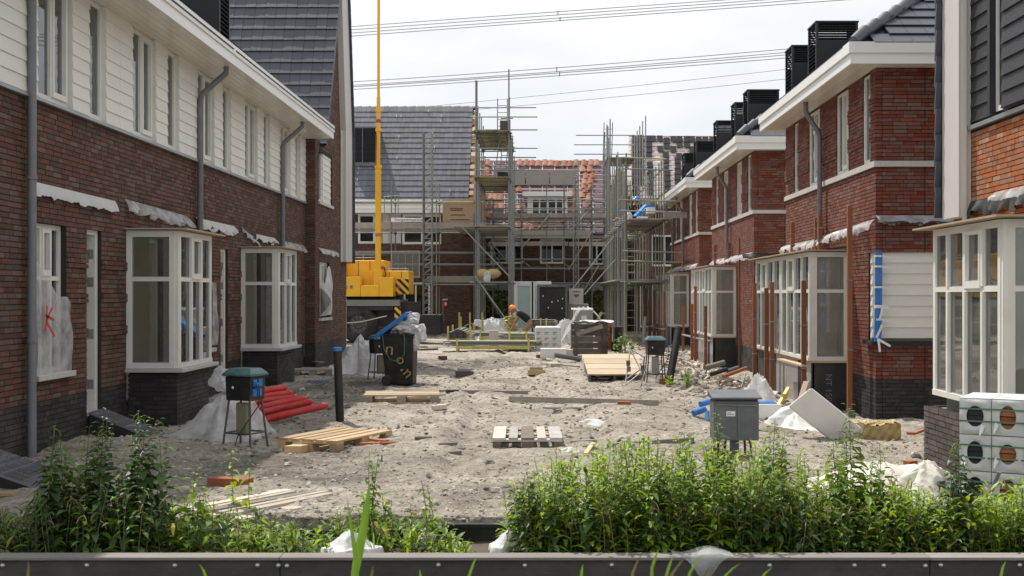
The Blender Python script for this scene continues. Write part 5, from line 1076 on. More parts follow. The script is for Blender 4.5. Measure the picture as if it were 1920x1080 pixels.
# ------------------------------------------------------------------ timber posts before the red houses
def post(px, y0, y1, Yd, lab, zb=None, w=.075):
    x = X(px, Yd); zt = Z(y0, Yd); z0 = (gz(x, Yd)-.02) if zb is None else zb
    q = MB(); q.box(x-w/2, Yd-w/2, z0, x+w/2, Yd+w/2, zt)
    t = thing('timber_post', lab, 'timber post', (x, Yd, z0), group='red brown timber posts propped before the brick houses'); part('post', q, M['meranti'], t)
    for k in range(2):
        zz = z0+(zt-z0)*(.32+.33*k); q = MB(); q.box(x-w/2-.006, Yd-w/2-.006, zz, x+w/2+.006, Yd+w/2+.006, zz+.022); part('tape_band', q, M['steel'], t)
for a in ((1593, 388, 790, 19.3, 'tallest timber post, standing left of the white corner panel'), (1507, 526, 757, 20.3, 'timber post before the corner of the nearest bare bay window'), (1447.5, 529, 733, 23.1, 'taller timber post of the pair before the double bay'), (1437, 540, 730, 23.5, 'shorter timber post of the pair before the double bay'), (1415, 531, 718, 25.0, 'timber post at the far end of the nearest double bay'),
          (1387, 447, 690, 31.6, 'tall timber post beside the second bay\'s side pane'), (1323, 574, 690, 31.8, 'short timber post before the corner of the second bay'), (1304, 537, 690, 34.2, 'taller timber post of the pair before the second bay'), (1297.5, 570, 690, 34.8, 'shorter timber post of the pair before the second bay'), (1281, 573, 680, 37.5, 'timber post standing alone left of the second bay'),
          (1246, 546, 640, 42.2, 'timber post at the corner of the third bay'), (1236, 562, 640, 43.8, 'low timber post second from the third bay\'s corner'), (1227, 544, 640, 45.5, 'taller timber post before the middle of the third bay'), (1217.5, 564, 640, 47.2, 'low timber post before the far half of the third bay'), (1210, 540, 640, 49, 'timber post at the far end of the third bay')): post(*a)
for px, y0, y1, Yd, lab in ((1486, 418, 463, 24.2, 'short timber stub above the far half of the nearest double bay'), (1531, 408, 463, 22.3, 'left timber stub beside the downpipe above the bay'), (1538, 405, 462, 21.9, 'right timber stub before the downpipe above the bay'), (1341, 460, 497, 34.6, 'short timber stub above the second bay'), (1361, 456, 494, 33.5, 'left timber stub of the pair above the second bay'), (1367, 455, 494, 32.9, 'right timber stub of the pair above the second bay')): post(px, y0, y1, Yd, lab, zb=2.53)
tb = thing('plank', 'horizontal plank tied across the timber posts of the second bay', 'plank', (4.4, 33, .5)); q = MB(); q.beam((4.42, 31.5, .52), (4.38, 38, .50), .10, .03); part('board', q, M['wood_old'], tb)
tb = thing('plank', 'horizontal plank tied across the timber posts of the third bay', 'plank', (4.4, 43, .5)); q = MB(); q.beam((4.2, 41.5, .55), (4.2, 50, .50), .10, .03); part('board', q, M['wood_old'], tb)
tb = thing('plank', 'short plank end tucked under the nearest bay window', 'plank', (4.5, 21, .55)); q = MB(); q.beam((4.42, 20.2, .545), (4.40, 22.2, .55), .12, .03); part('board', q, M['wood_x'], tb)
tb = thing('board_panel', 'grey board leaning upright at the far end of the third bay', 'board', (4.0, 45.8, -.1)); q = MB(); q.beam((X(1206, 44), 44, -.1), (X(1210, 44), 44, .95), .06, .5, (0, 1, 0)); part('board', q, M['wood_old'], tb)
# blue insulation tube at the corner of the first red house
bt = thing('insulation_tube', 'blue foam tube taped upright to the wrapped house corner', 'foam tube', (5.17, 18.62, 1.0))
bx, by = X(1647, 18.58), 18.58
q = MB(); q.path([(bx-.01, by, 1.02), (bx, by, 1.6), (bx+.005, by, 2.41)], .058, 12); part('tube', q, M['blue'], bt)
for z, dz in ((2.34, .03), (2.18, .03), (1.86, .03), (1.56, .05), (1.36, .03)):
    q = MB(); q.lathe((bx, by, z), [(.0605, -dz/2), (.0605, dz/2)], 14); q.grid(lambda a, b: (bx+.05+.10*a, by-.03-.01*a, z-dz/2+dz*b-.02*a), 2, 1); part('tape', q, M['paper'], bt)
for p, q_ in (((bx-.03, by-.065, 1.06), (bx+.16, by-.09, .95)), ((bx-.02, by-.066, 1.05), (bx-.0, by-.08, .86)), ((bx+.04, by-.066, 1.28), (bx-.05, by-.07, 1.08)), ((bx+.05, by-.065, 1.56), (bx, by-.07, 1.36))):
    a, b = Vector(p), Vector(q_); d = (b-a).normalized(); s = d.cross(Vector((0, 1, 0)))*.018
    q = MB(); q.add([a-s, a+s, (a+b)/2+s+Vector((0, -.01, 0)), b+s, b-s, (a+b)/2-s+Vector((0, -.01, 0))], [(0, 1, 2, 5), (5, 2, 3, 4)], .5); part('tape_end', q, M['paper'], bt)
# ------------------------------------------------------------------ pallets and boards
def pallet(lab, x, y, rz, mats, z=None, l=1.2, w=.8, tilt=0, missing=(), grp='wooden pallets lying on the sand', thing_name='pallet'):
    z = gz(x, y) if z is None else z
    t = thing(thing_name, lab, 'pallet', (x, y, z-.005), R(rz), grp); t.rotation_euler.x = R(tilt)
    ws = [.145, .10, .145, .10, .145]; gap = (w-sum(ws))/4; c = -w/2
    for k, b in enumerate(ws):
        if k not in missing:
            q = MB(); e_ = random.uniform(-.008, .008); q.box(-l/2+e_, c, .122, l/2+e_, c+b, .144); part('deck_board', q, M[mats[k % len(mats)]], t, True)
        c += b+gap
    for x0 in (-l/2, -.0725, l/2-.145):
        q = MB(); q.box(x0, -w/2+.001, .10, x0+.145, w/2-.001, .1215); part('cross_board', q, M[mats[0]], t, True)
        for y0, b in ((-w/2, .10), (-.0725, .145), (w/2-.10, .10)):
            q = MB(); q.box(x0+.002, y0+.002, .022, x0+.143, y0+b-.002, .0995); part('block', q, M[mats[-1]], t, True)
    for y0, b in ((-w/2, .10), (-.0725, .145), (w/2-.10, .10)):
        q = MB(); q.box(-l/2, y0, 0, l/2, y0+b, .0215); part('base_board', q, M[mats[0]], t, True)
    return t
pallet('weathered grey pallet showing five board ends, in the middle of the sand', -.18, 14.3, 91, ['wood_grey', 'wood_pale', 'wood_block'])
pallet('fresh yellow pallet lying between the red tubes and the sand', -2.42, 14.12, 66, ['wood'])
pallet('old flat pallet lying left of centre near the wheelie bin', -2.28, 19.5, 5, ['wood_x', 'wood_old'])
bp2 = pallet('broken bleached pallet half hidden by the weeds', -2.30, 9.80, 55, ['wood_pale', 'wood_pale', 'wood_old'], z=-.075, l=1.15, w=.85)
for ch in list(bp2.children):
    if ch.name.startswith('deck_board'): ch.rotation_euler.z = R(random.uniform(-4, 4)); ch.scale.y = .62; ch.location.x = random.uniform(-.09, .09)
def plank(lab, px0, py0, px1, py1, w, h, m='wood_x', z0=None, name='plank', grp=None, lift=0, seat=.5):
    """a timber lying on the ground between two ground points"""
    def on(px, py):
        Y = F*H/(py-VY); return X(px, Y), Y
    a = on(px0, py0); b = on(px1, py1); za, zb = gz(*a), gz(*b); o = ((a[0]+b[0])/2, (a[1]+b[1])/2, (za+zb)/2)
    t = thing(name, lab, name.replace('_', ' '), o, group=grp); q = MB(); q.beam((a[0], a[1], za+h*seat+lift), (b[0], b[1], zb+h*seat+lift), w, h); part('timber', q, M[m], t, bevel=.003); return t
plank('long grey plank lying on edge in the middle of the sand', 956, 748, 1234, 764, .05, .09, 'wood_old'); plank('short plank lying in front of the long grey plank', 1023, 763, 1085, 756, .12, .03, 'wood_old')
plank('long dark plank lying behind the flat old pallet', 737, 736, 990, 737, .10, .06, 'wood_old'); plank('pale batten lying before the flat old pallet', 706, 749, 835, 744, .05, .03, 'wood_x')
plank('small wooden block beside the dark plank', 811, 770, 836, 769, .10, .07, 'wood_pale', name='wood_block'); plank('sawn beam end lying before the fresh yellow pallet', 548, 850, 570, 838, .18, .085, 'wood', name='beam_end')
plank('rough timber lying among the weeds before the grey cabinet', 1140, 832, 1300, 838, .10, .06, 'wood_old'); plank('pale stick pointing out of the bush', 1098, 853, 1112, 834, .05, .03, 'wood_x'); plank('small grey stick right of the weathered pallet', 1072, 829, 1115, 826, .05, .02, 'wood_old')
plank('white sawn board lying behind the stacked bricks', 1022, 680, 1044, 693, .28, .07, 'wood_pale'); plank('thin brown lath right of the white sawn board', 1049, 688, 1086, 692, .05, .03, 'wood_old'); plank('old board lying at the foot of the retaining row at the frame edge', -40, 928, 30, 927, .15, .03, 'wood')
plank('long thin tube on the sand before the pipe racks', 830, 662, 1000, 660, .05, .04, 'wood_old'); plank('dark timber lying left of the pipe racks', 760, 659, 820, 657, .1, .06, 'wood_dark'); plank('second dark timber lying nearer the wheelie bin', 775, 655, 800, 653, .1, .06, 'wood_dark')
plank('grey plank leaning low before the wrapped packs', 1015, 622, 1062, 648, .10, .04, 'steel_dark', lift=.4); plank('white profile lying before the dark plank crate', 1012, 668, 1078, 671, .06, .03, 'foam')
plank('dark timber under the pipe racks', 955, 661, 993, 662, .12, .10, 'wood_dark')
# light board platform
bp_ = thing('board_panel', 'pale panel of four wide boards lying beside the power stand', 'board panel', (X(1150, 25.5), 25.5, 0))
for k in range(4):
    y0 = 24.5+k*.62; z0 = .10+k*.072; q = MB(); xl = X(1101-k*3, y0+.3); q.prism([(xl, y0, z0), (xl, y0+.585, z0+.068), (xl, y0+.585, z0+.093), (xl, y0, z0+.025)], (X(1203, y0)-xl, 0, 0)); part('board', q, M['plywood'], bp_)
for xx in (X(1100, 24.6)+.03, X(1150, 24.6), X(1200, 24.6)-.08):
    q = MB(); q.prism([(xx, 24.55, -.2), (xx, 26.9, -.2), (xx, 26.9, .37), (xx, 24.55, .095)], (.06, 0, 0)); part('bearer', q, M['wood_dark'], bp_)
# ------------------------------------------------------------------ bollard pipes
def pipe_post(lab, p, q_, r, cap=None, m='black', hole=False):
    t = thing('pipe_post', lab, 'pipe', p); a = MB(); a.tube(p, q_, r, 16, caps=not hole); part('pipe', a, M[m], t)
    if cap:
        d = (Vector(q_)-Vector(p)).normalized(); a = MB(); a.tube(Vector(q_)-d*.03, Vector(q_)+d*.02, r+.006, 16); part('cap', a, M[cap], t)
x0 = X(636.5, 16.5); pipe_post('upright black pipe with a blue cap standing beside the red tubes', (x0+.01, 16.5, gz(x0, 16.5)-.05), (x0-.03, 16.5, 1.0), .058, 'bluecap')
pipe_post('black pipe leaning against nothing beside the second bay', (X(1251, 23.5), 23.5, -.18), (X(1275, 23.9), 24.1, 1.06), .075, 'louvre')
pipe_post('short grey drain pipe standing at the wrapped house corner', (X(1597, 18.9), 18.9, -.3), (X(1597, 18.9), 18.9, -.08), .055, None, 'greybox')
# ------------------------------------------------------------------ site power stands
def power_stand(lab, x, y, rz, low='olive', grp='power stands on four legs'):
    t = thing('power_stand', lab, 'power box', (x, y, gz(x, y)), R(rz), grp); t.scale = (.72, .72, 1)
    q = MB(); q.prism([(-.23, -.2, .55), (.23, -.2, .55), (.25, -.2, .83), (-.25, -.2, .83)], (0, .4, 0)); part('body', q, M['black'], t, True, bevel=.01)
    q = MB(); q.add([(-.28,-.25,.835),(.28,-.25,.835),(.28,.25,.835),(-.28,.25,.835),(-.28,-.25,.86),(.28,-.25,.86),(.28,.25,.86),(-.28,.25,.86),(-.20,-.15,.925),(.20,-.15,.925),(.20,.15,.925),(-.20,.15,.925)], [(0,3,2,1),(0,1,5,4),(1,2,6,5),(2,3,7,6),(3,0,4,7),(4,5,9,8),(5,6,10,9),(6,7,11,10),(7,4,8,11),(8,9,10,11)], .5); part('roof', q, M['teal'], t, True, bevel=.008)
    for a in (-1, 1):
        for b in (-1, 1):
            q = MB(); q.tube((a*.20, b*.16, .56), (a*.27, b*.24, -.02), .018, 8); part('leg', q, M['steel_dark'], t, True)
    q = MB(); q.tube((-.25, -.22, .17), (.25, -.22, .17), .011, 6); q.tube((-.25, .22, .17), (.25, .22, .17), .011, 6); q.tube((-.25, -.22, .17), (-.25, .22, .17), .011, 6); q.tube((.25, -.22, .17), (.25, .22, .17), .011, 6); part('leg_brace', q, M['steel_dark'], t, True)
    q = MB(); q.box(-.10, -.12, .14, .10, -.02, .52); part('lower_box', q, M[low], t, True, bevel=.012)
    for k in range(2):
        for j in range(2):
            q = MB(); q.box(.242-.02*(1-k), -.14+j*.14, .60+k*.11, .268-.01*(1-k), -.04+j*.14, .69+k*.11); part('socket', q, M['blue'], t, True, bevel=.008)
    q = MB(); q.tube((.255, -.06, .70), (.33, -.10, .74), .03, 10); part('plug', q, M['blue'], t, True)
    q = MB(); q.path([(.33, -.10, .74), (.37, -.13, .66), (.36, -.14, .5), (.22, -.2, .34), (.0, -.22, .12), (-.02, -.25, .02), (.2, -.24, .0)], .009, 6); part('cable', q, M['hose'], t, True)
    q = MB(); q.lathe((-.10, -.201, .70), [(0, -.012), (.017, -.01), (.02, .003)], 10, 'y'); part('warning_lamp', q, M['paper'], t, True); return t
power_stand('power stand with a teal roof beside the red tubes', X(460, 14.1), 14.1, -22)
power_stand('power stand with a teal roof right of the pale board panel', X(1228, 24.1), 24.1, 4, 'concrete')
power_stand('power stand half hidden behind the black wheelie bin', X(712, 24.4), 24.4, 30)
# ------------------------------------------------------------------ wheelie bin
WX, WY = X(751, 23.2), 23.25
wb = thing('wheelie_bin', 'black wheelie bin with sprayed letters and an open blue lid, stuffed with white plastic', 'bin', (WX, WY, gz(WX, WY)), R(-4))
q = MB(); b_ = [(-.24, -.20), (.27, -.20), (.27, .22), (-.24, .22)]; t_ = [(-.36, -.28), (.29, -.28), (.29, .30), (-.36, .30)]
for (za, pa), (zb, pb) in (((.0, b_), (.98, t_)),):
    q.add([(*p, za) for p in pa]+[(*p, zb) for p in pb], [(0, 3, 2, 1)]+[(i, (i+1) % 4, 4+(i+1) % 4, 4+i) for i in range(4)], .5)
o = part('body', q, M['black'], wb, True, bevel=.03)
q = MB()
for a, b in (((-.385, -.305), (.315, -.275)), ((-.385, .295), (.315, .325)), ((-.385, -.275), (-.35, .295)), ((.285, -.275), (.315, .295))): q.box(a[0], a[1], .955, b[0], b[1], .992)
part('rim', q, M['black'], wb, True, bevel=.008)
for yy in (-.28, .24):
    q = MB(); q.lathe((-.22, yy, .10), [(0, -.005), (.05, -.005), (.085, -.01), (.10, 0), (.10, .045), (.08, .055), (0, .055)], 22, 'y'); part('wheel', q, M['rubber'], wb, True)
q = MB(); q.tube((-.41, -.25, .95), (-.41, .27, .95), .016, 8); part('handle', q, M['black'], wb, True)
ld = Vector((.60, 0, .45)); lu = ld.normalized(); ln_ = Vector((-lu.z, 0, lu.x))
q = MB(); q.obox(Vector((-.44, 0, .95))+ld/2, ld/2, (0, .31, 0), ln_*.016); q.obox(Vector((-.44, -.30, .92))+ld/2, ld/2, (0, .012, 0), ln_*.035); q.obox(Vector((-.44, .30, .92))+ld/2, ld/2, (0, .012, 0), ln_*.035); part('lid', q, M['blue'], wb, True, bevel=.01)
def crumple(mb, c, rx, ry, rz, n=10, seed=1, amp=.25):
    rn = random.Random(seed); K = [(Vector((rn.gauss(0, 1), rn.gauss(0, 1), rn.gauss(0, 1))).normalized(), rn.uniform(0, 6), f_) for f_ in (1.6, 2.3, 3.2, 4.4, 6, 8)]
    def f(a, b):
        th, ph = a*2*math.pi, min(.9995, max(.0005, b))*math.pi; d = Vector((math.sin(ph)*math.cos(th), math.sin(ph)*math.sin(th), -math.cos(ph)))
        w_ = sum((1-2*abs(math.sin(d.dot(k)*f_+p)))/f_**.75 for k, p, f_ in K)
        s = 1+.42*amp*w_; return (c[0]+d.x*rx*s, c[1]+d.y*ry*s, c[2]+d.z*rz*s)
    mb.grid(f, n*4, n*2, False, .5)
for k, (c, r_, sd2) in enumerate((((.12, 0, 1.06), (.26, .24, .16), 1), ((.34, -.10, .98), (.17, .17, .20), 2), ((.25, .02, 1.27), (.13, .15, .13), 3), ((.02, -.05, 1.12), (.2, .2, .13), 4), ((.33, -.2, .82), (.07, .09, .16), 6))):
    q = MB(); crumple(q, c, *r_, 14, sd2, .5); o = part('rubbish_plastic', q, M['bag'], wb, True)
q = MB(); q.path([(-.30, -.30, .97), (-.27, -.30, .7), (-.16, -.275, .5), (.0, -.27, .46), (.12, -.275, .6), (.13, -.30, .9), (.11, -.31, .98)], .010, 6); part('green_hose', q, M['strap'], wb, True)
q = MB(); q.box(-.08, -.291, .80, .06, -.286, .92); o = part('label_sticker', q, M['paper'], wb, True); o.rotation_euler.x = R(-2)
for ch, x_, z_, s_, mk, ro in (('n', -.17, .70, .36, 'ochre', -.1), ('o', .03, .50, .28, 'ochre', .15), ('m', .16, .27, .30, 'ochre', -.9)):
    yy = -.203-.082*z_-.003; cu = text_part(ch, s_, Matrix.Translation(wb.location) @ Matrix.Rotation(R(-4), 4, 'Z') @ Matrix.Translation((x_, yy, z_)) @ Matrix.Rotation(R(85.3), 4, 'X') @ Matrix.Rotation(ro, 4, 'Z'), M[mk], wb, 'sprayed_letter'); cu.rotation_euler.z = -wb.rotation_euler.z
# ------------------------------------------------------------------ soft piles: bags, sheets
def mound(lab, cat, name, x, y, rx, ry, h, m, seed, amp=.35, n=26, grp=None, peaks=((0, 0, 1),), zoff=0):
    """limp sheet or bag heap: soft humps broken by sharp creases"""
    rn = random.Random(seed); K = [(Vector((rn.gauss(0, 1), rn.gauss(0, 1), 0)), rn.uniform(0, 6), fr) for fr in (2.2, 3.1, 4.3, 6, 8.5, 12, 15)]; z0 = gz(x, y)
    def f(a, b):
        r, th = b, a*2*math.pi; u, v = r*math.cos(th), r*math.sin(th); e_ = 1+.22*math.sin(3*th+seed)+.14*math.sin(5*th+seed*2)+.07*math.sin(11*th+seed)
        hh = 1-math.prod(1-min(.98, k*math.exp(-(((u-p)**2+(v-q)**2)*2.6)**1.4)) for p, q, k in peaks)
        hh *= 1-r**4
        cr_ = sum((1-abs(math.sin(k.x*u*fr+k.y*v*fr+p+1.3*math.sin(u*3+v*2+p))))**2/fr**.7 for k, p, fr in K)-.95
        return (x+u*rx*e_+.05*rx*cr_*math.cos(th), y+v*ry*e_, z0+zoff+h*(hh*(1+.13*cr_)+amp*.30*cr_*(1-r**3))+(.012 if r < .98 else -.03))
    q = MB(); q.grid(f, n*4, int(n*1.8), True, .5); return solo(name, q, m, lab, cat, (x, y, z0), grp)
mound('crumpled white woven bags heaped beside the crane wheel', 'bag', 'bulk_bag', X(672, 26), 26, .75, .55, .80, M['bag'], 3, .45, peaks=((.25, 0, 1), (-.55, 0, .45), (.6, .1, .5)))
mound('clear plastic sheet heaped against the near bay base', 'plastic sheet', 'plastic_sheet', X(402, 14.6), 14.9, .60, .55, .50, M['film'], 5, .18, peaks=((.1, .2, 1), (.5, -.1, .6), (-.7, -.3, .12)))
q = MB(); crumple(q, (X(415, 15.3), 15.4, .66), .17, .15, .16, 12, 8, .5); solo('plastic_bag', q, M['film'], 'round clear plastic bag on top of the sheet by the bay', 'plastic bag', (X(415, 15.3), 15.4, .66))
mound('white sheet spread on the ground before the wool block, behind the weeds', 'sheet', 'white_sheet', X(1640, 11.2), 11.2, .75, .55, .22, M['cloth'], 9, .5, peaks=((.0, 0, 1), (.6, .1, .9), (-.6, 0, .6)))
mound('cream cloth crumpled beside the black bucket', 'cloth', 'crumpled_cloth', X(1738, 10.6), 10.6, .42, .35, .30, M['cloth'], 13, .5)
mound('clear plastic sheet draped over the rubbish behind the grey cabinet', 'plastic sheet', 'plastic_sheet', X(1422, 18.2), 18.2, .42, .4, .62, M['film'], 17, .25, peaks=((.1, 0, 1), (-.6, 0, .3)))
mound('white plastic laid on the sand beside the tilted foam block', 'plastic sheet', 'plastic_sheet', X(1492, 16.8), 16.8, .5, .4, .30, M['foam'], 19, .25, peaks=((0, .2, 1),))
mound('small flat white scrap of film in the middle of the sand', 'film scrap', 'film_scrap', X(1112, 16.3), 16.3, .33, .16, .07, M['bag'], 23, .4, n=12)
mound('tiny white film scrap right of the weathered pallet', 'film scrap', 'film_scrap', X(1068, 13.3), 13.3, .14, .08, .05, M['bag'], 24, .4, n=10)
mound('white bulk bag bulging behind the pipe racks', 'bag', 'bulk_bag', X(922, 46), 46, .95, .5, .85, M['bag'], 25, .25, peaks=((0, 0, 1), (.4, 0, .9), (-.4, 0, .9)))
mound('grey plastic sheet heaped behind the wrapped packs', 'plastic sheet', 'plastic_sheet', X(1058, 42), 42, .8, .4, .95, M['film'], 27, .3)
for px, Yb, rx, h, lab in ((655, 8.35, .19, .11, 'white plastic bulging over the beam beside the tall reed blade'), (958, 8.45, .15, .10, 'white plastic corner poking up beside the black edging board'), (800, 8.8, .06, .06, 'little white plastic wad among the low weeds')):
    mound(lab, 'plastic', 'plastic_wad', X(px, Yb), Yb, rx, .16, h, M['bag'], int(px), .2, n=14, zoff=-gz(X(px, Yb), Yb)+(-.02 if px != 800 else -.03))
q = MB()
x0 = X(1312, 7.9); q.grid(lambda a, b: (x0-.20+.40*a+.02*math.sin(b*5), 8.02-.17*min(b*2.2, 1)-.008*math.sin(a*9), .045-.02*math.sin(a*7)*(1-b)-.16*max(0, b-.45)/.55*math.exp(-((a-.62)/.22)**2)-.015*b), 30, 14); solo('plastic_sheet', q, M['film_thin'], 'clear plastic scrap hanging over the bolted beam', 'plastic sheet', (x0, 8, .03))
# sheets over windows
def hang(lab, W, u0, u1, z0, z1, m, seed, n=.03, top=lambda a: 0, bot=lambda a: 0, billow=.05):
    rn = random.Random(seed); K = [(rn.uniform(2, 9), rn.uniform(2, 7), rn.uniform(0, 6)) for _ in range(6)]
    def f(a, b):
        zt, zb = z1-top(a), z0+bot(a); w_ = sum(math.sin(a*p+b*q_+r) for p, q_, r in K)/6
        return P3(W, u0+(u1-u0)*a+.03*math.sin(b*6), n+billow*abs(w_)*math.sin(math.pi*(.1+.85*b)), zb+(zt-zb)*b)
    q = MB(); q.grid(f, 26, 34); p = P3(W, (u0+u1)/2, n, z0); return solo('plastic_sheet', q, m, lab, 'plastic sheet', p)
sh = hang('torn milky plastic sheet with a red mark hanging over the narrow window', WL, 13.12, 14.10, .82, 2.14, M['film'], 2, .02, lambda a: .42*min(1, a*1.6) if a < .9 else .42+(a-.9)*.8, lambda a: .0, .07)
for pa in (((13.16, 1.52), (13.40, 1.46)), ((13.22, 1.62), (13.19, 1.34)), ((13.20, 1.46), (13.36, 1.60)), ((13.2, 1.44), (13.42, 1.28))):
    q = MB(); (a, z_), (b, zz) = pa; q.beam((XL+.105, a, z_), (XL+.105, b, zz), .03, .006, (1, 0, 0)); o = link('red_mark', q.mesh('red_mark', M['redspray'], sh.location), sh)
hang('milky plastic sheet billowing from the gable house\'s lower window', WG, 28.5, 29.9, 1.25, 2.2, M['bag'], 6, .03, lambda a: .25*math.sin(a*6), lambda a: 0, .30)
hang('strip of plastic hanging beside the second dwelling\'s bay', WL, 20.05, 20.35, .9, 1.95, M['film'], 9, .03, billow=.12)
# ------------------------------------------------------------------ red conduit bundle
rc = thing('conduit_coil', 'bundle of thick red conduit tubes lying on the sand', 'tubes', (X(545, 16.6), 16.8, 0))
for k, (xa, za, xb, zb, yy) in enumerate(((491, 736, 531, 728, 17.25), (470, 749, 541, 738, 17.1), (425, 762, 551, 746, 16.95), (470, 768, 567, 749, 16.8), (470, 779, 578, 755, 16.62), (475, 793, 607, 762, 16.45), (480, 752, 540, 746, 17.3), (480, 770, 560, 760, 17.1), (485, 785, 580, 768, 16.8))):
    p0 = Vector((X(xa, yy), yy-.12, Z(za, yy))); p1 = Vector((X(xb, yy), yy+.08, Z(zb, yy))); q = MB(); m_ = (p0+p1)/2+Vector((0, 0, .012)); r_ = .047
    e1 = p1+(p1-p0).normalized()*.045
    q.path([p0, m_, p1], r_, 16, caps=False); q.path([p1, p1+(e1-p1)*.5, p1+(e1-p1)*.85, e1], r_, 16, r2=r_*.35, caps=True)
    part('conduit', q, M['red'], rc)
# ------------------------------------------------------------------ ramps of metal grating at the doors
for lab, x0, x1, y0, y1, z0 in (('metal grating ramp leading down from the house door behind the nettles', XL+.03, -4.72, 14.64, 15.16, .29), ('metal grating ramp cut off by the left frame edge', XL+.03, -4.55, 10.9, 11.7, .30)):
    t = thing('door_ramp', lab, 'ramp', (x0, y0, 0)); q = MB()
    for yy in (y0, y1-.03): q.prism([(x0, yy, -.12), (x1, yy, -.12), (x1, yy, -.04), (x0, yy, z0)], (0, .03, 0))
    part('side_plate', q, M['chassis'], t)
    q = MB(); n = 26
    for k in range(n): u = k/(n-1); q.obox((x0+(x1-x0)*u, (y0+y1)/2, z0+(-.04-z0)*u+.008), (.006, 0, 0), (0, (y1-y0)/2, 0), (0, 0, .012))
    for k in range(7): yy = y0+(y1-y0)*k/6; q.beam((x0, yy, z0+.008), (x1, yy, -.032), .006, .02)
    o = part('grating', q, M['grate'], t); o['kind'] = 'stuff'
for px, py, lab in ((588, 716, 'dark grating lying tilted beside the far bay base'),):
    Y = 22.5; q = MB()
    for k in range(9): q.beam((X(560, Y)+k*.045, Y-.25, .02), (X(560, Y)+.12+k*.045, Y+.3, .10), .012, .03)
    q.beam((X(560, Y), Y-.25, .02), (X(560, Y)+.4, Y-.25, .02), .015, .04); q.beam((X(560, Y)+.12, Y+.3, .1), (X(560, Y)+.52, Y+.3, .1), .015, .04); solo('grating', q, M['grate'], lab, 'grating', (X(570, Y), Y, 0))
pallet('small broken pallet against the gable house wall', X(580, 25), 25.4, 10, ['wood_old'], l=.8, w=.6)
plank('grey plank leaning from the far bay towards the small pallet', 562, 690, 604, 694, .14, .03, 'wood_old', lift=.12)
# ------------------------------------------------------------------ grey cabinet
gx_, gy_ = X(1378, 13), 13.0
gc = thing('utility_cabinet', 'grey utility cabinet on a post with an overhanging lid, before the weeds', 'cabinet', (gx_, gy_, gz(gx_, gy_)))
q = MB(); q.box(gx_-.25, gy_-.14, .18, gx_+.235, gy_+.16, .60); part('body', q, M['greybox'], gc, bevel=.008)
q = MB(); q.box(gx_-.001, gy_-.1425, .20, gx_+.003, gy_-.1405, .585); part('door_seam', q, M['ink'], gc)
q = MB(); q.prism([(gx_-.27, gy_-.19, .625), (gx_-.27, gy_-.19, .645), (gx_-.27, gy_+.22, .70), (gx_-.27, gy_+.22, .62)], (.53, 0, 0)); part('lid', q, M['greybox'], gc, bevel=.006)
q = MB(); q.box(gx_-.24, gy_-.13, .6005, gx_+.225, gy_+.15, .6245); part('neck', q, M['louvre'], gc)
q = MB(); q.tube((gx_-.23, gy_-.155, .565), (gx_+.22, gy_-.155, .555), .007, 6); part('rail', q, M['steel'], gc)
q = MB(); q.box(gx_-.115, gy_-.1445, .44, gx_-.02, gy_-.1415, .495); st = part('sticker', q, M['paper'], gc); q = MB(); q.box(gx_-.108, gy_-.146, .474, gx_-.06, gy_-.1446, .48); q.box(gx_-.108, gy_-.146, .455, gx_-.03, gy_-.1446, .462); part('print_line', q, M['ink_grey'], st)
q = MB(); q.box(gx_-.05, gy_-.03, -.3, gx_+.04, gy_+.05, .179); part('post', q, M['greybox'], gc)
for dx in (-.17, -.10, .10, .16):
    q = MB(); q.path([(gx_+dx, gy_, .18), (gx_+dx*1.1, gy_, .08), (gx_+dx*1.05, gy_, -.2)], .014, 6); part('cable', q, M['hose'], gc)
bw = thing('pipe_wrap', 'bright blue pipe pieces lying left of the grey cabinet', 'pipe', (X(1318, 17), 17, -.05))
for p0, p1, r_ in (((1300, 775, 17), (1322, 767, 17.1), .045), ((1313, 758, 17.4), (1334, 752, 17.5), .045), ((1326, 772, 16.9), (1327, 790, 16.8), .03)):
    q = MB(); q.tube((X(p0[0], p0[2]), p0[2], Z(p0[1], p0[2])), (X(p1[0], p1[2]), p1[2], Z(p1[1], p1[2])), r_, 12); part('pipe', q, M['blue'], bw)
# ------------------------------------------------------------------ foam, wool, rubbish at the right
fb = thing('foam_block', 'big white foam block lying tilted against the sand', 'foam block', (X(1550, 15.6), 15.6, -.1))
c0 = Vector((X(1549, 15.6), 15.6, Z(785, 15.6))); ax_ = Vector((.36, -.02, -.29)); ay_ = Vector((.05, .17, -.03)); az_ = Vector((.13, -.09, .13))
q = MB(); q.obox(c0, ax_*.92, ay_, az_); o = part('block', q, M['foam'], fb, bevel=.03)
fx = thing('foam_box', 'white foam box standing behind the grey cabinet', 'foam box', (X(1440, 17.4), 17.4, -.1)); q = MB(); q.box(X(1405, 17.4), 17.4, -.16, X(1466, 17.4), 17.9, .155); part('box', q, M['foam'], fx, bevel=.01)
q = MB(); q.box(X(1420, 17.4), 17.45, .157, X(1458, 17.4), 17.8, .175); part('blue_liner', q, M['blue'], fx)
wl_ = thing('wool_block', 'golden mineral wool block lying before the wrapped house corner', 'insulation block', (X(1632, 16.2), 16.2, -.15))
x0, x1 = X(1584, 16.2), X(1681, 16.2)
rn = random.Random(5)
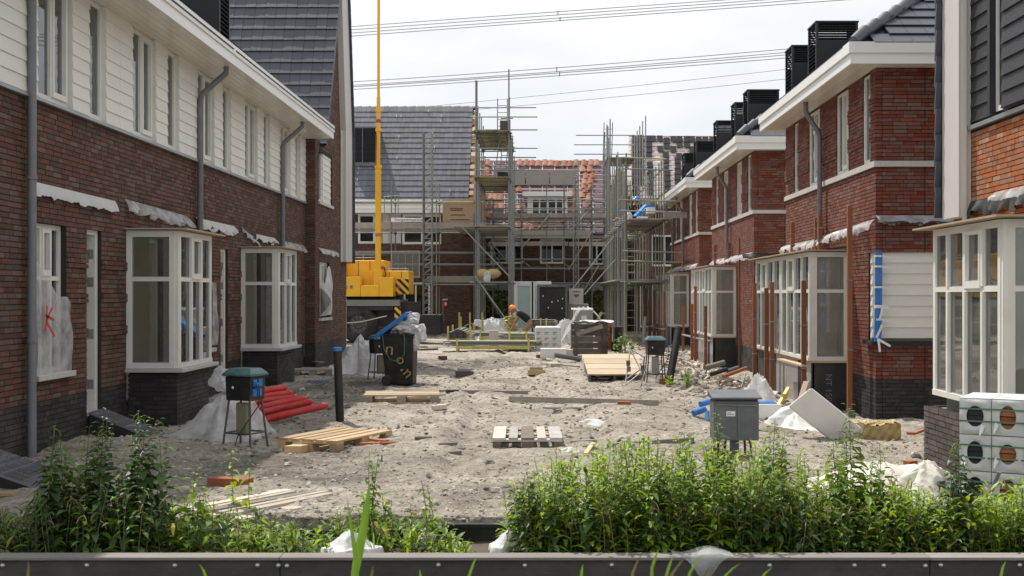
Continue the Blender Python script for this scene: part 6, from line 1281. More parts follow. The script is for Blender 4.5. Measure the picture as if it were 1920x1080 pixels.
q = MB(); q.grid(lambda a, b: (x0+(x1-x0)*a, 16.0+.015*math.sin(a*40)*math.sin(b*9)-.012*math.sin(a*13+b*6), -.22+.235*b+(.02*math.sin(a*9) if b > .9 else 0)), 40, 8); q.grid(lambda a, b: (x0+(x1-x0)*a, 16.0+.35*b, .015+.02*math.sin(a*9)*(1-b)+.02*math.sin(a*37+b*11)), 40, 8); q.grid(lambda a, b: (x1, 16.0+.35*a, -.22+.235*b), 6, 6); q.grid(lambda a, b: (x0, 16.0+.35*a, -.22+.235*b), 6, 6); q.grid(lambda a, b: (x0+(x1-x0)*a, 16.35, -.22+.235*b), 8, 4)
part('block', q, M['wool'], wl_)
q = MB()
for _ in range(160): xx, yy = rn.uniform(x0, x1), 16.0+rn.random()*.35; q.rock((xx, yy, .03), rn.uniform(.012, .03), .7)
o = part('torn_fibre', q, M['wool_top'], wl_); o['kind'] = 'stuff'
lv = thing('spirit_level', 'yellow tool lying slanted on the rubbish behind the foam box', 'tool', (X(1480, 18), 18, .1)); q = MB(); q.beam((X(1461, 18), 18, .10), (X(1484, 18), 18.2, .33), .05, .045); q.beam((X(1466, 18), 17.95, .24), (X(1478, 18), 18.15, .21), .05, .045); part('body', q, M['leveltool'], lv)
plank('pale plank leaning on the bay corner post', 1496, 772, 1513, 764, .07, .02, 'wood_x', lift=.25); ll = thing('plank', 'slanted pale board leaning on the near bay\'s front', 'plank', (4.2, 19.6, 0)); q = MB(); q.beam((X(1495, 19.5), 19.5, -.12), (X(1513, 19.9), 19.95, .30), .09, .02); part('board', q, M['plywood'], ll)
# rubble heap under the bays
rb = MB(); rn = random.Random(9)
for _ in range(1900):
    yy = rn.uniform(20.0, 33) if rn.random() < .8 else rn.uniform(33, 42); xx = rn.gauss(3.55+.03*(yy-21), .42)
    if xx > 4.45: continue
    hh = max(0, .16*math.exp(-((xx-3.75)/.5)**2-((yy-23.5)/2.2)**2))
    if rn.random() < .45: rb.obox((xx, yy, gz(xx, yy)+hh*rn.random()+.02), Vector((rn.gauss(0, 1), rn.gauss(0, 1), rn.gauss(0, .3))).normalized()*rn.choice([.05, .08, .12, .25])*rn.uniform(.5, 1.1), Vector((rn.gauss(0, 1), rn.gauss(0, 1), .2)).normalized()*rn.uniform(.015, .05), (0, 0, rn.uniform(.006, .02)))
    else: rb.rock((xx, yy, gz(xx, yy)+hh*rn.random()), rn.uniform(.015, .07))
o = solo('rubble', rb, M['rubble'], 'heap of pale building rubble and scraps under the bare bay windows', 'rubble', (3.6, 23.5, 0)); o['kind'] = 'stuff'
for (p0, p1, r_, m_, lab) in (((1322, 690, 23.5), (1357, 680, 23.9), .055, 'olive', 'short grey green pipe on top of the rubble heap'), ((1365, 697, 23.2), (1384, 690, 23.4), .05, 'greybox', 'grey pipe end lying on the rubble heap'), ((1333, 702, 23), (1362, 692, 23.2), .045, 'navy', 'dark blue rolled bag lying on the rubble heap'), ((1390, 727, 20.8), (1398, 701, 21), .012, 'steel', 'thin pale rod sticking out of the rubble'), ((1356, 706, 22.3), (1400, 690, 22.6), .035, 'rust', 'brown timber lying across the rubble heap')):
    q = MB(); q.tube((X(p0[0], p0[2]), p0[2], Z(p0[1], p0[2])), (X(p1[0], p1[2]), p1[2], Z(p1[1], p1[2])), r_, 12); solo('scrap_pipe', q, M[m_], lab, 'pipe scrap', (X(p0[0], p0[2]), p0[2], Z(p0[1], p0[2])))
for k, pts in enumerate((((1278, 714), (1282, 720), (1300, 727), (1330, 728), (1352, 723), (1366, 722), (1374, 728)), ((1278, 716), (1286, 724), (1305, 730), (1335, 730), (1356, 725)), ((1430, 730), (1445, 724), (1462, 730), (1458, 738), (1440, 738), (1434, 733)))):
    q = MB(); P = []
    for px, py in pts: Y = F*(H+.15)/(py-VY); P.append((X(px, Y), Y, gz(X(px, Y), Y)+.03))
    q.path(P, .022 if k < 2 else .016, 8); solo('cable', q, M['hose'], ('thick black cable curving before the rubble heap', 'second black cable alongside the thick one before the rubble heap', 'loop of black cable lying at the bay foot')[k], 'cable', P[0])
# steel scrap trestle by the power stand
tr = thing('trestle', 'bent steel trestle standing before the pale board panel', 'trestle', (X(1183, 22.5), 22.5, 0))
for a, b in (((1171, 722), (1182, 655)), ((1172, 723), (1203, 697)), ((1203, 697), (1183, 655)), ((1203, 726), (1207, 668)), ((1199, 726), (1210, 690)), ((1207, 668), (1184, 655)), ((1176, 712), (1206, 690))):
    q = MB(); q.tube((X(a[0], 22.6), 22.6+random.uniform(-.2, .2), Z(a[1], 22.6)), (X(b[0], 22.9), 22.9+random.uniform(-.2, .2), Z(b[1], 22.9)), .014, 6); part('bar', q, M['steel'], tr)
for p in ((1178, 681), (1179, 692), (1205, 690)): q = MB(); q.box(X(p[0], 22.6)-.035, 22.58, Z(p[1], 22.6)-.05, X(p[0], 22.6)+.035, 22.64, Z(p[1], 22.6)+.05); part('clamp', q, M['steel_dark'], tr)
# ------------------------------------------------------------------ dark plank crate and packs in the middle distance
CX0, CX1, CY = X(1074, 34), X(1137, 34), 34.0
dc = thing('plank_crate', 'dark weathered crate of horizontal planks with a white sheet over it', 'crate', ((CX0+CX1)/2, CY, 0))
for k in range(5):
    z0 = .06+k*.175; q = MB(); q.box(CX0, CY, z0, CX1, CY+.04, z0+.150); part('plank', q, M['wood_dark'], dc); q = MB(); q.box(CX1-.001, CY+.041, z0, CX1+.04, CY+1.1, z0+.165); part('plank', q, M['wood_dark'], dc); q = MB(); q.box(CX0-.04, CY+.041, z0, CX0+.001, CY+1.1, z0+.165); part('plank', q, M['wood_dark'], dc)
for x in (CX0+.02, CX1-.14): q = MB(); q.box(x, CY-.03, .0, x+.12, CY-.001, .95); part('upright', q, M['wood_dark'], dc)
q = MB(); q.beam((CX0+.1, CY-.05, .63), (CX1-.1, CY-.05, .86), .02, .12, (0, 0, 1)); part('diagonal_board', q, M['wood_old'], dc); q = MB(); q.box(CX0, CY+.02, .945, CX1+.03, CY+1.1, .97); part('lid', q, M['wood_dark'], dc)
q = MB(); q.grid(lambda a, b: (CX0+.2+(CX1+.22-CX0-.2)*min(1, a*1.35)-.0, CY-.04+1.1*b+.02*math.sin(a*20), .985+.03*math.sin(a*17+b*5)-(max(0, a-.74)/.26)**1.2*.62+.0*b), 40, 12); solo('white_sheet', q, M['bag'], 'white sheet lying over the dark plank crate', 'sheet', (CX1, CY, 1))
wp = thing('wrapped_pack', 'tall plastic wrapped pack of grey blocks behind the dark plank crate', 'pack', (X(1085, 37), 37, 0))
q = MB(); q.box(X(1076, 37), 37, 0, X(1112, 37), 37.9, 1.28); part('blocks', q, M['concrete'], wp, bevel=.03); q = MB(); q.box(X(1090, 37), 36.985, .55, X(1100, 37), 36.995, 1.1); part('label_sheet', q, M['paper'], wp)
q = MB(); q.grid(lambda a, b: (X(1044+40*b+28*a*b, 36.7), 36.7+.8*a, .02+1.34*b**.8+.03*math.sin(a*19+b*7)), 24, 20); q.grid(lambda a, b: (X(1072+40*a, 36.95), 36.92+1.0*b, 1.31+.03*math.sin(a*15+b*9)), 20, 12); q.grid(lambda a, b: (X(1108+24*b, 37), 37.2+.6*a, 1.3-.45*b**1.4+.03*math.sin(a*9+b*12)), 12, 12); part('wrapping', q, M['film'], wp)
wq = thing('wrapped_pack', 'low wrapped pack with printed letters left of the tall grey pack', 'pack', (X(1025, 36), 36, 0))
q = MB(); q.box(X(1003, 36), 36, .05, X(1052, 36), 36.9, .78); part('wrapping', q, M['bag'], wq, bevel=.05)
for k in range(9): q = MB(); xx = X(1006+(k % 3)*15, 36); zz = .60-(k//3)*.17; q.box(xx, 35.990, zz, xx+.13, 35.996, zz+.022); q.box(xx, 35.990, zz-.045, xx+.08, 35.996, zz-.03); part('print_block', q, M['ink_pale'] if k != 4 else M['redspray'], wq)
bk = thing('brick_pile', 'pile of loose red bricks and roof tiles beside the tall grey pack', 'brick pile', (X(1135, 38), 38, 0))
q = MB(); rn = random.Random(4)
for k in range(90):
    l = k//18; xx = rn.uniform(X(1121+l*2, 38), X(1151-l*2, 38)); q.obox((xx, 38+rn.random()*.6, .42+l*.12), (.10, .02*rn.random(), 0), (0, .05, 0), (0, 0, .05), r=rn.random())
q.box(X(1122, 38), 38.05, 0, X(1150, 38), 38.7, .42); o = part('brick', q, M['rust'], bk); o['kind'] = 'stuff'
q = MB(); q.beam((X(1110, 37.5), 37.5, .75), (X(1127, 37.6), 37.6, 1.20), .03, .03); q.beam((X(1127, 37.6), 37.6, 1.20), (X(1136, 37.6), 37.6, 1.14), .03, .03); q.beam((X(1112, 37.5), 37.7, .72), (X(1130, 37.6), 37.8, 1.16), .03, .03); solo('steel_trestle', q, M['steel_y'], 'folded trestle leaning on the red brick pile', 'trestle', (X(1118, 37.5), 37.5, .75))
tb_ = thing('tub', 'black tub beside the red brick pile', 'tub', (X(1156, 37), 37, 0)); q = MB(); q.lathe((X(1156, 37), 37, 0), [(0, .0), (.17, .0), (.22, .75), (.24, .76), (.20, .72), (.0, .70)], 16); part('shell', q, M['black'], tb_)
fg = thing('foam_sheet', 'speckled pale foam slab lying before the dark plank crate', 'foam slab', (X(1040, 32), 32, 0)); q = MB(); q.box(X(1013, 32), 32, .06, X(1062, 32), 32.3, .31); part('slab', q, M['foam'], fg, bevel=.01); q = MB(); q.box(X(1062, 32)+.003, 32.02, .1, X(1074, 32), 32.3, .28); part('torn_end', q, M['foam_grey'], fg)
gp = thing('drain_pipe', 'grey drain pipe lying before the dark plank crate', 'pipe', (X(1060, 31), 31, 0)); q = MB(); q.tube((X(1040, 31), 31, .19), (X(1090, 31), 31.2, .065), .065, 14); part('pipe', q, M['greybox'], gp)
cn = thing('container_panel', 'black open container panel with a grey frame behind the packs', 'container', (X(1035, 47), 47, 0))
q = MB(); q.box(X(1012, 47), 47, 0, X(1060, 47), 47.05, 2.05); part('panel', q, M['chassis'], cn); q = MB(); q.box(X(1007, 47), 46.95, 0, X(1012, 47)-.002, 48.5, 2.15); q.box(X(1060, 47)+.002, 46.95, 0, X(1064, 47), 48.5, 2.15); q.box(X(1012, 47), 46.95, 2.052, X(1060, 47), 48.5, 2.15); part('frame', q, M['greybox'], cn)
for px, py in ((1018, 555), (1035, 566), (1046, 564), (1055, 560), (1028, 577), (1054, 578)): q = MB(); q.box(X(px, 47)-.02, 46.985, Z(py, 47)-.025, X(px, 47)+.02, 46.998, Z(py, 47)+.025); part('paint_spot', q, M['paper'], cn)
cw = thing('concrete_block', 'grey concrete block behind the wrapped pack', 'concrete block', (X(1084, 48), 48, 0)); q = MB(); q.box(X(1065, 48), 48, 0, X(1104, 48), 48.8, 1.38); part('block', q, M['concrete'], cw, bevel=.02)
nb = thing('notice_board', 'light grey notice board with a printed emblem standing on the concrete block', 'notice board', (X(1080, 47.8), 47.9, 1.38)); q = MB(); q.box(X(1067, 47.8), 47.9, 1.382, X(1094, 47.8), 47.95, 2.0); part('board', q, M['bargeboard'], nb)
for a, b, c, d_ in ((1074, 1088, 546, 548), (1076, 1086, 552, 555), (1078, 1084, 555.5, 557)): q = MB(); q.box(X(a, 47.8), 47.89, Z(d_, 47.8), X(b, 47.8), 47.898, Z(c, 47.8)); part('print_block', q, M['ink_grey'], nb)
# ------------------------------------------------------------------ scaffold pipe racks
def rack(lab, px0, px1, Y, z0, rows, along, mt, per=12, posts=True, L_=3.0):
    x0, x1 = X(px0, Y), X(px1, Y); t = thing('pipe_rack', lab, 'pipe rack', ((x0+x1)/2, Y, 0), group='racks of scaffold tubes'); fr = MB()
    if along == 'y':
        for x in (x0, x1):
            for y in (Y, Y+L_*.7): fr.box(x-.03, y, 0, x+.03, y+.06, z0+.42)
        for y in (Y, Y+L_*.7): fr.box(x0+.031, y, z0-.06, x1-.031, y+.06, z0)
        part('frame', fr, M['yellow_paint'], t)
        n = int((x1-x0-.08)/.052); k = 0
        for r_ in range(rows):
            nn = n-(0 if r_ < rows-4 else (r_-rows+5)*4)
            for i in range(max(0, nn)):
                xx = x0+.05+(n-nn)*.026+.052*(i+.5*(r_ % 2)); 
                if xx > x1-.05: continue
                yy = Y-.15+random.uniform(-.06, .06); q = MB(); q.path([(xx, yy, z0+.03+.045*r_), (xx, yy+L_, z0+.03+.045*r_)], .024, 7, caps=False); q.path([(xx, yy+.004, z0+.03+.045*r_), (xx, yy+L_, z0+.03+.045*r_)], .017, 6, caps=True); part('tube', q, M[mt[k % len(mt)]], t); k += 1
    else:
        for x in (x0+.3, x1-.3):
            for y in (Y, Y+.7): fr.box(x-.03, y, 0, x+.03, y+.06, z0+rows*.05+.04)
            fr.box(x-.03, Y+.061, z0-.06, x+.03, Y+.699, z0)
        fr.box(x0+.331, Y-.02, z0-.10, x1-.331, Y+.03, z0-.0); part('frame', fr, M['yellow_paint'], t); k = 0
        for r_ in range(rows):
            for i in range(per): q = MB(); e_ = random.uniform(-.15, .15); q.tube((x0+e_, Y+.09+i*.052, z0+.03+.05*r_), (x1+e_, Y+.09+i*.052, z0+.03+.05*r_), .024, 7); part('tube', q, M[mt[(k*7+i) % len(mt)]], t); k += 1
    return t
rack('pipe rack showing the round ends of many stacked tubes', 840, 882, 40.5, .26, 9, 'y', ['steel', 'steel_dark', 'steel', 'steel_y'])
rack('low yellow rack of lengthwise tubes nearest the sand', 838, 1010, 35.8, .22, 3, 'x', ['steel', 'steel_y', 'steel'], 8)
rack('yellow rack of lengthwise grey tubes before the bending worker', 884, 992, 41.5, .30, 3, 'x', ['steel', 'steel', 'steel_y'], 9)
rack('yellow tube rack overlapping the low wrapped pack', 938, 1004, 39.5, .28, 4, 'x', ['steel_y', 'steel', 'steel_y'], 9)
rack('pipe rack of dark tubes behind the bending worker', 998, 1040, 43.2, .55, 6, 'x', ['steel', 'steel_dark', 'steel_y'], 8)
rack('pile of coupler fittings between yellow posts behind the first rack', 862, 904, 44.5, .5, 5, 'y', ['steel_y', 'steel_dark'], L_=.8)
for px, Y, lab in ((861, 44.2, 'yellow post beside the coupler rack, leftmost of three'), (881, 44.2, 'yellow post beside the coupler rack, middle of three'), (904, 44.2, 'yellow post beside the coupler rack, rightmost of three'), (956.5, 44.2, 'yellow post directly left of the bending worker')):
    q = MB(); q.box(X(px, Y)-.03, Y, 0, X(px, Y)+.03, Y+.06, Z(586, Y)); solo('rack_post', q, M['yellow_paint'], lab, 'post', (X(px, Y), Y, 0), 'yellow rack posts')
q = MB(); q.box(X(917, 38), 38, .05, X(934, 38), 38.3, .62); solo('box', q, M['foam_grey'], 'pale grey box between the pipe racks', 'box', (X(925, 38), 38, .05), bevel=.01)
q = MB()
for k in range(60): q.rock((X(random.uniform(945, 1012), 37), 36.8+random.random()*.8, .06+random.random()*.12), random.uniform(.05, .12))
o = solo('rubble', q, M['olive'], 'scatter of coupler fittings and scraps before the pipe racks', 'rubble', (X(980, 37), 37, 0)); o['kind'] = 'stuff'
q = MB()
for k in range(120): q.rock((X(random.uniform(946, 968), 43.6), 43.2+random.random()*.6, .15+random.random()*1.0*(.4+.6*random.random())), random.uniform(.05, .09))
solo('coupler_heap', q, M['yellow_paint'], 'heap of yellow coupler fittings before the bending worker', 'coupler heap', (X(957, 43.6), 43.6, 0))
# sacks on scaffold deck
for px, lab in ((905, 'left yellow sack lying on the lower scaffold deck'), (925, 'right yellow sack lying on the lower scaffold deck')):
    Y = 48.2; q = MB(); crumple(q, (X(px, Y), Y, 2.60), .32, .25, .20, 10, px, .18); solo('insulation_sack', q, M['wool'], lab, 'sack', (X(px, Y), Y, 2.5), 'yellow sacks on the scaffold')
q = MB(); crumple(q, (X(914, 48), 47.9, 2.45), .14, .12, .26, 10, 3, .5); solo('plastic_sheet', q, M['film'], 'clear plastic hanging over the scaffold deck edge by the yellow sacks', 'plastic sheet', (X(914, 48), 47.9, 2.45))
# ------------------------------------------------------------------ small stuff on the sand
def bit(lab, name, cat, px, py, w, d, h, m, rz=0, parts=1, tz=0):
    Y = F*H/(py-VY); x = X(px, Y); z = gz(x, Y); t = thing(name, lab, cat, (x, Y, z), R(rz)); c = MB(); c.box(-w/2, -d/2, -.01, w/2, d/2, h); part('body', c, M[m], t, True, bevel=min(.006, h*.2))
    if parts > 1: c = MB(); c.box(-w/2*.8, -d/2*.7, h+.001, w/2*.7, d/2*.8, h*1.5); part('top_piece', c, M['concrete'], t, True, bevel=.005)
    return t
bit('dark brick fragment with mortar on it, left of the pair on the far sand', 'brick_fragment', 'brick', 871, 699, .40, .28, .12, 'brick_grey', 5, 2); bit('yellowish brick fragment, right of the pair on the far sand', 'brick_fragment', 'brick', 1006, 698, .38, .25, .11, 'wool', -4, 2)
bit('small dark brick left of the far sand', 'brick_fragment', 'brick', 830, 673, .24, .14, .10, 'brick_brown', 10); bit('small dark brick before the foam slab', 'brick_fragment', 'brick', 1013, 672, .22, .14, .10, 'brick_brown', -8); bit('red brick lying before the long grey plank', 'brick_fragment', 'brick', 1170, 764, .20, .10, .05, 'rust', 3)
bit('orange curb piece lying by the broken pallet', 'brick_slab', 'brick', 432, 912, .40, .13, .075, 'rust', -14); bit('green strip of wood beside the fresh yellow pallet', 'strip', 'strip', 738, 825, .32, .06, .01, 'strap', 3); bit('dark flat scrap in the middle sand', 'scrap', 'scrap', 794, 832, .20, .12, .02, 'wood_dark', 10)
bit('thin upright peg in the sand before the fresh pallet', 'peg', 'peg', 716, 864, .014, .014, .09, 'wood_dark')
for k, (px, py, w_) in enumerate(((695, 836, .20), (712, 833, .16), (730, 837, .14), (690, 833, .12), (838, 840, .16), (850, 845, .12), (862, 838, .1))):
    labs = ['broken terracotta shard, largest of those by the fresh pallet', 'terracotta shard lying right of the largest by the fresh pallet', 'rightmost terracotta shard by the fresh pallet', 'smallest terracotta shard touching the fresh pallet', 'dark tile shard in the middle sand, left of three', 'dark tile shard in the middle sand, nearest of three', 'dark tile shard in the middle sand, farthest of three']
    bit(labs[k], 'tile_shard', 'shard', px, py, w_*1.4, .09, .022, 'rust' if k < 4 else 'wood_dark', random.uniform(-40, 40))
bit('clump of dark rags on the sand left of the wheelie bin plank', 'rag', 'rag', 848, 740, .22, .14, .05, 'navy', 12); bit('dark scrap sheet beside the fresh pallet', 'scrap', 'scrap', 530, 845, .22, .12, .03, 'louvre', 20); bit('yellow chip of wood on the far sand', 'scrap', 'scrap', 829, 709, .20, .09, .03, 'wool', 0)
bit('orange stone by the power stand', 'stone', 'stone', 1244, 718, .13, .11, .10, 'rust', 20); bit('brick half lying before the dark grey bay base', 'brick_fragment', 'brick', 1707, 852, .12, .10, .09, 'rust', 30); bit('second brick half before the dark grey bay base', 'brick_fragment', 'brick', 1720, 857, .13, .10, .07, 'rust', -20)
q = MB(); P = [(X(px, 14.5), 14.5, Z(py, 14.5)) for px, py in ((1700, 812), (1715, 813), (1728, 808), (1745, 803))]; q.path(P, .018, 8); solo('hose', q, M['rust'], 'dark red hose end beside the dark grey bay base', 'hose', P[0])
# pebbles and clods
q = MB(); rn = random.Random(12)
for _ in range(8500):
    yy = 9.2+(rn.random()**1.7)*24; xx = rn.uniform(-5.3, 5.0)*min(1, .35+yy/22)
    r_ = rn.choice([.007, .009, .012, .016, .022])*rn.uniform(.7, 1.4)*(1 if yy < 14 else 1.4)
    if rn.random() < .02: r_ *= 2.4
    q.rock((xx, yy, gz(xx, yy)+r_*.1), r_, .65, rn.random())
o = solo('gravel', q, M['pebble'], 'loose stones and clods scattered over the sand', 'gravel', (0, 16, 0)); o['kind'] = 'stuff'
q = MB()
for _ in range(330):
    yy = 9.3+(rn.random()**1.5)*20; xx = rn.uniform(-5.0, 4.9)*min(1, .35+yy/22); a = rn.random()*6.3; l = .018+.05*rn.random()**2.5
    q.obox((xx, yy, gz(xx, yy)+.006), (math.cos(a)*l, math.sin(a)*l, .01), (-math.sin(a)*l*.3, math.cos(a)*l*.3, 0), (0, 0, .005), rn.random())
o = solo('wood_chips', q, M['wood_old'], 'wood chips and scraps scattered over the sand', 'chips', (0, 16, 0)); o['kind'] = 'stuff'
# ------------------------------------------------------------------ white wrapped brick packs, bucket at the right
def brick_pack(lab, x, y, z, rz, dark, sd_):
    """small shrink-wrapped pack; the wrapper has a round window showing the bricks"""
    t = thing('brick_pack', lab, 'brick pack', (x, y, z), R(rz), 'white wrapped brick packs'); a, b, h_ = .122, .30, .285; rn = random.Random(sd_)
    K = [(rn.gauss(0, 1), rn.gauss(0, 1), rn.uniform(0, 6), f_) for f_ in (9, 14, 22, 33, 48)]
    cz_ = lambda u, v: sum((1-2*abs(math.sin(p*u*f_*.3+r_*v*f_*.3+s_)))/f_**.8 for p, r_, s_, f_ in K)*.035
    ed_ = lambda t_: min(1, 6*t_, 6*(1-t_))
    k = 20; hw, hh, hc = .066*rn.uniform(.9, 1.1), .088*rn.uniform(.9, 1.1), .145
    q = MB()
    for fn in (lambda u, v: (-a-cz_(u+3, v)*ed_(u)*ed_(v), b-2*b*u, h_*v), lambda u, v: (-a+2*a*u, -b+2*b*v, h_+.006+cz_(u, v+5)*ed_(u)*ed_(v)), lambda u, v: (a, -b+2*b*u, h_*v), lambda u, v: (a-2*a*u, b, h_*v)): q.grid(fn, 18, 14, True, .5)
    n_ = 40; ring = []                                   # front sheet with an oval hole
    for j in range(5):
        f_ = j/4
        for i in range(n_):
            an = 2*math.pi*i/n_; cx_, cy_ = math.cos(an), math.sin(an); m_ = max(abs(cx_), abs(cy_)); ox, oz = cx_/m_*a, .1425+cy_/m_*.1425; ix, iz = hw*cx_, hc+hh*cy_
            u, v = ix+(ox-ix)*f_, iz+(oz-iz)*f_; ring.append((u, -b-abs(cz_(u*4, v*4))*math.sin(math.pi*f_)*1.2-.004*(1-f_), v))
    q.add(ring, [(j*n_+i, j*n_+(i+1) % n_, (j+1)*n_+(i+1) % n_, (j+1)*n_+i) for j in range(4) for i in range(n_)], .5, True)
    part('wrapping', q, M['bag'], t, True)
    q = MB(); q.box(-a+.004, -b+.045, .004, a-.004, -b+.05, h_-.004); part('core', q, M['ink_brown'], t, True)
    for r_ in range(4):
        q = MB(); e_ = rn.uniform(-.008, .008); q.box(-a+.01, -b+.02+e_, .03+r_*.062, a-.01, -b+.044, .083+r_*.062); part('brick', q, M['louvre' if dark else 'brick_orange'], t, True)
    for zz in (.10, .20):
        q = MB(); q.box(-a-.001, -b-.016, zz, a+.001, -b-.012, zz+.012); part('strap', q, M['strap'], t, True)
    q = MB(); u0_ = rn.choice([-.10, .04]); w_ = rn.uniform(.04, .07); zc = rn.uniform(.03, .27); q.grid(lambda c, d: (u0_+w_*c*(1-.5*d), -b-.012-.04*d*d-.008*math.sin(c*7), zc-.06*d+.015*math.sin(c*6+d*3)), 5, 5); part('torn_flap', q, M['paper'], t, True)
    return t
pkx, pky = X(1858, 9.75), 9.95
nm_ = (('bottom', 'middle', 'top'), ('left stack, beside the dark bay base', 'middle stack with orange bricks showing', 'right stack, mostly cut off by the frame'))
for c_ in range(3):
    for l_ in range(3): brick_pack(f'{nm_[0][l_]} white wrapped brick pack of the {nm_[1][c_]}', pkx+c_*.216, pky-c_*.125, .03+.293*l_, -30, c_ == 0, 40+c_*3+l_)
pallet('pallet under the white wrapped brick packs', pkx+.25, pky-.0, -30, ['wood_old'], z=-.115, l=.9, w=.6)
bu = thing('bucket', 'black mortar bucket behind the weeds beside the brick packs', 'bucket', (X(1806, 10.2), 10.2, -.2)); q = MB(); q.lathe((X(1806, 10.2), 10.2, -.22), [(0, 0), (.16, 0), (.20, .33), (.215, .335), (.215, .355), (.19, .35), (.15, .06), (0, .05)], 24); part('shell', q, M['black'], bu)
q = MB(); q.path([(X(1800, 10.1)+.10*math.cos(a), 10.05+.06*math.sin(a), .12+.02*math.sin(a*3)) for a in np.linspace(0, 12, 40)], .007, 6); solo('rope_coil', q, M['strap'], 'coil of green cord beside the black bucket', 'cord', (X(1800, 10.1), 10.05, .12))
q = MB(); q.tube((X(1826, 9.5), 9.5, -.15), (X(1869, 9.4), 9.35, .36), .016, 10); solo('pole', q, M['zinc'], 'grey pole leaning against the wrapped brick packs', 'pole', (X(1826, 9.5), 9.5, -.15))
# ------------------------------------------------------------------ people
def skin_mesh(name, pts, edges, m, parent, sub=1):
    """continuous limb surface grown round a skeleton; pts: (x, y, z, radius or (rx, ry))"""
    me = bpy.data.meshes.new(name); me.from_pydata([p[:3] for p in pts], edges, [])
    o = link(name, me, parent); sk = o.modifiers.new('skin', 'SKIN'); sk.use_smooth_shade = True;
    for v, p in zip(me.skin_vertices[0].data, pts):
        r = p[3] if isinstance(p[3], tuple) else (p[3], p[3]); v.radius = r
    me.skin_vertices[0].data[0].use_root = True
    if sub: s = o.modifiers.new('sub', 'SUBSURF'); s.levels = s.render_levels = sub
    dg = bpy.context.evaluated_depsgraph_get(); nm = bpy.data.meshes.new_from_object(o.evaluated_get(dg)); o.modifiers.clear(); o.data = nm
    a = nm.attributes.new('rnd', 'FLOAT', 'FACE'); a.data.foreach_set('value', [.5]*len(nm.polygons)); nm.polygons.foreach_set('use_smooth', [True]*len(nm.polygons))
    nm.materials.clear(); nm.materials.append(m); return o
def person(lab, loc, rz, J, helmet, shirt, trousers, boots='navy'):
    """J: joints in metres in the person's own frame, facing +x"""
    t = thing('person', lab, 'person', loc, R(rz), None); V = {k: Vector(v) for k, v in J.items()}
    head, neck, chest, hip = V['head'], V['neck'], V['chest'], V['hip']; fd = V['face'].normalized()
    pts = [(*chest, .10), (*neck, .055), (*(neck*.4+head*.6), .055), (*head, (.085, .10)), (*(head+Vector((0, 0, .07))), (.075, .09)), (*(head+fd*.085+Vector((0, 0, -.05))), .05)]
    ed = [(0, 1), (1, 2), (2, 3), (3, 4), (3, 5)]
    for s in ('l', 'r'):
        sh, el, wr, ha = V['sh'+s], V['el'+s], V['wr'+s], V['ha'+s]; b = len(pts); d = (ha-wr).normalized(); sd_ = d.cross(Vector((0, 0, 1))); sd_ = sd_.normalized() if sd_.length > .1 else Vector((0, 1, 0)); pl = wr+d*.06
        pts += [(*sh, .06), (*el, .042), (*wr, .028), (*pl, (.04, .022))]; ed += [(0, b), (b, b+1), (b+1, b+2), (b+2, b+3)]
        for k, (off, ln2) in enumerate(((-.030, .075), (-.010, .088), (.010, .083), (.030, .065))):
            f1 = pl+d*.035+sd_*off; f2 = f1+d*ln2*.5+Vector((0, 0, -.01)); f3 = f1+d*ln2+Vector((0, 0, -.03)); c = len(pts); pts += [(*f1, .010), (*f2, .009), (*f3, .008)]; ed += [(b+3, c), (c, c+1), (c+1, c+2)]
        th = pl+sd_*-.045+d*.01; c = len(pts); pts += [(*th, .012), (*(th+d*.04-sd_*.01), .010)]; ed += [(b+3, c), (c, c+1)]
    body = skin_mesh('body', pts, ed, M['skin'], t)
    q = MB(); q.lathe(head+fd*.105+Vector((0, 0, .0)), [(0, .03), (.012, .0), (.018, -.02), (0, -.03)], 8); part('nose', q, M['skin'], t, True)
    for s in (-1, 1):
        sd_ = fd.cross(Vector((0, 0, 1))).normalized()*s; q = MB(); q.lathe(head+sd_*.085, [(0, .03), (.015, .015), (.015, -.015), (0, -.03)], 8); part('ear', q, M['skin'], t, True)
        q = MB(); q.lathe(head+fd*.088+sd_*.035+Vector((0, 0, .02)), [(0, .008), (.012, 0), (0, -.008)], 8); part('eye', q, M['ink'], t, True)
    P = [(*hip, (.19, .15)), (*((hip+chest)/2), (.20, .155)), (*chest, (.215, .16)), (*(neck*.6+chest*.4), .09)]; E_ = [(0, 1), (1, 2), (2, 3)]
    for s in ('l', 'r'): b = len(P); P += [(*V['sh'+s], .10), (*(V['sh'+s]*.45+V['el'+s]*.55), .075)]; E_ += [(2, b), (b, b+1)]
    skin_mesh('shirt', P, E_, M[shirt], t)
    P = [(*(hip+(chest-hip)*.12), (.165, .13)), (*hip, (.17, .14))]; E_ = [(0, 1)]
    for s in ('l', 'r'): b = len(P); P += [(*V['lg'+s], .135), (*V['kn'+s], .095), (*V['an'+s], .07)]; E_ += [(1, b), (b, b+1), (b+1, b+2)]
    skin_mesh('trousers', P, E_, M[trousers], t)
    for s in ('l', 'r'): a = V['an'+s]; skin_mesh('boot', [(*a, .05), (*(a+Vector((.0, 0, -.06))), .05), (*(a+V['toe']*.19+Vector((0, 0, -.075))), .042)], [(0, 1), (1, 2)], M[boots], t)
    up_ = (V['crown']).normalized(); q = MB(); q.lathe((0, 0, 0), [(0, .155), (.05, .148), (.10, .11), (.125, .05), (.132, .0), (.15, -.012), (.128, -.014)], 20)
    q.grid(lambda a, b: ((.12+.075*b)*math.cos((a-.5)*1.6), (.12+.06*b)*math.sin((a-.5)*1.6), -.006-.012*b), 8, 3)
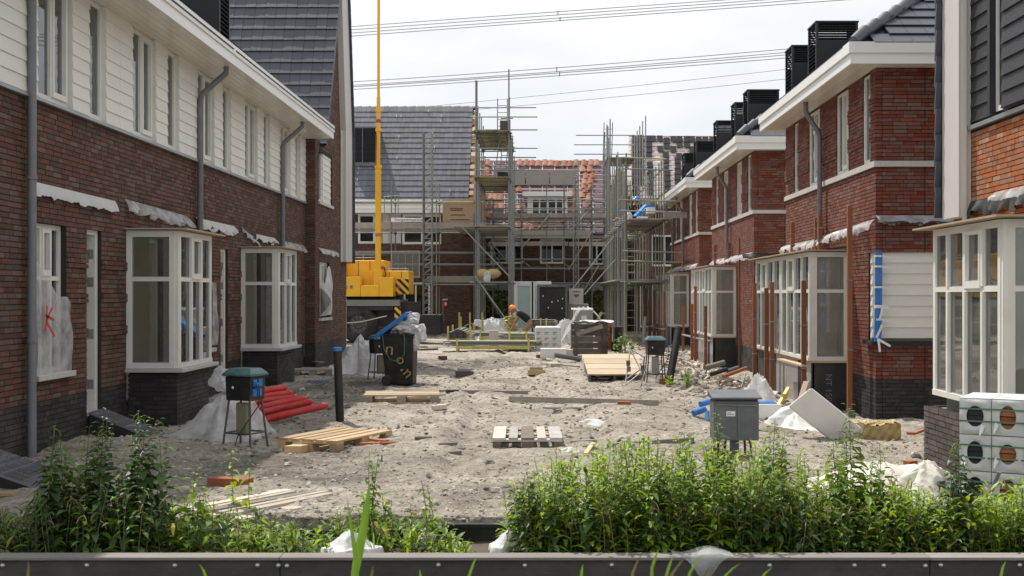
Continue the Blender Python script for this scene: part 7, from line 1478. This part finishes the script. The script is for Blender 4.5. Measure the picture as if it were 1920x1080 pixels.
    h = part('helmet', q, M[helmet], t, True); h.location = head+up_*.035; h.rotation_mode = 'QUATERNION'; zq = Vector((0, 0, 1)).rotation_difference(up_); h.rotation_quaternion = zq
    return t
Y1 = 43.1
person('construction worker in an orange helmet and tan trousers bending over the tube racks', (X(988, Y1), Y1, 0), 180, dict(head=(.48, 0, 1.22), neck=(.36, 0, 1.17), chest=(.24, 0, 1.08), hip=(-.12, 0, .78), face=(.75, 0, -.66), crown=(.72, 0, .68),
    shl=(.28, .19, 1.08), shr=(.28, -.19, 1.08), ell=(.40, .24, .82), elr=(.36, -.23, .82), wrl=(.52, .16, .60), wrr=(.48, -.14, .60), hal=(.57, .13, .50), har=(.53, -.11, .50), lgl=(-.10, .10, .72), lgr=(-.10, -.10, .72), knl=(.12, .14, .45), knr=(.06, -.13, .45), anl=(-.06, .14, .09), anr=(-.12, -.13, .09), toe=(1, 0, 0)), 'helmet_o', 'shirt', 'trousers')
Y2 = 46.2
person('construction worker in a blue helmet kneeling on the upper scaffold deck', (X(1187, Y2), Y2, 4.44), -6, dict(head=(.10, 0, .92), neck=(.07, 0, .80), chest=(.03, 0, .66), hip=(-.10, 0, .30), face=(.8, 0, -.55), crown=(.5, 0, .86),
    shl=(.05, .19, .68), shr=(.05, -.19, .68), ell=(.22, .22, .47), elr=(.24, -.22, .47), wrl=(.44, .12, .42), wrr=(.46, -.12, .42), hal=(.54, .09, .40), har=(.56, -.09, .40), lgl=(-.06, .10, .26), lgr=(-.06, -.10, .26), knl=(.28, .14, .12), knr=(.28, -.14, .12), anl=(-.14, .14, .07), anr=(-.14, -.14, .07), toe=(-1, 0, 0)), 'helmet_b', 'shirt', 'navy')
Yd = 45.2
q = MB(); crumple(q, (X(1176, Yd), Yd, 4.62), .20, .18, .26, 12, 2, .35); solo('white_bag', q, M['bag'], 'white bag standing on the upper scaffold deck beside the kneeling worker', 'bag', (X(1176, Yd), Yd, 4.45))
q = MB(); q.box(X(1194, Yd), Yd-.2, 4.452, X(1214, Yd), Yd+.2, 4.68); solo('foam_box', q, M['foam'], 'white foam box at the edge of the upper scaffold deck', 'box', (X(1204, Yd), Yd, 4.452), bevel=.01)
q = MB(); q.beam((X(1190, Yd), Yd, 4.70), (X(1212, Yd), Yd+.3, 5.15), .18, .05); q.beam((X(1196, Yd), Yd, 4.69), (X(1214, Yd), Yd+.4, 5.0), .10, .10); solo('insulation_roll', q, M['helmet_b'], 'pale blue strip of insulation slanting beside the kneeling worker', 'insulation', (X(1200, Yd), Yd, 4.7))
bk_ = thing('tub', 'white tub with a blue rim hung at the scaffold corner', 'tub', (X(1220, 44.5), 44.5, 4.8)); q = MB(); q.box(X(1213, 44.5), 44.4, 4.78, X(1228, 44.5), 44.8, 5.0); part('shell', q, M['foam'], bk_, bevel=.02); q = MB(); q.box(X(1212, 44.5), 44.38, 5.001, X(1229, 44.5), 44.82, 5.07); part('rim', q, M['blue'], bk_, bevel=.01)
q = MB(); q.box(X(1157, 47), 47, 4.95, X(1168, 47), 47.2, 5.2); solo('jerrycan', q, M['blue'], 'blue jerrycan on the ladder of the upper scaffold deck', 'can', (X(1162, 47), 47, 4.95), bevel=.03)
q = MB(); rn = random.Random(3)
for _ in range(26): q.rock((X(rn.uniform(1152, 1168), 45), 44.9+rn.random()*.4, 4.5+rn.random()*.12), rn.uniform(.05, .1))
o = solo('rubble', q, M['rubble'], 'small heap of rubble on the upper scaffold deck', 'rubble', (X(1160, 45), 45, 4.45)); o['kind'] = 'stuff'
# ------------------------------------------------------------------ weeds
def leaf(mb, p, d, L_, w, droop, rnd, fold=.25):
    d = d.normalized(); s = d.cross(Vector((0, 0, 1))); s = s.normalized() if s.length > .05 else Vector((1, 0, 0)); u = s.cross(d)
    m1 = p+d*L_*.42+Vector((0, 0, -droop*.18*L_)); tip = p+d*L_*(1-.25*droop)+Vector((0, 0, -droop*.75*L_)); e_ = w/2
    a = m1+s*e_+u*e_*fold; b = m1-s*e_+u*e_*fold; m0 = p+d*L_*.14
    mb.add([p, m0+s*e_*.6+u*e_*fold*.6, a, tip, b, m0-s*e_*.6+u*e_*fold*.6, m1, (m1+tip)/2+s*e_*.62+Vector((0, 0, .03*L_)), (m1+tip)/2-s*e_*.62+Vector((0, 0, .03*L_))], [(0, 1, 2, 6), (6, 2, 7, 3), (0, 6, 4, 5), (6, 3, 8, 4)], rnd)
def plant(lv, st, fl, x, y, z, h, kind, rn, lean=.28, big=1):
    if kind == 'grass':
        for _ in range(5):
            a = rn.uniform(0, 6.28); hh = h*rn.uniform(.6, 1.1); d = Vector((math.cos(a), math.sin(a), 0)); w_ = rn.uniform(.004, .009); s = d.cross(Vector((0, 0, 1)))*w_; P = [Vector((x, y, z))+d*hh*.5*t*t+Vector((0, 0, hh*(t-.25*t*t*t))) for t in (0, .35, .7, 1)]
            lv.add([P[0]-s, P[0]+s, P[1]-s, P[1]+s, P[2]-s*.7, P[2]+s*.7, P[3]], [(0, 1, 3, 2), (2, 3, 5, 4), (4, 5, 6)], rn.random())
        return
    a = rn.uniform(0, 6.28); top = Vector((x+math.cos(a)*h*lean*rn.random(), y+math.sin(a)*h*lean*rn.random(), z+h)); base = Vector((x, y, z)); mid = (base+top)/2+Vector((rn.gauss(0, .02), rn.gauss(0, .02), 0))*h*2
    P = [base*(1-t)**2+mid*(2*t*(1-t))+top*t*t for t in np.linspace(0, 1, 6)]
    st.path(P, .0045 if h > .3 else .003, 4, r2=.0018, caps=False, rnd=rn.random())
    step = {'nettle': .046 if big == 1 else .034, 'willow': .030, 'dock': .030}[kind]; n = max(4, int(h/step)); az = rn.uniform(0, 6.28); cr = rn.uniform(.15, .85)
    for i in range(n):
        t = (i+.6)/n
        if t < .12: continue
        p = base*(1-t)**2+mid*(2*t*(1-t))+top*t*t
        if kind == 'nettle':
            az += math.pi/2+rn.gauss(0, .15); L_ = (.115 if t < .6 else .115*(1-.75*(t-.6)/.4))*rn.uniform(.75, 1.2)*min(1.15, .55+h)*big
            for s in (0, math.pi):
                d = Vector((math.cos(az+s), math.sin(az+s), .15+.4*t)); leaf(lv, p+d*.02, d, L_, L_*.40, .9-.35*t+rn.gauss(0, .12), min(1, max(0, cr+rn.gauss(0, .18))))
            if t > .55 and fl is not None and rn.random() < .3:
                for s in range(2): d = Vector((math.cos(az+s*2), math.sin(az+s*2), -.5)); fl.path([p, p+d*.03, p+d*.05+Vector((0, 0, -.03))], .004, 3, r2=.002, caps=False)
        elif kind == 'willow':
            az += 2.4+rn.gauss(0, .3); L_ = (.175*(1-.45*t))*rn.uniform(.6, 1.3); d = Vector((math.cos(az), math.sin(az), .55+.5*t)); leaf(lv, p, d, L_, L_*.27, .5+rn.gauss(0, .2), min(1, max(0, cr+rn.gauss(0, .2))))
            if rn.random() < .35: d = Vector((math.cos(az+2), math.sin(az+2), .5)); leaf(lv, p+d*.05, d, L_*.8, L_*.22, .6, min(1, max(0, cr+rn.gauss(0, .2))))
        else:
            az += 2.4; L_ = (.13*(1-.75*t)+.02)*rn.uniform(.7, 1.3); d = Vector((math.cos(az), math.sin(az), .3)); leaf(lv, p, d, L_, L_*.42, .8, min(1, max(0, cr+rn.gauss(0, .2))))
    if kind == 'willow' and fl is not None and rn.random() < .16:
        p = top; d = Vector((rn.gauss(0, .3), rn.gauss(0, .3), 1)).normalized(); fl.path([p, p+d*.025, p+d*.05], .006, 5, r2=.003)
SOIL = -.13
def weed_bed(label, x0, x1, topf, dens, kinds, mats, y0=8.22, y1=9.15, seed=1, soilz=SOIL, inc=1.0):
    rn = random.Random(seed); LV = {k: MB() for k in dict.fromkeys(mats)}; st = MB(); fl = MB()
    for _ in range(int((x1-x0)*(y1-y0)*dens)):
        x = rn.uniform(x0, x1); y = rn.uniform(y0, y1); px = VX+x*F/y; zb_ = soilz if soilz > -9 else gz(x, y); zt = Z(topf(px), y); h = (zt-zb_)*(.38+.72*rn.random()**.75)*inc
        if h < .05: continue
        plant(LV[rn.choice(mats)], st, fl, x, y, zb_, h, rn.choice(kinds), rn)
    dr = MB()
    for _ in range(int((x1-x0)*(y1-y0)*dens*.06)):
        x = rn.uniform(x0, x1); y = rn.uniform(y0, y1); px = VX+x*F/y; zb_ = soilz if soilz > -9 else gz(x, y); h = max(.05, Z(topf(px), y)-zb_)*rn.uniform(.5, 1.08); a = rn.uniform(0, 6.28); l = h*rn.uniform(.1, .6)
        p0 = Vector((x, y, zb_)); p1 = p0+Vector((math.cos(a)*l*.4, math.sin(a)*l*.4, h*.7)); p2 = p0+Vector((math.cos(a)*l, math.sin(a)*l, h)); dr.path([p0, p1, p2], .003, 4, r2=.0012, caps=False)
        for k in range(4): dr.path([p1*(1-k/4)+p2*k/4, p1*(1-k/4)+p2*k/4+Vector((rn.gauss(0, .03), rn.gauss(0, .03), .02))], .0035, 3, r2=.001, caps=False)
    yl = MB()
    for _ in range(int((x1-x0)*(y1-y0)*dens*.25)):
        x = rn.uniform(x0, x1); y = rn.uniform(y0, y1); px = VX+x*F/y; zb_ = soilz if soilz > -9 else gz(x, y); h = max(.05, Z(topf(px), y)-zb_)*rn.uniform(.05, .7); a = rn.uniform(0, 6.28); leaf(yl, Vector((x, y, zb_+h)), Vector((math.cos(a), math.sin(a), -.2)), rn.uniform(.05, .11), .03, .9, rn.random())
    root = thing('weed_bed', label, 'weeds', ((x0+x1)/2, (y0+y1)/2, SOIL)); root['kind'] = 'stuff'
    for k in dict.fromkeys(mats):
        if LV[k].v: o = part('leaves', LV[k], M[k], root); o['kind'] = 'stuff'
    if dr.v: o = part('dry_stalks', dr, M['dry'], root); o['kind'] = 'stuff'
    if yl.v: o = part('yellow_leaves', yl, M['leaf_yellow'], root); o['kind'] = 'stuff'
    o = part('stems', st, M['stem'], root); o['kind'] = 'stuff'
    if fl.v: o = part('flowers', fl, M['flower'], root); o['kind'] = 'stuff'
def interp(pts):
    xs, ys = zip(*pts); return lambda p: float(np.interp(p, xs, ys))
weed_bed('thick bright green weeds along the right half of the beam', X(955, 8.7), X(1960, 8.7), interp([(940, 1010), (965, 930), (1000, 900), (1040, 868), (1120, 846), (1200, 840), (1280, 834), (1350, 842), (1420, 846), (1500, 866), (1560, 892), (1640, 905), (1700, 918), (1760, 930), (1830, 935), (1900, 915), (1960, 905)]), 185, ['willow'], ['leaf_lime', 'leaf_lime', 'leaf_lime', 'leaf'], seed=3)
weed_bed('dark green weeds at the foot of the right hand thicket', X(965, 8.4), X(1960, 8.4), interp([(940, 1010), (970, 960), (1040, 930), (1300, 925), (1960, 950)]), 190, ['nettle', 'willow', 'willow'], ['leaf_dark', 'leaf'], y0=8.18, y1=8.55, seed=4)
weed_bed('dark green nettle thicket at the left end of the beam', X(-60, 8.7), X(330, 8.7), interp([(-60, 955), (40, 950), (80, 915), (120, 895), (240, 900), (300, 930), (335, 970)]), 120, ['nettle', 'nettle', 'willow'], ['leaf_dark', 'leaf_dark', 'leaf'], seed=5)
weed_bed('low loose weeds before the broken pallet', X(320, 8.7), X(600, 8.7), interp([(320, 930), (360, 930), (430, 955), (520, 972), (590, 985), (605, 1010)]), 125, ['willow', 'nettle', 'dock', 'grass'], ['leaf', 'leaf', 'leaf_dark', 'leaf_lime'], seed=6)
weed_bed('low leafy weeds in the middle behind the tall reed blade', X(595, 8.7), X(875, 8.7), interp([(595, 1000), (640, 955), (700, 935), (760, 950), (800, 965), (850, 985), (880, 1012)]), 125, ['dock', 'willow', 'grass', 'willow'], ['leaf', 'leaf_lime', 'leaf'], seed=7)
weed_bed('scattered thin weeds on the sand behind the right hand thicket', 1.0, 3.6, interp([(1100, 850), (1600, 872), (1900, 905)]), 22, ['willow', 'dock'], ['leaf_lime', 'leaf'], y0=9.3, y1=11.2, seed=8, soilz=-99, inc=.4)
def tall(kind, name, lab, cat, px, Yp, py, mk, seed, grp, z0=SOIL, lean=.08, extra=0):
    rn = random.Random(seed); x = X(px, Yp); t = thing(name, lab, cat, (x, Yp, z0), group=grp); lv, st, fl = MB(), MB(), MB(); h = Z(py, Yp)-z0
    plant(lv, st, fl, x, Yp, z0, h, kind, rn, lean, 1.35)
    for k in range(extra): plant(lv, st, fl, x+rn.gauss(0, .02), Yp+rn.gauss(0, .02), z0, h*rn.uniform(.7, .97), kind, rn, .12, 1.35)
    part('leaves', lv, M[mk], t); part('stem', st, M['stem'], t)
    if fl.v: o = part('flowers', fl, M['leaf_lime' if kind != 'willow' else 'flower'], t); o['kind'] = 'stuff'
G_ = 'tall nettles rising from the weeds'
for k, (px, py, Yp, lab) in enumerate(((93, 792, 8.5, 'tall dark nettle, leftmost of those at the left end of the beam'), (118, 808, 8.7, 'nettle with a pale top just right of the leftmost tall nettle'), (160, 800, 8.8, 'slim nettle between the leftmost tall nettle and the tallest one'), (186, 765, 8.6, 'tallest nettle of the left group, before the metal ramp'), (236, 820, 8.9, 'thin pale nettle between the two right hand tall nettles of the left group'), (258, 770, 8.55, 'tall leaning nettle with bunched dark leaves before the dark bay base'), (299, 785, 8.6, 'tall nettle at the right edge of the left group'), (362, 880, 8.6, 'medium nettle left of the orange curb piece'))): tall('nettle', 'nettle_plant', lab, 'nettle', px, Yp, py, 'leaf_dark' if k in (0, 3, 5, 6) else 'leaf', 100+k, G_, extra=2 if k in (0, 3, 5) else 1)
for k, (px, py, Yp, lab) in enumerate(((985, 880, 8.35, 'dark drooping nettle at the left edge of the right hand thicket'), (1048, 905, 8.3, 'dark nettle rising before the right hand thicket, second from its left edge'), (1110, 915, 8.28, 'dark nettle third from the left edge of the right hand thicket'), (1221, 838, 8.3, 'tall dark nettle spike standing out of the bright thicket'), (1345, 777, 8.8, 'tall nettle rising before the left side of the grey cabinet'), (1467, 786, 8.9, 'tall nettle rising right of the grey cabinet'), (1583, 758, 8.7, 'tallest nettle of the right hand thicket, before the tilted foam block'), (1574, 820, 8.5, 'nettle standing close to the tallest one before the wool block'), (1652, 832, 8.7, 'nettle rising before the white sheet'), (1635, 862, 8.5, 'nettle before the golden wool block and white sheet'), (1803, 828, 8.6, 'tall dark nettle rising before the black bucket'), (1790, 880, 8.4, 'lower dark nettle beside the tall one before the bucket'))): tall('nettle', 'nettle_plant', lab, 'nettle', px, Yp, py, 'leaf_dark' if k in (0, 1, 2, 3, 10, 11) else 'leaf', 200+k, G_, extra=2 if k in (0, 1, 3, 10) else 1)
tall('dock', 'dock_plant', 'tall leafy dock stem rising behind the tall reed blade', 'weed', 697, 8.6, 846, 'leaf', 300, 'single weeds on the sand', extra=2)
for k, (px, py, Yp, lab, mk) in enumerate(((438, 842, 9.6, 'thin weed with few pale leaves beside the broken pallet', 'leaf_lime'), (470, 860, 9.4, 'thin weed standing over the middle of the broken pallet', 'leaf_lime'), (800, 900, 8.8, 'thin stalk rising from the low weeds beside the edging board', 'leaf'), (822, 915, 8.9, 'pale stalk right of the thin one beside the edging board', 'leaf_lime'))): tall('dock', 'weed_stalk', lab, 'weed', px, Yp, py, mk, 310+k, 'single weeds on the sand', z0=0 if Yp > 9.2 else SOIL, lean=.2)
for k, (px, py, Yp, lab) in enumerate(((1288, 690, 22.5, 'small weed tuft beside the cable loop'), (1255, 705, 23, 'small weed tuft beside the leaning black pipe'))): tall('willow', 'weed_tuft', lab, 'weed', px, Yp, py, 'leaf_lime', 330+k, 'single weeds on the sand', z0=gz(X(px, Yp), Yp), extra=5)
# reeds on the near bank
def reed(lab, pts, Yp, w, seed, m='reed', grp='reed blades on the near bank'):
    """pts: tip to lowest visible point; the blade is carried on down to the bank"""
    P = [Vector((X(px, Yp), Yp+.02*i, Z(py, Yp))) for i, (px, py) in enumerate(pts)]; d = (P[-1]-P[-2]); b = Vector((P[-1].x+d.x*.8, Yp, -.65)); P.append((P[-1]*2+b)/3); P.append(b)
    ws = np.interp(np.linspace(0, 1, len(P)), [0, .15, .45, 1], [.04, .55, 1, .45])*w; q = MB(); vs = []
    for p, ww in zip(P, ws): vs += [p+Vector((-ww/2, 0, 0)), p+Vector((0, .15*ww, 0)), p+Vector((ww/2, -.1*ww, 0))]
    q.add(vs, [(i*3+k, i*3+k+1, i*3+k+4, i*3+k+3) for i in range(len(P)-1) for k in (0, 1)], .5, True); o = solo('reed_blade', q, M[m], lab, 'reed', (b.x, b.y, b.z), grp)
reed('broad bright reed blade in the middle foreground', [(693, 905), (686, 950), (676, 1000), (665, 1045), (655, 1090)], 2.62, .023, 1)
reed('thin blurred reed blade just left of the broad one', [(651, 935), (655, 985), (658, 1030), (660, 1085)], 2.5, .010, 2)
for k, (px, py, dx, lab) in enumerate(((700, 1058, -12, 'short reed tip right of the broad blade'), (787, 1068, -3, 'tiny reed tip between the broad blade and the leaning tip'), (893, 1045, -16, 'leaning reed tip below the edging board'), (52, 1050, -18, 'pale reed tip in the lower left corner'), (374, 1058, 3, 'thin reed tip under the broken pallet'), (1093, 1058, -3, 'thin reed tip below the left part of the thicket'), (1203, 1040, -14, 'reed tip left of the grass tuft at the lower right'), (1236, 1030, -10, 'tallest blade at the left of the lower right grass tuft'), (1262, 1045, -8, 'blade in the middle of the lower right grass tuft'), (1290, 1042, -26, 'leaning blade in the lower right grass tuft'), (1318, 1040, -20, 'right blade of the lower right grass tuft'), (1390, 1055, -34, 'long leaning blade right of the hanging plastic scrap'), (1330, 1062, -6, 'short blade below the hanging plastic scrap'), (1450, 1062, -24, 'last leaning blade right of the hanging plastic scrap'), (1886, 1052, 6, 'lone reed tip in the lower right corner'))): reed(lab, [(px, py), (px+dx*.4, py+16), (px+dx, py+45)], 2.0+.05*(k % 4), .006, 10+k, 'reed' if k % 3 else 'dry')
